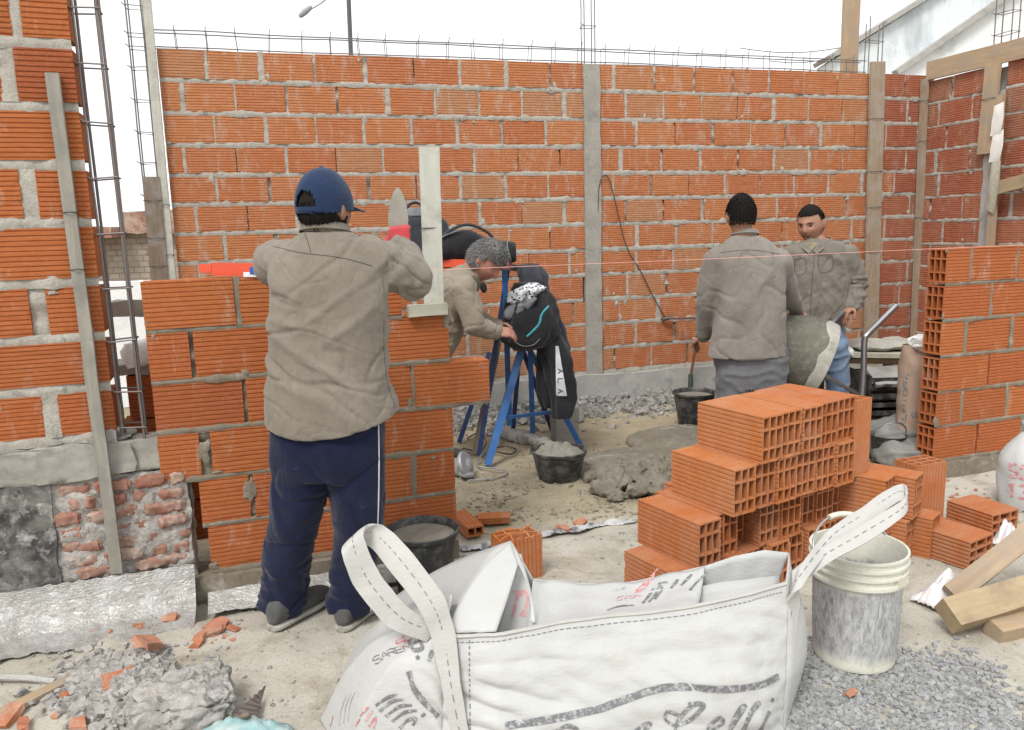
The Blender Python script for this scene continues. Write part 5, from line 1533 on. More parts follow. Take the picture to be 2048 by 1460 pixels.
class Head:
    def __init__(s, c, fwd, up=(0, 0, 1), k=1.0):
        s.c = Vector(c); f = Vector(fwd).normalized(); u = Vector(up); u = (u - f * u.dot(f)).normalized(); r = f.cross(u)
        s.M = Matrix((r, f, u)).transposed(); s.k = k
    def at(s, p): return s.c + s.M @ (Vector(p) * s.k)
    def mesh(s, mb, nu=56, nv=44):
        rings = []
        for i in range(1, nv):
            th = math.pi * i / nv
            rings.append([s.at(head_shape((math.sin(th) * math.sin(a), math.sin(th) * math.cos(a), math.cos(th)))) for a in [2 * math.pi * k / nu for k in range(nu)]])
        mb.rings(rings, True)
        for sx in (1, -1):
            blob(mb, s.at((sx * .078, -.008, -.004)), (.010 * s.k, .020 * s.k, .032 * s.k), s.M @ Matrix.Rotation(.35 * sx, 3, 'Z'), .12, 2, 3, (12, 10))
    def shell(s, name, mat, parent, pred, off, nu=72, nv=54, rough=.003, seed=0):
        bm = bmesh.new(); V_ = {}
        def dirv(i, k): th = math.pi * i / nv; a = 2 * math.pi * k / nu; return Vector((math.sin(th) * math.sin(a), math.sin(th) * math.cos(a), math.cos(th)))
        def vert(i, k):
            k %= nu
            if i in (0, nv): k = 0
            if (i, k) not in V_:
                d = dirv(i, k); p = head_shape(d); o_ = off(d) if callable(off) else off
                p = p + d * (o_ + rough * mnoise.noise(d * 14 + Vector((seed, 0, 0)))); V_[(i, k)] = bm.verts.new(s.at(p))
            return V_[(i, k)]
        for i in range(nv):
            for k in range(nu):
                d = (dirv(i, k) + dirv(i + 1, k + 1)).normalized()
                jd = .05 * mnoise.noise(d * 9 + Vector((seed, 3, 1))) + .03 * mnoise.noise(d * 30); q_ = Vector((d.x, d.y + jd, d.z + jd)).normalized()
                if not pred(q_, head_shape(q_)): continue
                vs_ = [vert(i, k), vert(i + 1, k), vert(i + 1, k + 1), vert(i, k + 1)]; u = []
                for v in vs_:
                    if v not in u: u.append(v)
                try: bm.faces.new(u)
                except ValueError: pass
        bmesh.ops.recalc_face_normals(bm, faces=bm.faces)
        bmesh.ops.solidify(bm, geom=bm.faces[:], thickness=.004 * s.k)
        me = bpy.data.meshes.new(name); bm.to_mesh(me); bm.free(); return part_of(me, name, mat, parent)
def strands(H, parent, pred, n, ln, flow, mat, seed, lift=.004, w=.0016):
    R = random.Random(seed); mb = MB(); k = 0
    while k < n:
        d = Vector((R.gauss(0, 1), R.gauss(0, 1), R.gauss(0, 1))).normalized(); p = head_shape(d); k += 1
        if not pred(d, p): continue
        b = H.at(p + d * lift); nn = (H.M @ d).normalized(); fl = H.M @ Vector(flow(d)); fl = fl - nn * fl.dot(nn)
        dr = (nn * R.uniform(.35, .9) + fl * R.uniform(.6, 1.2) + Vector((R.gauss(0, .25), R.gauss(0, .25), R.gauss(0, .25)))).normalized()
        sd = dr.cross(nn).normalized() * w; L = ln * R.uniform(.6, 1.3)
        mb.add([b - sd, b + sd, b + dr * L * .6 + sd * .7 - nn * .001, b + dr * L - nn * .002, b + dr * L * .6 - sd * .7 - nn * .001], [(0, 1, 2, 3, 4)])
    o = mb.build('hair_strands', mat, parent, smooth=False); o['kind'] = 'stuff'
def hand(mb, wrist, fdir, palm_n, thumb_side, curl=.5, k=1.0, r=.0088):
    """palm and five fingers; fdir along the fingers, palm_n out of the palm, thumb_side towards the thumb"""
    f = Vector(fdir).normalized(); n = Vector(palm_n); n = (n - f * n.dot(f)).normalized(); t = Vector(thumb_side); t = (t - f * t.dot(f) - n * t.dot(n)).normalized()
    w = Vector(wrist)
    loft(mb, [(w, t * .026 * k, n * .019 * k), (w + f * .03 * k, t * .036 * k, n * .017 * k), (w + f * .07 * k, t * .042 * k, n * .015 * k), (w + f * .092 * k, t * .040 * k, n * .012 * k)], 16, 2.4, sub=3)
    for i, (o, L) in enumerate(((.031, .072), (.011, .080), (-.010, .075), (-.029, .058))):
        p = w + f * (.086 * k) + t * (o * k); d = f.copy(); pts = [p - d * .02 * k, p]
        for s, ln in enumerate((.45, .32, .23)):
            ang = curl * (1.1, 1.25, .9)[s]; d = (d * math.cos(ang) + n * math.sin(ang)); p = p + d * (L * ln * k); pts.append(p)
        mb.tube(pts, [r * k, r * k, r * .95 * k, r * .88 * k, r * .7 * k], 8)
    p = w + f * .025 * k + t * .030 * k; d = (f * .55 + t * .65 + n * .4).normalized(); pts = [p - d * .015 * k, p, p + d * .035 * k]; d2 = (f * .75 + t * .1 + n * .6 * (0.5 + curl)).normalized(); pts += [pts[-1] + d2 * .03 * k, pts[-1] + d2 * .052 * k]
    mb.tube(pts, [r * 1.2 * k, r * 1.25 * k, r * 1.1 * k, r * 1.0 * k, r * .75 * k], 8)
def surface(o):
    me = o.data; return BVHTree.FromPolygons([v.co.copy() for v in me.vertices], [tuple(p.vertices) for p in me.polygons])
def trace(name, obj, pxs, r, mat, parent, k=6, lift=.0):
    """a sewn line following a garment's surface"""
    bv = surface(obj); pts = []
    for (x, y) in smooth_line(pxs, k):
        h = bv.ray_cast(CAM, ray(x, y).normalized())
        if h[0] is not None: pts.append(h[0] + (CAM - h[0]).normalized() * lift)
    if len(pts) > 1:
        mb = MB(); mb.tube(pts, r, 5); return mb.build(name, mat, parent)
def shoe(parent, heel, d, k=1.0, mat='shoe_grey'):
    heel = Vector(heel); heel.z = 0; d = Vector(d); d.z = 0; d.normalize(); s = d.cross(Vector((0, 0, 1))); z = Vector((0, 0, 1))
    g = ground_h(heel.x, heel.y); heel.z = g + .004
    mb = MB(); S = []
    for (x, hw, h) in ((-.012, .022, .05), (.0, .034, .085), (.05, .040, .10), (.10, .043, .085), (.16, .048, .062), (.21, .047, .05), (.25, .038, .042), (.275, .018, .03)):
        S.append((heel + d * x * k + z * (.02 + h / 2) * k, s * hw * k, z * (h / 2) * k, 2.5))
    loft(mb, S, 20, sub=3, amp=.003, freq=20); o = mb.build('shoe', mat, parent, angle=180)
    mb = MB(); rows = []
    for (x, hw) in ((-.018, .020), (.0, .036), (.05, .041), (.10, .042), (.16, .050), (.21, .050), (.25, .041), (.283, .016)): rows.append((x, hw))
    S = [(heel + d * x * k + z * .010 * k, s * hw * .97 * k, z * .011 * k, 4.0) for x, hw in rows]
    loft(mb, S, 20, sub=3); mb.build('sole', 'sole', o, angle=60)
def collar(parent, c, rx, ry, rt, fw, h, mat, tilt=.3, open_front=True):
    mb = MB(); c = Vector(c); n = 40
    prof = ((1.0, 0), (1.05, h * .5), (1.01, h), (1.09, h * .98), (1.20, h * .30), (1.16, h * .22))
    rings = []
    for (k, dz) in prof:
        ring = []
        for i in range(n + 1):
            a = math.pi * 2 * i / n + math.pi / 2
            lo = -tilt * .05 * math.sin(a)
            ring.append(c + rt * (math.cos(a) * rx * k) + fw * (math.sin(a) * ry * k) + Vector((0, 0, dz + lo - .010 * (math.sin(a) > .8))))
        rings.append(ring)
    mb.rings(rings, False, closed=False)
    return mb.build('collar', mat, parent, angle=50)
def sec(pl, pr, depth, fw, e=2.5, z=None):
    """a garment ring from its left and right outline points"""
    a, b = Vector(pl), Vector(pr); return ((a + b) / 2, (b - a) / 2, Vector(fw) * depth, e)
def shrink(secs, k): return [(s[0], s[1] * k, s[2] * k, s[3]) for s in secs]

# ---------------------------------------------------------------- the mason at the low wall
def mason():
    t = thing('person', 'mason seen from behind in navy cap, khaki shirt and navy track trousers', 'person', G(640, 1270))
    Y = 2.63; fw = Vector((.06, 1, 0)).normalized(); rt = Vector((1, -.06, 0)).normalized(); d = lambda x, y, dy=0.0: D(x, y, Y + dy)
    S = [sec(d(534, 842), d(800, 822), .150, fw, 2.6), sec(d(533, 800), d(790, 790), .150, fw), sec(d(538, 740), d(778, 735), .142, fw), sec(d(541, 660), d(774, 660), .135, fw), sec(d(543, 590), d(776, 590), .130, fw),
         sec(d(545, 540), d(772, 545), .125, fw), sec(d(556, 503), d(760, 510), .108, fw), sec(d(580, 480), d(735, 482), .090, fw), sec(d(603, 464), d(698, 464), .072, fw)]
    hem = S[0]
    rs, re, rw = d(735, 522, .02), d(826, 556, .10), d(797, 497, .27)
    ls, le, lw = d(578, 522, .03), d(562, 545, .22), d(610, 560, .44)
    mb = MB(); loft(mb, S, 44, sub=4)
    limb(mb, [rs, rs.lerp(re, .5) + Vector((0, 0, .004)), re], [.088, .082, .074], 20, 6); limb(mb, [re, re.lerp(rw, .5), rw], [.074, .064, .046], 20, 6)
    limb(mb, [ls, ls.lerp(le, .55) + Vector((-.03, 0, .01)), le], [.082, .080, .072], 20, 6); limb(mb, [le, lw], [.074, .048], 20, 6)
    me = solidify(mb, .006, 8)
    c0 = d(655, 620)
    def wr(p, n):
        u = (p.x - c0.x); z = p.z
        low = max(0, min(1, (1.28 - z) / .5))
        q1 = Vector((u * .75 + z * .75, p.y * .5, z * .3 - u * .3)); q2 = Vector((u * .8 - z * .8, p.y * .4, z * .25 + u * .25))
        arm = max(0, min(1, (u - .17) / .05)) if z > 1.05 else 0
        wv = Vector((fbm(p * 4, 2), 0, fbm(p * 4 + Vector((5, 5, 5)), 2))) * .04
        tri = Vector((p.x * .5, p.y * .4, p.z * .5)) * 4
        m1 = max(0, min(1, .55 + 1.8 * mnoise.noise(tri + Vector((2, 2, 2))))); m2 = 1 - m1
        def fam(ang, seed, fb, fa, w):
            ca, sa = math.cos(ang), math.sin(ang); al = u * ca + z * sa + wv.x; ac = -u * sa + z * ca + wv.z * .6
            v_ = mnoise.noise(Vector((al * fa + seed, ac * fb, p.y * 2.5 + seed))); return math.exp(-(v_ / w) ** 2)
        f = m1 * (.4 + .6 * low) * (.014 * fam(.72, 3.1, 8, 2.2, .16) - .011 * fam(.80, 7.7, 11, 3.0, .07)) + m2 * (.010 * fam(-.55, 11.3, 9, 2.4, .15) - .009 * fam(-.35, 5.9, 13, 3.2, .06))
        f += .005 * fam(1.35, 2.2, 10, 2.0, .12) * max(0, min(1, (.95 - z) / .2)) + .006 * fbm(p * 4, 2)
        if arm: f += arm * (.009 * crease(Vector((u * 1.5 + z * .9, p.y * 1.3, z * .5 - u * .4)), 8, 1.7, .12) - .007 * crease(Vector((u * 1.2 + z * 1.2, p.y * 1.3, z * .5)), 10, 4.7, .06))
        hem_k = max(0, min(1, (z - hem[0].z) / .12)); f *= .25 + .75 * hem_k
        return f - .004
    displace(me, wr)
    for v in me.vertices:      # curved shirt tail: lower at the middle of the back
        if v.co.z < hem[0].z + .10:
            u = (v.co.x - hem[0].x) / hem[1].length; k = (hem[0].z + .10 - v.co.z) / .10
            v.co.z -= .055 * k * (1 - min(1, u * u)) - .0
    shirt = part_of(me, 'shirt', 'khaki', t)
    # trousers
    mb = MB()
    P = [sec(d(548, 800), d(770, 795), .115, fw), sec(d(545, 860), d(768, 855), .125, fw), sec(d(543, 910), d(767, 910), .125, fw), sec(d(545, 950), d(766, 950), .11, fw)]
    loft(mb, P, 36, sub=3)
    kl, al, kr, ar = d(580, 1082, .05), G(566, 1240) + Vector((0, .0, .0)), d(714, 1085, .05), G(700, 1240)
    al.z = .062; ar.z = .062
    limb(mb, [d(604, 905), d(598, 985, .01), kl, kl.lerp(al, .55) + Vector((0, .0, 0)), al], [.108, .100, .088, .083, .088], 22, 6, False)
    limb(mb, [d(708, 905), d(714, 985, .01), kr, kr.lerp(ar, .55), ar], [.108, .097, .085, .081, .086], 22, 6, False)
    me = solidify(mb, .0075, 5)
    def wp(p, n):
        a = max(0, ridge(p, 8, 2.2, (1, 1, 1.6))) ** 2; k = max(0, min(1, (.35 - p.z) / .25)); b = max(0, ridge(p, 9, 5.2, (.6, .6, 3.0))) ** 2
        return .003 * a + .008 * b * k + .004 * fbm(p * 6, 2) - .006 * crease(p, 4.5, 3.3, .06, (1, 1, 1.5)) + .006 * crease(p, 4, 9.3, .12, (1.4, 1, .4)) - .002
    displace(me, wp); trousers = part_of(me, 'trousers', 'navy', t)
    trace('side_stripe', trousers, [(757, 850), (758, 920), (757, 1000), (755, 1060)], .003, 'stripe_white', t, 8, .001)
    trace('side_stripe', trousers, [(738, 1155), (740, 1190), (742, 1215), (735, 1240)], .003, 'stripe_white', t, 8, .001)
    # head, turned to the right
    H = Head(d(650, 420, .0) + Vector((0, 0, 0)), (.42, .9, .03), k=1.0)
    mb = MB(); loft(mb, shrink(S, .82), 30, sub=3)
    limb(mb, [rs, re], [.055, .045]); limb(mb, [re, rw], [.045, .03]); limb(mb, [ls, le], [.055, .045]); limb(mb, [le, lw], [.045, .03])
    loft(mb, shrink(P, .85), 24, sub=2)
    for a, b, c in ((d(604, 905), kl, al), (d(708, 905), kr, ar)): limb(mb, [a, b, c], [.085, .06, .042])
    limb(mb, [d(655, 480), H.c + Vector((0, -.01, -.06))], [.062, .060]); H.mesh(mb)
    rh = rw + (rw - re).normalized() * .01
    gh = D(803, 503, rw.y + .0)
    hand(mb, gh, (-.10, .25, 1), (.05, 1, -.2), (-1, .1, 0), .95, .9)
    hand(mb, lw, (.3, .9, -.25), (0, -.1, -1), (.9, -.3, 0), .45)
    part_of(solidify(mb, .0052, 2), 'body', 'skin_a', t)
    # glove on the right hand
    mb = MB(); hand(mb, gh - Vector((0, 0, .004)), (-.10, .25, 1), (.05, 1, -.2), (-1, .1, 0), .95, 1.0, .0112); part_of(solidify(mb, .0045, 2), 'glove', 'glove_red', t)
    H.shell('hair', 'hair_black', t, lambda q, p: (p.z > -.055 and q.y < .25) and not (abs(q.x) > .9 and -.3 < q.z < .22), .004, seed=2)
    strands(H, t, lambda q, p: p.z > -.062 and p.z < .03 and q.y < .15 and not (abs(q.x) > .88 and q.z < .2), 7000, .010, lambda d: (0, -.2, -1), 'hair_black', 9, .004)
    # cap with rear opening and strap
    def in_arch(p): return p.y < 0 and ((p.x + .0) / .036) ** 2 + ((p.z - .012) / .042) ** 2 < 1 and p.z > .006
    cap = H.shell('cap', 'cap_blue', t, lambda q, p: p.z > -.004 - .004 * (p.y < 0) and not in_arch(p), lambda q: .011 + .010 * max(0, q.z), 96, 80, rough=.0012)
    mb = MB()
    def brim(u, v):
        a = lerp(-1.05, 1.05, u); r0 = Vector((math.sin(a) * .082, math.cos(a) * .104, .008)); ln = .072 * math.cos(a * .8) ** .7
        return H.at(r0 + Vector((math.sin(a) * .25, 1, -.28 - .10 * (abs(a) ** 2))).normalized() * (ln * v) + Vector((0, 0, .006 * v - .012 * abs(u - .5) * v)))
    mb.sheet(brim, 18, 8, .004); mb.build('brim', 'cap_blue', cap, angle=50)
    mb = MB(); blob(mb, H.at((0, 0, .137)), (.008, .008, .005), None, 0); mb.build('button', 'cap_blue', cap)
    mb = MB(); mb.rings([[H.at(head_shape(Vector((math.sin(a), -math.cos(a), zz)).normalized()) + Vector((math.sin(a), -math.cos(a), 0)) * of) for (zz, of) in ((-.02, .007), (-.02, .012), (.13, .012), (.13, .007))] for a in [lerp(-.55, .55, k / 14) for k in range(15)]]); mb.build('strap', 'cap_blue', cap)
    collar(t, d(651, 470, .0), .072, .070, rt, fw, .032, 'khaki')
    trace('yoke_seam', shirt, [(546, 492), (600, 505), (680, 515), (745, 532)], .0014, 'seam', t, 10, .0006)
    trace('shirt_seam', shirt, [(768, 640), (768, 700), (774, 760), (790, 815)], .0013, 'seam', t, 8, .0006)
    trace('collar_seam', shirt, [(608, 462), (616, 485), (622, 505)], .0012, 'seam', t, 6, .0006)
    shoe(t, G(550, 1266), (.50, .87, 0), 1.0); shoe(t, G(686, 1262), (.40, .92, 0), 1.0)
    # trowel in the gloved hand
    tr = thing('trowel', 'leaf-shaped steel mason trowel held up in a red glove', 'trowel', rh)
    mb = MB(); yb = rw.y + .055; A = D(795, 375, yb); B = D(797, 468, yb); ax = (A - B).normalized(); sd = Vector((.98, -.12, 0)).normalized(); nn = ax.cross(sd); L = (A - B).length
    outl = [(0, .012), (.06, .024), (.16, .035), (.30, .039), (.48, .037), (.66, .031), (.82, .022), (.94, .012), (1.0, .004)]
    rows = []
    for (k, w) in outl: c = B + ax * (L * k); rows.append([c - sd * w - nn * .001, c - nn * (.001 + .004 * k), c + sd * w - nn * .001, c + sd * w + nn * .001, c + nn * .002, c - sd * w + nn * .001])
    mb.rings(rows, True); mb.build('blade', 'trowel_steel', tr, angle=30)
    mb = MB(); mb.tube([B + ax * .02 - nn * .004, B - ax * .01 - nn * .02, B - ax * .035 - nn * .024], .005, 8); mb.build('tang', 'steel', tr)
    mb = MB(); mb.tube([B - ax * .03 - nn * .024, B - ax * .06 - nn * .024, B - ax * .13 - nn * .022], [.011, .014, .012], 12); mb.build('handle', 'wood_tan', tr)
simple('trowel_steel', (.30, .28, .235), .55, .25, .4, 16, (.36, .34, .29))
mason()

# ---------------------------------------------------------------- man at the tap, seen from behind
def tap_man():
    t = thing('person', 'dark-haired worker seen from behind with a hand on the tap', 'person', V(D(1500, 700, 4.5).x, 4.5, 0))
    Y = 4.5; fw = Vector((.10, 1, 0)).normalized(); rt = Vector((1, -.10, 0)).normalized(); d = lambda x, y, dy=0.0: D(x, y, Y + dy)
    S = [sec(d(1413, 714), d(1575, 712), .145, fw), sec(d(1418, 690), d(1573, 690), .145, fw), sec(d(1428, 640), d(1570, 640), .135, fw), sec(d(1432, 590), d(1570, 590), .13, fw), sec(d(1430, 545), d(1570, 545), .125, fw), sec(d(1432, 512), d(1566, 514), .112, fw), sec(d(1445, 488), d(1548, 490), .092, fw), sec(d(1463, 470), d(1520, 470), .07, fw)]
    ls, le, lw = d(1432, 520), d(1416, 605, .04), d(1409, 668, .16)
    rs, re, rw = d(1556, 522), d(1572, 580, .16), d(1592, 622, .36)
    mb = MB(); loft(mb, S, 40, sub=4)
    limb(mb, [ls, ls.lerp(le, .5) + Vector((-.01, 0, 0)), le], [.076, .072, .066], 18, 6); limb(mb, [le, lw], [.066, .050], 18, 6)
    limb(mb, [rs, rs.lerp(re, .5), re], [.076, .072, .066], 18, 6); limb(mb, [re, rw], [.066, .048], 18, 6)
    me = solidify(mb, .009, 5)
    displace(me, lambda p, n: .008 * crease(p, 4, 1.3, .14, (1, .6, .7)) - .006 * crease(Vector((p.x + p.z * .5, p.y, p.z)), 6, 6.3, .06, (1, .6, .7)) + .008 * fbm(p * 5, 2) - .004)
    shirt = part_of(me, 'shirt', 'khaki_b', t)
    trace('yoke_seam', shirt, [(1440, 505), (1500, 500), (1560, 508)], .0016, 'seam', t, 8, .0006)
    mb = MB(); P = [sec(d(1428, 690), d(1574, 690), .115, fw), sec(d(1430, 740), d(1574, 740), .12, fw), sec(d(1432, 775), d(1572, 775), .11, fw)]
    loft(mb, P, 30, sub=3); al, ar = V(P[0][0].x - .13, Y + .05, .07), V(P[0][0].x + .13, Y + .08, .07)
    limb(mb, [d(1465, 760), d(1462, 790) - V(0, 0, .16), al + V(0, 0, .2), al], [.10, .09, .075, .075], 18, 5); limb(mb, [d(1538, 760), d(1540, 790) - V(0, 0, .16), ar + V(0, 0, .2), ar], [.10, .09, .075, .075], 18, 5)
    me = solidify(mb, .010, 4); displace(me, lambda p, n: .011 * max(0, ridge(p, 7, 4.1, (1, 1, 2))) ** 2 + .004 * fbm(p * 9, 3) - .004); part_of(me, 'trousers', 'grey_trouser', t)
    H = Head(d(1482, 432), (.05, 1, -.05), k=1.0); mb = MB(); loft(mb, shrink(S, .82), 24, sub=2)
    limb(mb, [ls, le, lw], [.05, .045, .03]); limb(mb, [rs, re, rw], [.05, .045, .03]); loft(mb, shrink(P, .85), 24, sub=2)
    limb(mb, [d(1465, 760), al + V(0, 0, .2), al], [.07, .05, .04]); limb(mb, [d(1538, 760), ar + V(0, 0, .2), ar], [.07, .05, .04])
    limb(mb, [d(1490, 480), H.c + Vector((0, -.012, -.06))], [.058, .056]); H.mesh(mb)
    hand(mb, lw, (-.35, .55, -.45), (.2, .3, -.9), (.1, .9, .2), .5); hand(mb, rw, (.4, .8, -.2), (0, 0, -1), (-.8, .4, 0), .5)
    part_of(solidify(mb, .006, 2), 'body', 'skin_b', t)
    H.shell('hair', 'hair_black', t, lambda q, p: (p.z > -.040 and q.y < .30 and p.z > -.040 + max(0, q.y) * .16 + .02 * abs(q.x)) and not (abs(q.x) > .84 and q.z < .18), lambda q: .0045 + .006 * max(0, q.z + .1), rough=.003, seed=7)
    strands(H, t, lambda q, p: p.z > -.052 and q.y < .30 and p.z > -.045 + max(0, q.y) * .16 and not (abs(q.x) > .86 and q.z < .12), 9000, .012, lambda d: (d.x * .3, -.2, -.9), 'hair_black', 3, .007)
    collar(t, d(1490, 473), .066, .066, rt, fw, .032, 'khaki_b')
    shoe(t, al + V(0, -.09, 0), (-.1, 1, 0)); shoe(t, ar + V(0, -.09, 0), (.2, 1, 0))
tap_man()

# ---------------------------------------------------------------- man facing us at the mixer
def mixer_man():
    t = thing('person', 'worker with short dark hair facing the viewer beside the mixer', 'person', V(D(1640, 640, 5.15).x, 5.15, 0))
    Y = 5.15; fw = Vector((-.38, -.92, 0)).normalized(); rt = Vector((.92, -.38, 0)).normalized(); d = lambda x, y, dy=0.0: D(x, y, Y + dy)
    S = [sec(d(1588, 652), d(1694, 640), .13, fw), sec(d(1585, 625), d(1697, 620), .135, fw), sec(d(1583, 585), d(1700, 585), .13, fw), sec(d(1580, 545), d(1702, 545), .125, fw), sec(d(1576, 515), d(1700, 515), .118, fw), sec(d(1580, 494), d(1692, 492), .10, fw), sec(d(1600, 486), d(1674, 482), .085, fw), sec(d(1612, 480), d(1660, 476), .066, fw)]
    ls, le, lw = d(1586, 512), d(1572, 570, .0), d(1588, 622, -.14)
    rs, re, rw = d(1694, 512), d(1712, 570, .02), d(1704, 612, -.06)
    mb = MB(); loft(mb, S, 40, sub=4)
    limb(mb, [rs, rs.lerp(re, .5) + V(.01, 0, 0), re], [.078, .074, .068], 18, 6); limb(mb, [re, rw], [.068, .052], 18, 6)
    limb(mb, [ls, ls.lerp(le, .5), le], [.076, .07, .065], 18, 6); limb(mb, [le, lw], [.065, .05], 18, 6)
    me = solidify(mb, .009, 5)
    def wr(p, n):
        arm = 1 if (p.x > rs.x + .02 and p.z < re.z + .06) else 0
        return .008 * max(0, ridge(Vector((p.x + p.z * .6, p.y, p.z * .8 - p.x * .3)), 7, 2.3)) ** 2 + .007 * fbm(p * 8, 3) + .006 * crease(Vector((p.x + p.z * .6, p.y, p.z * .6)), 6, 5.3, .12) - .006 * crease(Vector((p.x - p.z * .5, p.y, p.z * .7)), 7, 9.3, .06) + arm * .014 * max(0, ridge(p, 9, 3.3, (.5, .5, 3))) - .004
    displace(me, wr); shirt = part_of(me, 'shirt', 'khaki_d', t)
    trace('button_placket', shirt, [(1630, 492), (1626, 540), (1622, 600), (1620, 645)], .0018, 'seam', t, 8, .001)
    trace('chest_pocket', shirt, [(1636, 512), (1662, 508), (1664, 538), (1640, 544), (1636, 512)], .0018, 'seam', t, 5, .001)
    trace('chest_pocket', shirt, [(1588, 520), (1610, 518), (1610, 545), (1592, 548), (1588, 520)], .0018, 'seam', t, 5, .001)
    mb = MB(); P = [sec(d(1592, 635), d(1690, 630), .115, fw), sec(d(1592, 670), d(1690, 668), .12, fw), sec(d(1594, 700), d(1688, 700), .105, fw)]
    loft(mb, P, 30, sub=3); c = P[0][0]; al, ar = V(c.x - .12, Y - .03, .07), V(c.x + .14, Y + .0, .07)
    limb(mb, [d(1615, 690), al + V(.01, 0, .38), al], [.098, .078, .068], 18, 6); limb(mb, [d(1666, 690), ar + V(-.01, 0, .38), ar], [.098, .078, .068], 18, 6)
    me = solidify(mb, .010, 4); displace(me, lambda p, n: .010 * max(0, ridge(p, 7, 9.1, (1, 1, 2))) ** 2 - .003); part_of(me, 'trousers', 'jeans', t)
    H = Head(d(1622, 449), (-.66, -.72, -.22), up=(-.08, 0, 1), k=1.06); mb = MB(); loft(mb, shrink(S, .82), 24, sub=2)
    limb(mb, [ls, le, lw], [.05, .045, .03]); limb(mb, [rs, re, rw], [.05, .045, .03]); loft(mb, shrink(P, .85), 24, sub=2)
    limb(mb, [d(1615, 690), al + V(.01, 0, .38), al], [.07, .05, .04]); limb(mb, [d(1666, 690), ar + V(-.01, 0, .38), ar], [.07, .05, .04])
    limb(mb, [d(1634, 486), H.c + Vector((.02, .03, -.05))], [.062, .058]); H.mesh(mb, 72, 60)
    hand(mb, rw, (-.65, -.35, -.35), (-.2, -.1, -.95), (-.2, -.9, .2), .7); hand(mb, lw, (.2, -.9, -.2), (0, 0, -1), (.9, 0, 0), .5)
    part_of(solidify(mb, .005, 1), 'body', 'skin_b', t)
    H.shell('hair', 'hair_black', t, lambda q, p: (p.z > .066 or (p.z > .030 and q.y < .25) or (q.y < -.1 and p.z > -.05)) and not (abs(q.x) > .88 and q.z < .25), lambda q: .0025 + .006 * max(0, q.z) ** 1.5, rough=.002, seed=4)
    strands(H, t, lambda q, p: (p.z > .064 or (p.z > .024 and q.y < .28)) and not (abs(q.x) > .9 and q.z < .2), 9000, .008, lambda d: (d.x, .4, .1), 'hair_black', 5, .004)
    H.shell('beard', 'stubble', t, lambda q, p: q.y > .25 and ((p.z < -.078 and abs(p.x) < .05) or (-.060 < p.z < -.047 and abs(p.x) < .026)), -.0015, rough=.0006)
    for sx in (1, -1):
        mb = MB(); q = H.at((sx * .030, .080, .010)); blob(mb, q, (.010, .008, .0042), H.M, 0, 1, 0, (10, 8)); mb.build('eye', 'eye_dark', t)
        mb = MB(); mb.tube([H.at((sx * .015, .098, .024)), H.at((sx * .030, .096, .029)), H.at((sx * .048, .085, .025))], [.0022, .0028, .0014], 6); mb.build('eyebrow', 'hair_black', t)
    collar(t, d(1636, 486), .076, .072, rt, fw, .028, 'khaki_d')
    bv = surface(shirt)
    def patch(name, mat, poly, lift):
        P_ = []
        for (x, y) in poly:
            h = bv.ray_cast(CAM, ray(x, y).normalized())
            if h[0] is not None: P_.append(h[0])
        if len(P_) < 3: return
        n_ = (CAM - P_[0]).normalized(); mb = MB(); m = len(P_); mb.add([p + n_ * lift for p in P_] + [p + n_ * (lift + .004) for p in P_], [tuple(range(m)), tuple(range(m, 2 * m))[::-1]] + [(i, (i + 1) % m, (i + 1) % m + m, i + m) for i in range(m)]); mb.build(name, mat, t, angle=30)
    patch('undershirt', 'undershirt', [(1611, 487), (1618, 485), (1630, 484), (1636, 486), (1627, 497), (1624, 501), (1618, 496)], .002)
    patch('collar_flap', 'khaki_b', [(1602, 485), (1612, 484), (1622, 502), (1618, 508), (1606, 497)], .006)
    patch('collar_flap', 'khaki_b', [(1636, 484), (1650, 484), (1648, 496), (1634, 508), (1626, 502)], .006)
    shoe(t, al + V(.02, .06, 0), (-.3, -.95, 0)); shoe(t, ar + V(.0, .06, 0), (.1, -1, 0))
simple('undershirt', (.25, .215, .14), .9)
mixer_man()

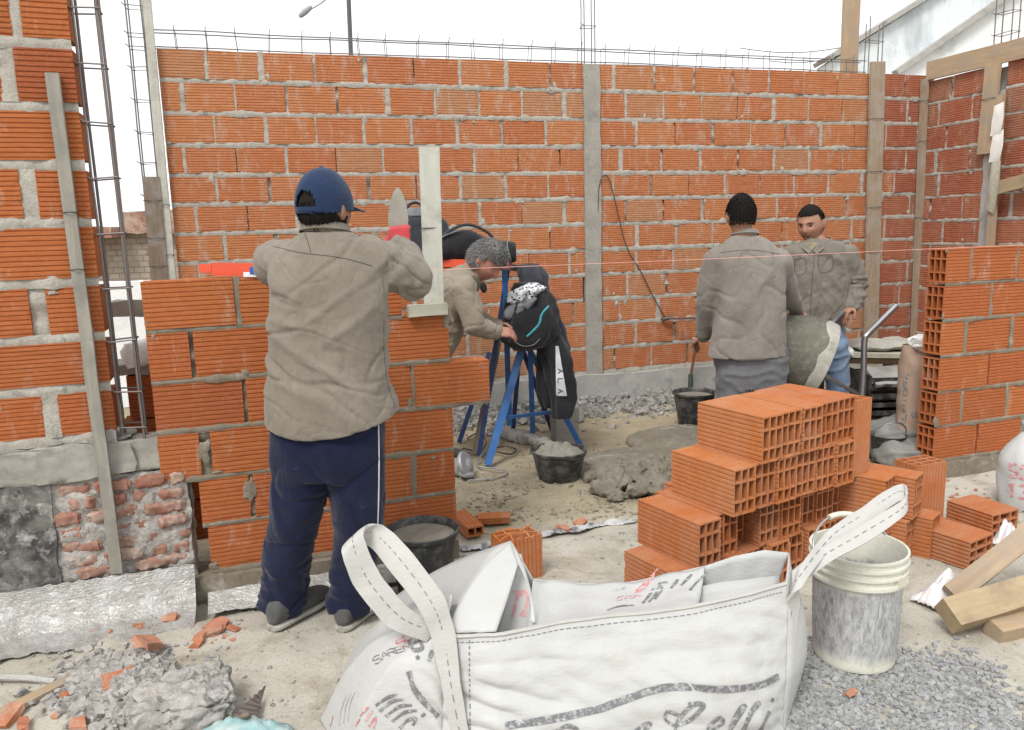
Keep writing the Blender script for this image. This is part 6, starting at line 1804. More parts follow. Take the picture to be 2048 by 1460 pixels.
# ---------------------------------------------------------------- grey-haired man bending behind the white post
def bending_man():
    t = thing('person', 'grey-haired worker bending forward behind the white guide post', 'person', V(D(850, 700, 4.6).x, 4.6, 0))
    Y = 4.55; d = lambda x, y, dy=0.0: D(x, y, Y + dy)
    hip, ch, sh, nk = d(845, 715, .06), d(886, 640, .03), d(922, 562, 0), d(944, 538, -.02)
    ax = (sh - hip).normalized(); side = Vector((.12, 1, 0)).normalized(); fwd = ax.cross(side).normalized()
    if fwd.z > 0: fwd = -fwd
    def s_(c, hw, dp): return (c, side * hw, fwd * dp, 2.5)
    S = [s_(hip - ax * .06, .20, .15), s_(hip + ax * .05, .195, .15), s_(ch, .19, .145), s_(ch.lerp(sh, .6), .205, .135), s_(sh, .20, .115), s_(sh.lerp(nk, .6), .13, .085), s_(nk, .07, .065)]
    rs, re, rw = d(928, 575, -.17), d(948, 648, -.20), d(988, 664, -.10)
    ls, le, lw = d(925, 580, .18), d(955, 650, .20), d(1000, 652, .12)
    mb = MB(); loft(mb, S, 40, sub=4)
    for a, b, c in ((rs, re, rw), (ls, le, lw)): limb(mb, [a, a.lerp(b, .5), b], [.080, .074, .068], 18, 6); limb(mb, [b, c], [.068, .05], 18, 6)
    e0 = d(905, 640, -.1); e1 = d(902, 690, -.1); limb(mb, [e0, e1], [.05, .022], 12, 4)
    me = solidify(mb, .009, 5); displace(me, lambda p, n: .008 * crease(p, 5, 6.3, .12, (1, .8, 1)) - .007 * crease(p, 7, 2.3, .06, (1, .8, 1.3)) + .006 * fbm(p * 8, 3) - .004); part_of(me, 'shirt', 'khaki_c', t)
    H = Head(d(972, 522, -.03), (.62, -.25, -.72), up=(.62, -.15, .72), k=1.03)
    mb = MB(); loft(mb, shrink(S, .82), 24, sub=2); limb(mb, [rs, re, rw], [.05, .045, .03]); limb(mb, [ls, le, lw], [.05, .045, .03])
    al, ar = V(hip.x - .02, hip.y - .12, .07), V(hip.x + .04, hip.y + .14, .07)
    limb(mb, [hip - V(0, .1, 0), al + V(0, 0, .4), al], [.08, .06, .045]); limb(mb, [hip + V(0, .1, 0), ar + V(0, 0, .4), ar], [.08, .06, .045])
    limb(mb, [nk, H.c - V(.015, 0, .02)], [.06, .058]); H.mesh(mb)
    hand(mb, rw, (.9, .1, -.05), (0, .6, -.8), (.1, .8, .5), .55); hand(mb, lw, (.9, -.1, -.05), (0, -.6, -.8), (.1, -.8, .5), .55)
    part_of(solidify(mb, .006, 2), 'body', 'skin_c', t)
    H.shell('hair', 'hair_grey', t, lambda q, p: (p.z > .040 or (q.y < .15 and p.z > -.06)) and not (abs(q.x) > .93 and q.z < .12), lambda q: .010 + .006 * max(0, q.z), rough=.004, seed=9)
    strands(H, t, lambda q, p: (p.z > .040 or (q.y < .15 and p.z > -.065)) and not (abs(q.x) > .93 and q.z < .10), 11000, .022, lambda d: (d.x * .4, -.5, -.6), 'hair_grey', 8, .012, .0018)
    mb = MB(); limb(mb, [hip, al + V(0, 0, .4), al], [.11, .085, .07], 16, 5); limb(mb, [hip + V(0, .1, 0), ar + V(0, 0, .4), ar], [.11, .085, .07], 16, 5); blob(mb, hip, (.15, .19, .13), None, 0)
    part_of(solidify(mb, .012, 4), 'trousers', 'grey_trouser', t)
    shoe(t, al - V(.08, 0, 0), (1, -.1, 0)); shoe(t, ar - V(.08, 0, 0), (1, .1, 0))
    mb = MB(); c = H.at((.03, .105, -.105)); blob(mb, c, (.022, .02, .028), None, .3, 3, 2, (10, 8)); mb.build('face_mask', 'black_cloth', t)
bending_man()

# ================================================================ tools and gear
# ---- white guide post on the low wall, with its plank foot
def guide_post():
    t = thing('guide_post', 'white painted guide post standing on the low wall', 'post', w1(1.10, .06, 1.09))
    Yp = 3.30
    board('post', D(868, 628, Yp), D(858, 294, Yp), .082, .03, 'wood_white', t, up=(.2, -1, 0))
    board('brace', D(842, 600, Yp + .06), D(850, 520, Yp + .06), .05, .025, 'wood_lime', t, up=(.2, -1, 0))
    a, b = w1(1.0, -.012, 1.108), w1(1.17, -.012, 1.108); board('foot_plank', a, b, .05, .045, 'wood_lime', t, up=N1, step=.02, amp=.004)
    mb = MB(); c = D(863, 456, Yp - .016); mb.tube([c - F1.to_3x3() @ Vector((.042, 0, 0)), c + F1.to_3x3() @ Vector((.042, 0, 0))], .0022, 5); mb.build('string_wrap', 'wire', t)
guide_post()
# ---- red spirit level behind the low wall top
simple('level_red', (.72, .095, .045), .45, 0, .4, 10, (.60, .10, .06))
simple('level_blue', (.03, .10, .36), .4); simple('level_white', (.75, .75, .75), .5); simple('level_black', (.02, .02, .02), .5)
def spirit_level():
    Y = 3.06; a, b = D(398, 538, Y), D(560, 540, Y + .05); t = thing('spirit_level', 'red spirit level resting on the low wall at its left end', 'level', (a + b) / 2)
    z = Vector((0, 0, 1))
    board('bar', D(424, 538, Y), b, .050, .024, 'level_red', t, up=N1, amp=.0004)
    board('end_cap', D(400, 537, Y), D(424, 537, Y), .034, .02, 'level_red', t, up=N1, amp=.0003)
    board('vial_housing', D(500, 541, Y - .018), D(512, 541, Y - .018), .028, .012, 'level_blue', t, up=N1, amp=.0003)
    board('stand_block', D(488, 549, Y - .012), D(526, 549, Y), .018, .03, 'level_white', t, up=N1, amp=.0003)
spirit_level()
# ---- mason's line
simple('line_pink', (.85, .42, .36), .6)
mb = MB(); mb.tube([w1(1.10, -.02, 1.272), w1(2.4, -.018, 1.2705), w1(3.86, -.016, 1.275), w1(5.6, -.016, 1.275)], .0011, 5); solo('string_line', 'taut pink mason string running to the right low wall', 'string', mb, 'line_pink')
# ---- wire loop hanging on the back wall, dangling string and tap pipe
def wall_wire():
    q = lambda x, y, o=-.012: F2 @ ((_F2i @ D(x, y, 6.2)) * 1.0)
    def P(x, y):
        r = ray(x, y); n = F2.to_3x3() @ Vector((0, 1, 0)); o = F2 @ Vector((0, -.02, 0)); k = (o - CAM).dot(n) / r.dot(n); return CAM + r * k
    mb = MB(); pts = path([P(1196, 425), P(1198, 375), P(1206, 352), P(1218, 358), P(1232, 410), P(1252, 490), P(1280, 540), P(1305, 590), P(1330, 634)], 5); mb.tube(pts, .004, 6)
    solo('hanging_wire', 'dark wire looping down from the concrete column of the back wall', 'wire', mb, 'wire')
    t = thing('water_tap', 'rusty water pipe with a tap beside the back wall', 'tap', P(1380, 800))
    a = P(1322, 637); off = N2 * .16; b = P(1376, 632) + off; c = D(1381, 790, b.y); mb = MB(); mb.tube([a, a.lerp(b, .5), b], .010, 8); mb.build('pipe', 'rusty', t)
    mb = MB(); mb.tube([b, b + V(.012, 0, -.01), V(b.x + .012, b.y, b.z - .04), V(c.x, b.y, .22)], .012, 8); mb.build('pipe', 'rusty', t)
    mb = MB(); mb.tube([V(c.x, b.y, .24), V(c.x, b.y, .16), V(c.x, b.y, .04)], [.02, .022, .014], 8); mb.build('hose_end', 'hose_green', t)
    mb = MB(); k = D(1389, 681, b.y - .02); mb.tube([V(b.x + .012, b.y, k.z), k], .010, 8); mb.build('tap_body', 'steel', t)
    mb = MB(); mb.tube([k + V(-.02, 0, .016), k + V(.02, 0, .016)], .006, 6); mb.build('tap_handle', 'steel', t)
    mb = MB(); k = P(1334, 635) + N2 * .03; mb.tube([k + V(-.05, 0, -.01), k + V(.03, 0, .005)], .016, 8); mb.build('elbow', 'wire', t)
simple('rusty', (.16, .075, .055), .8, .2, .3, 30, (.26, .14, .10)); simple('hose_green', (.05, .075, .055), .6)
wall_wire()

# ---- blue scaffold trestle hung with bags and clothes
simple('blue_paint', (.035, .13, .36), .45, 0, .4, 16, (.06, .17, .38), .45, .7)
simple('blue_dark', (.022, .045, .15), .5, 0, .4, 16, (.05, .07, .14))
def trestle():
    t = thing('scaffold_trestle', 'blue steel scaffold trestle hung with bags and jackets', 'trestle', G(1065, 920))
    def bar(name, a, b, w=.034, mat='blue_paint', h=.034): mb = MB(); mb.bar(a, b, w, h, up=(0, 1, .2)); mb.build(name, mat, t)
    g = lambda x, y: G(x, y) + V(0, 0, .0)
    ap = D(1046, 690, 4.86); bar('leg', g(975, 930), ap, .046); bar('leg', g(1165, 898), D(1054, 690, 4.88))
    ap2 = D(1040, 690, 5.15); bar('leg', g(1066, 882), D(1060, 690, 5.1)); bar('leg', V(-.01, 5.30, 0), ap2, .03, 'blue_dark')
    bar('leg', g(1105, 862), D(1042, 690, 5.12), .032, 'blue_dark')
    bar('cross_brace', D(1006, 836, 4.72), D(1104, 824, 4.95), .022, 'blue_paint', .01)
    bar('head_beam', D(1030, 692, 4.80), D(1066, 690, 5.2), .05)
    bar('upright', D(1019, 850, 4.98), D(1009, 533, 4.86), .036); bar('upright', D(1056, 700, 4.98), D(1052, 540, 4.9), .03)
    bar('top_rail', D(1000, 534, 4.86), D(1078, 538, 4.92), .04, 'steel', .02)
    # second trestle at the left, half hidden
    u = thing('scaffold_trestle', 'dark blue trestle half hidden behind the bending worker', 'trestle', G(930, 890))
    for a, b in (((918, 885), (950, 790)), ((958, 910), (992, 690))):
        mb = MB(); p = G(*a); q = D(b[0], b[1], p.y + .05); mb.bar(p, p + (q - p) * 1.9, .03, .03, up=(0, 1, .2)); mb.build('leg', 'blue_dark', u)
    mb = MB(); a = D(880, 527, 5.0); b = D(905, 528, 5.0); mb.bar(a, b, .05, .05); mb.build('head_beam', 'blue_dark', u)
    # mud-caked prop standing behind
    o = board('timber_prop', G(952, 905), D(1004, 640, 5.05), .05, .04, 'wood_dark', up=(0, -1, .2)); tag(o, 'mud-caked dark timber leaning beside the blue trestle', 'board')
    # red beam on top
    o = board('scaffold_beam', D(868, 524, 4.95), D(1016, 530, 4.80), .07, .05, 'level_red', up=(0, 0, 1)); tag(o, 'red painted beam lying across the tops of the trestles', 'beam')
trestle()
def limp(n, k, seed):
    return lambda p, dv, tt, a: dv * (k * math.sin(a * n + seed + 1.2 * n1(tt * .9, seed)) * min(1, tt * .8) + k * .6 * n1(math.cos(a) * 3, math.sin(a) * 3, tt * 2 + seed))
def hanging():
    # black backpack lying on the beam
    t = thing('backpack', 'black backpack lying on the red beam behind grey hair', 'backpack', D(930, 520, 4.95)); mb = MB()
    c = D(930, 492, 4.97); loft(mb, [(c + V(-.16, 0, -.06), V(0, .10, 0), V(0, 0, .04)), (c + V(-.13, 0, -.01), V(0, .13, 0), V(0, 0, .09)), (c, V(0, .14, 0), V(0, 0, .105)), (c + V(.12, 0, -.02), V(0, .13, 0), V(0, 0, .08)), (c + V(.19, 0, -.05), V(0, .09, 0), V(0, 0, .04))], 28, 2.6, .018, 9, 3, sub=6)
    mb.build('pack', 'black_cloth', t, angle=180)
    mb = MB(); mb.tube(path([c + V(-.14, -.12, .05), c + V(-.06, -.12, .11), c + V(.04, -.1, .13), c + V(.15, -.08, .08), c + V(.19, -.06, .02)], 5), .010, 6); mb.build('strap', 'charcoal_cloth', t)
    mb = MB(); mb.tube(path([c + V(-.16, -.10, .0), c + V(-.13, -.13, .06), c + V(-.02, -.12, .10)], 5), .004, 6); mb.build('cord', 'grey_cloth', t)
    # rolled black bundle
    t = thing('rolled_bundle', 'black rolled bundle on the beam right of the grey hair', 'bundle', D(1015, 505, 4.85)); c = D(1013, 505, 4.86); mb = MB()
    loft(mb, [(c + V(-.13, 0, .0), V(0, .05, 0), V(0, 0, .055)), (c + V(-.11, 0, 0), V(0, .065, 0), V(0, 0, .066)), (c + V(.03, 0, 0), V(0, .066, 0), V(0, 0, .067)), (c + V(.06, 0, 0), V(0, .05, 0), V(0, 0, .054))], 24, 2.3, .006, 14, sub=5); mb.build('roll', 'black_cloth', t, angle=180)
    for dx in (-.045, .015):
        mb = MB(); mb.tube([c + V(dx + .01 * math.sin(a * 2), .070 * math.cos(a), .071 * math.sin(a)) for a in [2 * math.pi * k / 20 for k in range(21)]], .004, 6); mb.build('cord', 'grey_cloth', t)
    # black backpack hanging with teal piping
    t = thing('backpack', 'black backpack with teal zip hanging from the blue trestle', 'backpack', D(1060, 690, 4.70)); mb = MB()
    c = D(1062, 640, 4.70); d = lambda x, y: D(x, y, 4.70)
    loft(mb, [(d(1052, 565), V(.06, 0, 0), V(0, .05, 0)), (d(1060, 590), V(.13, 0, 0), V(0, .09, 0)), (d(1062, 630), V(.165, 0, 0), V(0, .12, 0)), (d(1058, 668), V(.165, 0, 0), V(0, .12, 0)), (d(1056, 690), V(.12, 0, 0), V(0, .09, 0)), (d(1055, 700), V(.05, 0, 0), V(0, .04, 0))], 44, 2.6, .016, 10, 5, sub=6, fold=limp(7, .06, 3))
    pk = mb.build('pack', 'black_cloth', t, angle=180)
    trace('teal_zip', pk, [(1097, 613), (1084, 628), (1078, 648), (1066, 662), (1054, 673)], .007, 'teal_zip', t, 6, .002)
    trace('pocket_zip', pk, [(1030, 684), (1046, 692), (1066, 690), (1080, 678)], .003, 'grey_cloth', t, 6, .002)
    trace('side_strap', pk, [(1018, 640), (1014, 660), (1020, 685)], .006, 'charcoal_cloth', t, 6, .002)
    # grey and patterned cloth on top of it
    t = thing('folded_cloth', 'grey cloth with black and white pattern stuffed above the hanging backpack', 'cloth', D(1055, 590, 4.62)); mb = MB(); e = lambda x, y: D(x, y, 4.64)
    loft(mb, [(e(1062, 566), V(.03, 0, 0), V(0, .03, 0)), (e(1054, 578), V(.085, 0, .01), V(0, .07, 0)), (e(1050, 592), V(.09, 0, .02), V(0, .075, 0)), (e(1048, 600), V(.06, 0, .02), V(0, .06, 0))], 40, 2.3, .030, 14, 2, sub=6, fold=limp(7, .22, 2)); mb.build('patterned_cloth', 'patterned', t, angle=180)
    mb = MB(); loft(mb, [(e(1050, 594), V(.07, 0, .02), V(0, .06, 0)), (e(1046, 606), V(.085, 0, .03), V(0, .075, 0)), (e(1042, 622), V(.06, 0, .03), V(0, .06, 0)), (e(1036, 634), V(.02, 0, .01), V(0, .03, 0))], 40, 2.3, .022, 12, 7, sub=6, fold=limp(6, .22, 6)); mb.build('grey_cloth', 'grey_cloth', t, angle=180)
    # charcoal jacket draped over the rail
    t = thing('jacket', 'charcoal jacket draped over the trestle rail above the backpack', 'jacket', D(1070, 600, 4.80)); mb = MB(); f = lambda x, y: D(x, y, 4.80)
    loft(mb, [(f(1060, 528), V(.05, 0, 0), V(0, .03, 0)), (f(1062, 545), V(.075, 0, .0), V(0, .06, 0)), (f(1076, 590), V(.075, 0, 0), V(0, .07, 0)), (f(1098, 640), V(.07, 0, 0), V(0, .07, 0)), (f(1112, 690), V(.07, 0, 0), V(0, .06, 0)), (f(1118, 720), V(.05, 0, 0), V(0, .05, 0))], 40, 2.2, .016, 9, 4, sub=6, fold=limp(6, .20, 2)); mb.build('cloth', 'charcoal_cloth', t, angle=180)
    # black trousers hanging with white stripe
    t = thing('track_trousers', 'black track trousers with white stripe hanging from the trestle', 'trousers', D(1115, 850, 4.72)); g = lambda x, y, k=0: D(x, y, 4.72 + k)
    mb = MB(); loft(mb, [(g(1092, 640), V(.05, 0, 0), V(0, .05, 0)), (g(1106, 690), V(.085, 0, 0), V(0, .06, 0)), (g(1120, 740), V(.09, 0, 0), V(0, .055, 0)), (g(1128, 790), V(.085, 0, 0), V(0, .05, 0)), (g(1126, 830), V(.06, 0, 0), V(0, .04, 0)), (g(1124, 836), V(.05, 0, 0), V(0, .03, 0))], 40, 2.3, .012, 9, 8, sub=6, fold=limp(5, .16, 5)); lg = mb.build('leg_cloth', 'black_cloth', t, angle=180)
    mb = MB(); loft(mb, [(g(1092, 690, .06), V(.05, 0, 0), V(0, .04, 0)), (g(1090, 740, .06), V(.055, 0, 0), V(0, .045, 0)), (g(1090, 790, .06), V(.05, 0, 0), V(0, .04, 0)), (g(1094, 815, .06), V(.035, 0, 0), V(0, .03, 0))], 36, 2.3, .010, 9, 1, sub=6, fold=limp(5, .18, 9)); mb.build('leg_cloth', 'black_cloth', t, angle=180)
    bv = surface(lg); mb = MB()
    rows = []
    for k in range(17):
        y = lerp(692, 792, k / 16); xl = lerp(1111, 1112, k / 16); xr = lerp(1117, 1134, k / 16); row = []
        for j in range(5):
            h = bv.ray_cast(CAM, ray(lerp(xl, xr, j / 4), y).normalized())
            if h[0] is not None: row.append(h[0] + (CAM - h[0]).normalized() * .006)
        if len(row) == 5: rows.append(row)
    if len(rows) > 2: mb.rings(rows, False, closed=False); mb.build('white_stripe', 'stripe_white', t)
    mb = MB()
    for (ch, y) in (('A', 778), ('L', 757), ('A', 738)):
        for st in GLY[ch]:
            pts = []
            for q in st:
                h = bv.ray_cast(CAM, ray(1116 + 10 * q[1], y + 8 * q[0]).normalized())
                if h[0] is not None: pts.append(h[0] + (CAM - h[0]).normalized() * .009)
            if len(pts) > 1: mb.tube(pts, .0025, 5)
    s_ = mb.build('printed_word', 'black_cloth', t); s_['kind'] = 'stuff'
    # dark jacket on a hook left of the white post
    t = thing('jacket', 'dark grey jacket hanging beside the white post behind the trowel', 'jacket', D(845, 520, 5.1)); h = lambda x, y: D(x, y, 5.1)
    mb = MB(); loft(mb, [(h(836, 424), V(.05, 0, 0), V(0, .04, 0)), (h(838, 432), V(.11, 0, 0), V(0, .06, 0)), (h(842, 450), V(.15, 0, 0), V(0, .08, 0)), (h(845, 490), V(.17, 0, 0), V(0, .09, 0)), (h(850, 530), V(.17, 0, 0), V(0, .09, 0))], 40, 2.4, .010, 8, 4, sub=6, fold=limp(6, .10, 1)); mb.build('cloth', 'charcoal_cloth', t, angle=180)
    mb = MB(); loft(mb, [(h(833, 416), V(.055, 0, 0), V(0, .045, 0)), (h(834, 424), V(.075, 0, 0), V(0, .055, 0)), (h(835, 432), V(.085, 0, 0), V(0, .062, 0))], 24, 2.4, .004, 9, sub=4); mb.build('collar', 'grey_cloth', t, angle=180)
    mb = MB(); mb.tube(path([h(815, 420), h(818, 410), h(830, 405), h(842, 410), h(845, 420)], 5), .010, 7); mb.build('hanging_loop', 'charcoal_cloth', t)
    o = board('timber_prop', V(D(850, 530, 5.16).x, 5.18, .0), h(846, 412) + V(0, .08, 0), .05, .03, 'wood_dark', up=(0, -1, 0)); tag(o, 'dark upright stake hidden behind the hanging grey jacket', 'board')
simple('teal_zip', (.05, .30, .34), .5)
def pat():
    t = NT('patterned'); v = t.coord('Object'); n = t.voro(v, 48); c = t.ramp(n, (.30, (.03, .03, .035)), (.42, (.55, .56, .58))); t.out(c, .9)
pat(); hanging()

# ---- cable, grinder and block under the trestle
def under_trestle():
    t = thing('power_saw', 'grey power saw lying behind the end of the low wall', 'power tool', G(925, 965)); c = G(922, 955)
    mb = MB(); blob(mb, c + V(.0, .02, .06), (.07, .055, .06), None, .1, 2, 3); mb.build('motor_body', 'grey_plastic', t, angle=180)
    mb = MB(); M = Matrix.Rotation(1.2, 3, 'Y') @ Matrix.Rotation(.3, 3, 'X'); mb.lathe([(0, .012), (.075, .012), (.08, .006), (.08, -.006), (.075, -.012), (0, -.012)], c + V(.03, 0, .08), 30, M); mb.build('guard_disc', 'pale_metal', t)
    mb = MB(); mb.tube(path([c + V(.0, -.04, .04), c + V(.03, -.06, .03), c + V(.07, -.02, .02)], 4), .016, 8); mb.build('handle', 'grey_plastic', t)
    for k, (pts, lab, mt) in enumerate((([(935, 965), (975, 962), (1008, 955), (1012, 945), (985, 940), (955, 935), (962, 915), (975, 900)], 'grey power cable coiling on the floor beside the power saw', 'grey_plastic'), ([(925, 900), (960, 905), (972, 885), (955, 870), (935, 880)], 'thin black cable looping near the foot of the dark trestle', 'black_plastic'), ([(985, 905), (1020, 912), (1032, 902), (1010, 896), (985, 902)], 'black cable loop lying between the trestle legs', 'black_plastic'))):
        mb = MB(); mb.tube(path([G(*p) + V(0, 0, .012) for p in pts], 6), .005, 6); solo('power_cable', lab, 'cable', mb, mt)
    a = G(1130, 885); mb = MB(); rough_box(mb, T(a.x, a.y + .02, .12) @ RZ(.3), .16, .12, .24, .03, .006, 9, 3); solo('concrete_block', 'grey concrete block standing behind the trestle leg', 'block', mb, 'concrete_column')
    for k, (x0, y0, x1, y1, s) in enumerate(((1020, 860, 1060, 905, .07), (1050, 880, 1090, 900, .05))):
        mb = MB(); p, q = G(x0, y0), G(x1, y1); rough_box(mb, T(*((p + q) / 2 + V(0, 0, .03))) @ RZ(-.9), (p - q).length, .10, s, .03, .018, 9, k * 4 + 1, rnd=.4); solo('concrete_piece', ['long broken mortar slab between the trestle legs', 'short broken mortar slab behind the mortar bucket'][k], 'rubble', mb, 'rubble', angle=60)
simple('grey_plastic', (.22, .225, .23), .5, 0, .4, 14, (.36, .36, .36)); simple('pale_metal', (.34, .345, .35), .5, .3)
under_trestle()

# ---- concrete mixer
def drum_mat():
    t = NT('mixer_drum'); v = t.coord('Object'); n = t.noise(v, 5, 7, .7); s = t.noise(t.coord('Object', (1, 1, 1)), 26, 5, .7)
    c = t.mix(t.ramp(n, (.4, 0.0), (.66, 1.0)), (.115, .107, .086), (.165, .153, .122)); c = t.mix(t.ramp(s, (.5, 0.0), (.75, .5)), c, (.33, .32, .27)); t.bump(s, .4, .005); t.out(c, .8, 0, .25)
drum_mat()
def mixer():
    Y = 4.85; c = D(1578, 715, Y); t = thing('concrete_mixer', 'cement-crusted concrete mixer drum between the two workers', 'mixer', V(c.x, Y, 0))
    A = D(1520, 676, Y); B = D(1640, 722, Y - .08); ax = (B - A).normalized(); M = ax.to_track_quat('Z', 'Y').to_matrix()
    prof = [(0, -.02), (.10, -.02), (.15, .0), (.21, .08), (.245, .20), (.25, .30), (.245, .345), (.235, .36), (.225, .35), (.21, .2), (0, .1)]
    mb = MB(); mb.lathe(prof, A + ax * .04, 44, M); mb.build('drum', 'mixer_drum', t, angle=40)
    mb = MB(); O = A + ax * .04
    def crust(u, v):
        a = u * 2 * math.pi; z0 = .29 + .05 * n1(math.cos(a) * 1.6, math.sin(a) * 1.6, 3) + .008 * n1(math.cos(a) * 7, math.sin(a) * 7, 3); z = lerp(z0, .362, v); r = lerp(.2515, .243, max(0, (z - .30) / .06)) + .004 * min(1, v * 6) + .004 * n1(math.cos(a) * 8, math.sin(a) * 8, z * 30)
        return O + M @ Vector((r * math.cos(a), r * math.sin(a), z))
    mb.grid(crust, 90, 8); mb.build('dried_crust', 'cement_dust', t, angle=180)
    def tube(nm, pts, r, mat='mixer_frame'): mb = MB(); mb.tube(pts, r, 8); mb.build(nm, mat, t)
    tube('yoke', path([A + V(-.02, .28, -.02), A + V(.10, .30, -.24), A + V(.22, .26, -.26)], 5), .022)
    for (x, y) in ((-.28, -.05), (.30, -.06), (-.25, .42), (.32, .44)): tube('leg', [A + V(.08, .22, -.18), V(A.x + .05 + x, Y + y, 0.0)], .02)
    tube('tilt_lever', [D(1688, 622, 5.02), D(1652, 660, 5.0), D(1628, 690, 4.98)], .014)
    tube('stay', [D(1648, 750, 4.9), D(1722, 792, 4.9)], .012, 'steel')
    mb = MB(); k = A + V(-.10, .25, -.05); rough_box(mb, T(*k), .22, .2, .24, .05, .003, 4, 2); mb.build('motor_box', 'mixer_frame', t)
simple('mixer_frame', (.12, .12, .13), .6, .3, .4, 14, (.25, .25, .24))
mixer()
# ---- wheelbarrow handle, table with sacks, lime bag
def right_clutter():
    Y = 4.75; t = thing('wheelbarrow', 'bent steel tube handle of an upturned wheelbarrow near the table', 'wheelbarrow', V(D(1728, 780, Y).x, Y, 0))
    a, b, c = D(1792, 612, Y + .1), D(1732, 672, Y), D(1724, 790, Y); mb = MB(); mb.tube(path([a, a.lerp(b, .6), b + V(.01, 0, .01), b + V(-.008, 0, -.03), b.lerp(c, .6), c, V(c.x - .02, Y, 0.05)], 5), .019, 10); mb.build('handle', 'steel', t)
    mb = MB()
    def tray(u, v):
        p = V(lerp(c.x - .35, c.x + .02, u), Y + .1 + v * .45, .26 - .16 * math.sin(u * math.pi) * math.sin(v * math.pi)); return p
    mb.sheet(tray, 12, 12, .004); mb.build('tray', 'mixer_frame', t)
    mb = MB(); M = Matrix.Rotation(math.pi / 2, 3, 'X'); mb.lathe([(.08, -.03), (.15, -.035), (.165, 0), (.15, .035), (.08, .03), (.08, -.03)], V(c.x - .32, Y + .2, .17), 28, M); mb.build('wheel', 'black_plastic', t)
    Yt = 5.25; t = thing('work_table', 'rough plank work table with cement on top near the corner', 'table', V(D(1770, 780, Yt).x, Yt, 0))
    z = D(1770, 702, Yt).z; xl, xr = D(1662, 700, Yt).x, D(1850, 706, Yt).x
    for k in range(3): board('table_plank', V(xl, Yt + .02 + k * .17, z - .01 * (k == 0)), V(xr, Yt - .02 + k * .17, z - .03), .155, .03, 'wood_lime', t)
    board('lower_plank', V(xl + .1, Yt + .03, z - .06), V(xr, Yt + .02, z - .08), .10, .035, 'wood_pale', t)
    for (x, y) in ((xl + .08, .05), (xr - .06, .05), (xl + .08, .38), (xr - .06, .38)): board('leg', V(x, Yt + y, 0), V(x, Yt + y, z - .03), .06, .05, 'wood_dark', t, up=(0, 1, 0))
    mb = MB(); c = V(lerp(xl, xr, .62), Yt + .14, z + .03); rough_box(mb, T(*c) @ RZ(.05), .50, .34, .055, .03, .015, 7, 3, rnd=.6); solo('cement_sack', 'flat dusty cement sack lying on the work table', 'sack', mb, 'cement_dust', angle=80)
    mb = MB(); c = V(xl + .02, Yt + .02, z + .02); rough_box(mb, T(*c) @ RZ(-.2) @ RY(.12), .30, .22, .035, .025, .014, 9, 5, rnd=.6); solo('cement_sack', 'folded white empty sack on the left end of work table', 'sack', mb, 'white_plaster', angle=80)
    # stack of dark crates below the table
    for k in range(2):
        t = thing('plastic_crate', ['upper dark plastic crate under the work table', 'lower dark plastic crate under the work table'][k], 'crate', V(lerp(xl, xr, .62), Yt - .12, .10 + .17 * (1 - k)))
        cc = V(lerp(xl, xr, .62), Yt - .05, .17 + .17 * (1 - k)); mb = MB(); w, dp, h = .44, .34, .16
        for sx in (-1, 1): mb.box(cc + V(sx * w / 2, 0, 0), .015, dp, h); 
        for sy in (-1, 1):
            for j in range(3): mb.box(cc + V(0, sy * dp / 2, -h / 2 + .02 + j * .055), w, .012, .03)
        mb.box(cc + V(0, 0, -h / 2), w, dp, .012); mb.build('basket', 'black_plastic', t, smooth=False)
    c = V(lerp(xl, xr, .60), Yt - .14, .40); mb = MB(); rough_box(mb, T(*c) @ RX(.35), .42, .28, .03, .03, .01, 7, 8, rnd=.5); solo('grey_tray', 'grey corrugated sheet lying on the dark crates', 'sheet', mb, 'concrete', angle=70)
    # grey sacks on the floor
    for k, (x, y, Yk, rx, rz_) in enumerate(((1795, 850, 4.62, .22, .11), (1818, 895, 4.42, .20, .075))):
        mb = MB(); p = D(x, y, Yk); loft(mb, [(V(p.x - .2, Yk, rz_ * .6), V(0, .05, 0), V(0, 0, .03)), (V(p.x - .14, Yk, rz_), V(0, .15, 0), V(0, 0, rz_ * .9)), (V(p.x + .05, Yk, rz_), V(0, .17, 0), V(0, 0, rz_)), (V(p.x + .17, Yk, rz_ * .8), V(0, .14, 0), V(0, 0, rz_ * .8)), (V(p.x + .22, Yk, rz_ * .6), V(0, .05, 0), V(0, 0, .03))], 44, 3.2, .035, 9, k * 5, sub=7, fold=limp(9, .05, 3))
        solo('cement_sack', ['grey cement sack on the floor below the crates', 'grey cement sack on the floor beside the right wall end'][k], 'sack', mb, 'sack_grey', angle=180)
    # brown paper lime bag with lettering
    Yb = 4.52; t = thing('lime_bag', 'brown paper lime bag standing behind the right low wall', 'bag', V(D(1835, 880, Yb).x, Yb, 0)); cx = D(1842, 800, Yb).x; top = D(1840, 690, Yb).z
    def surf(u, v):
        a = u * 2 * math.pi; z_ = .06 + v * (top - .06); fl = 1 - max(0, v - .82) / .18 * .55
        lean = D(1838, lerp(880, 690, v), Yb).x - cx
        r = Vector((.13 * spow(math.cos(a), .8), .09 * fl * spow(math.sin(a), .8), 0)) * (1 + .05 * n1(math.cos(a) * 2 + v * 3, math.sin(a) * 2, v * 5)); return V(cx + lean + .05 * v, Yb + .03, z_) + r + V(.008 * n1(v * 9, u * 6), .012 * n1(v * 7, u * 9, 3), 0)
    mb = MB(); mb.grid(surf, 44, 30); mb.build('paper_body', 'kraft', t, angle=180)
    mb = MB(); q = surf(.7, 1.0); blob(mb, V(cx + .02, Yb, top + .01), (.11, .07, .05), None, .5, 3, 4); mb.build('torn_top', 'paper', t, angle=180)
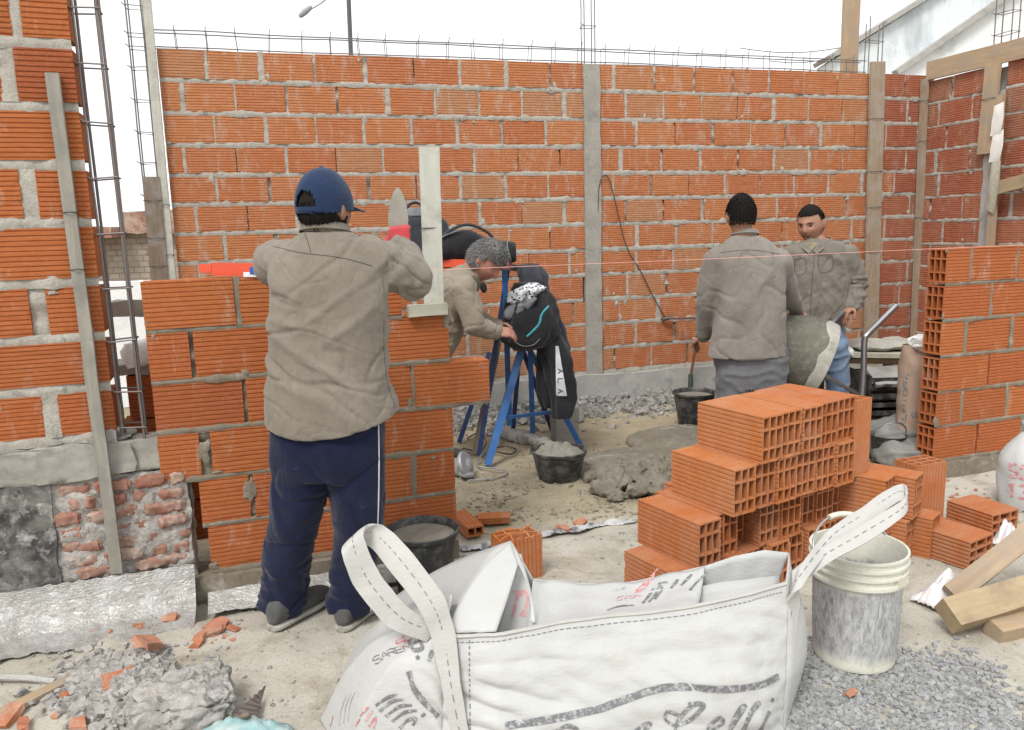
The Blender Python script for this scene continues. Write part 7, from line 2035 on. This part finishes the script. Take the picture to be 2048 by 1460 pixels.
    mb = MB(); lettering(mb, surf, 'CALHIDRA', (.60, .16), (0, .058), (-.045, 0), .007, 1, 1.3, .004); s_ = mb.build('printed_word', 'print_grey', t); s_['kind'] = 'stuff'
    mb = MB(); lettering(mb, surf, 'S', (.69, .34), (0, .05), (-.04, 0), .006, 1, 1.3, .004); s_ = mb.build('printed_letter', 'print_grey', t)
    # small steel pail with wire bail
    p = G(1790, 935); p = V(p.x, p.y + .1, .0); t = thing('small_pail', 'small dark pail with raised wire handle behind the brick pile', 'pail', p)
    mb = MB(); mb.lathe([(0, 0), (.075, 0), (.10, .17), (.105, .175), (.095, .17), (.07, .02), (0, .02)], (0, 0, 0), 28); o = mb.build('body', 'black_plastic'); o.parent = t
    mb = MB(); mb.tube([V(.10 * math.cos(a), -.06 * math.sin(a), .17 + .09 * math.sin(a)) for a in [math.pi * k / 16 for k in range(17)]], .004, 6); o = mb.build('bail', 'steel'); o.parent = t
simple('kraft', (.34, .24, .175), .85, 0, .2, 7, (.42, .31, .24), .4, .7, .5, 20); simple('sack_grey', (.19, .187, .175), .85, 0, .2, 5, (.28, .275, .255), .4, .7, .6, 22)
right_clutter()

# ---- heap of wet mortar on the floor: one lumpy mass
def heap():
    c = G(1275, 950); t = thing('mortar_heap', 'lumpy grey heap of wet mortar on the floor', 'mortar', c); R = random.Random(14); mb = MB()
    loft(mb, [(c + V(.10, .18, -.02), V(.52, 0, 0), V(0, .40, 0)), (c + V(.10, .18, .012), V(.50, 0, 0), V(0, .38, 0)), (c + V(.10, .16, .035), V(.38, 0, 0), V(0, .27, 0)), (c + V(.09, .14, .05), V(.22, 0, 0), V(0, .16, 0))], 40, 2.0, .05, 4, 3, sub=3)
    g = G(1385, 880); loft(mb, [(g + V(0, 0, -.02), V(.45, 0, 0), V(0, .35, 0)), (g + V(0, 0, .02), V(.42, 0, 0), V(0, .32, 0)), (g + V(0, 0, .055), V(.25, 0, 0), V(0, .2, 0))], 36, 2.0, .02, 4, 8, sub=3)
    for k in range(75):
        x, y = R.gauss(1262, 44), R.gauss(966, 20)
        if ((x - 1262) / 86) ** 2 + ((y - 966) / 42) ** 2 > 1: continue
        r = R.choice([.022, .03, .042, .058, .07]) * R.uniform(.8, 1.2); q = G(x, y); f = 1 - (((x - 1262) / 86) ** 2 + ((y - 966) / 42) ** 2)
        M = Matrix.Rotation(R.uniform(0, 6), 3, 'Z') @ Matrix.Rotation(R.uniform(-.5, .5), 3, 'X')
        blob(mb, q + V(0, 0, r * .3 + .05 * f), (r * 1.15, r * .9, r * .7), M, .55, 2.4, R.uniform(0, 90), (18, 12))
    for (x, y, r) in ((1198, 985, .055), (1215, 990, .05), (1232, 972, .06), (1312, 955, .085), (1335, 950, .06), (1205, 958, .07)):
        q = G(x, y); blob(mb, q + V(0, 0, r * .5), (r, r * .9, r * .8), None, .4, 2, x * .1, (18, 12))
    me = solidify(mb, .008, 1); displace(me, lambda p, n: .006 * fbm(p * 26, 3) + .004 * fbm(p * 70, 2))
    part_of(me, 'mound', 'sand_heap', t)
heap()
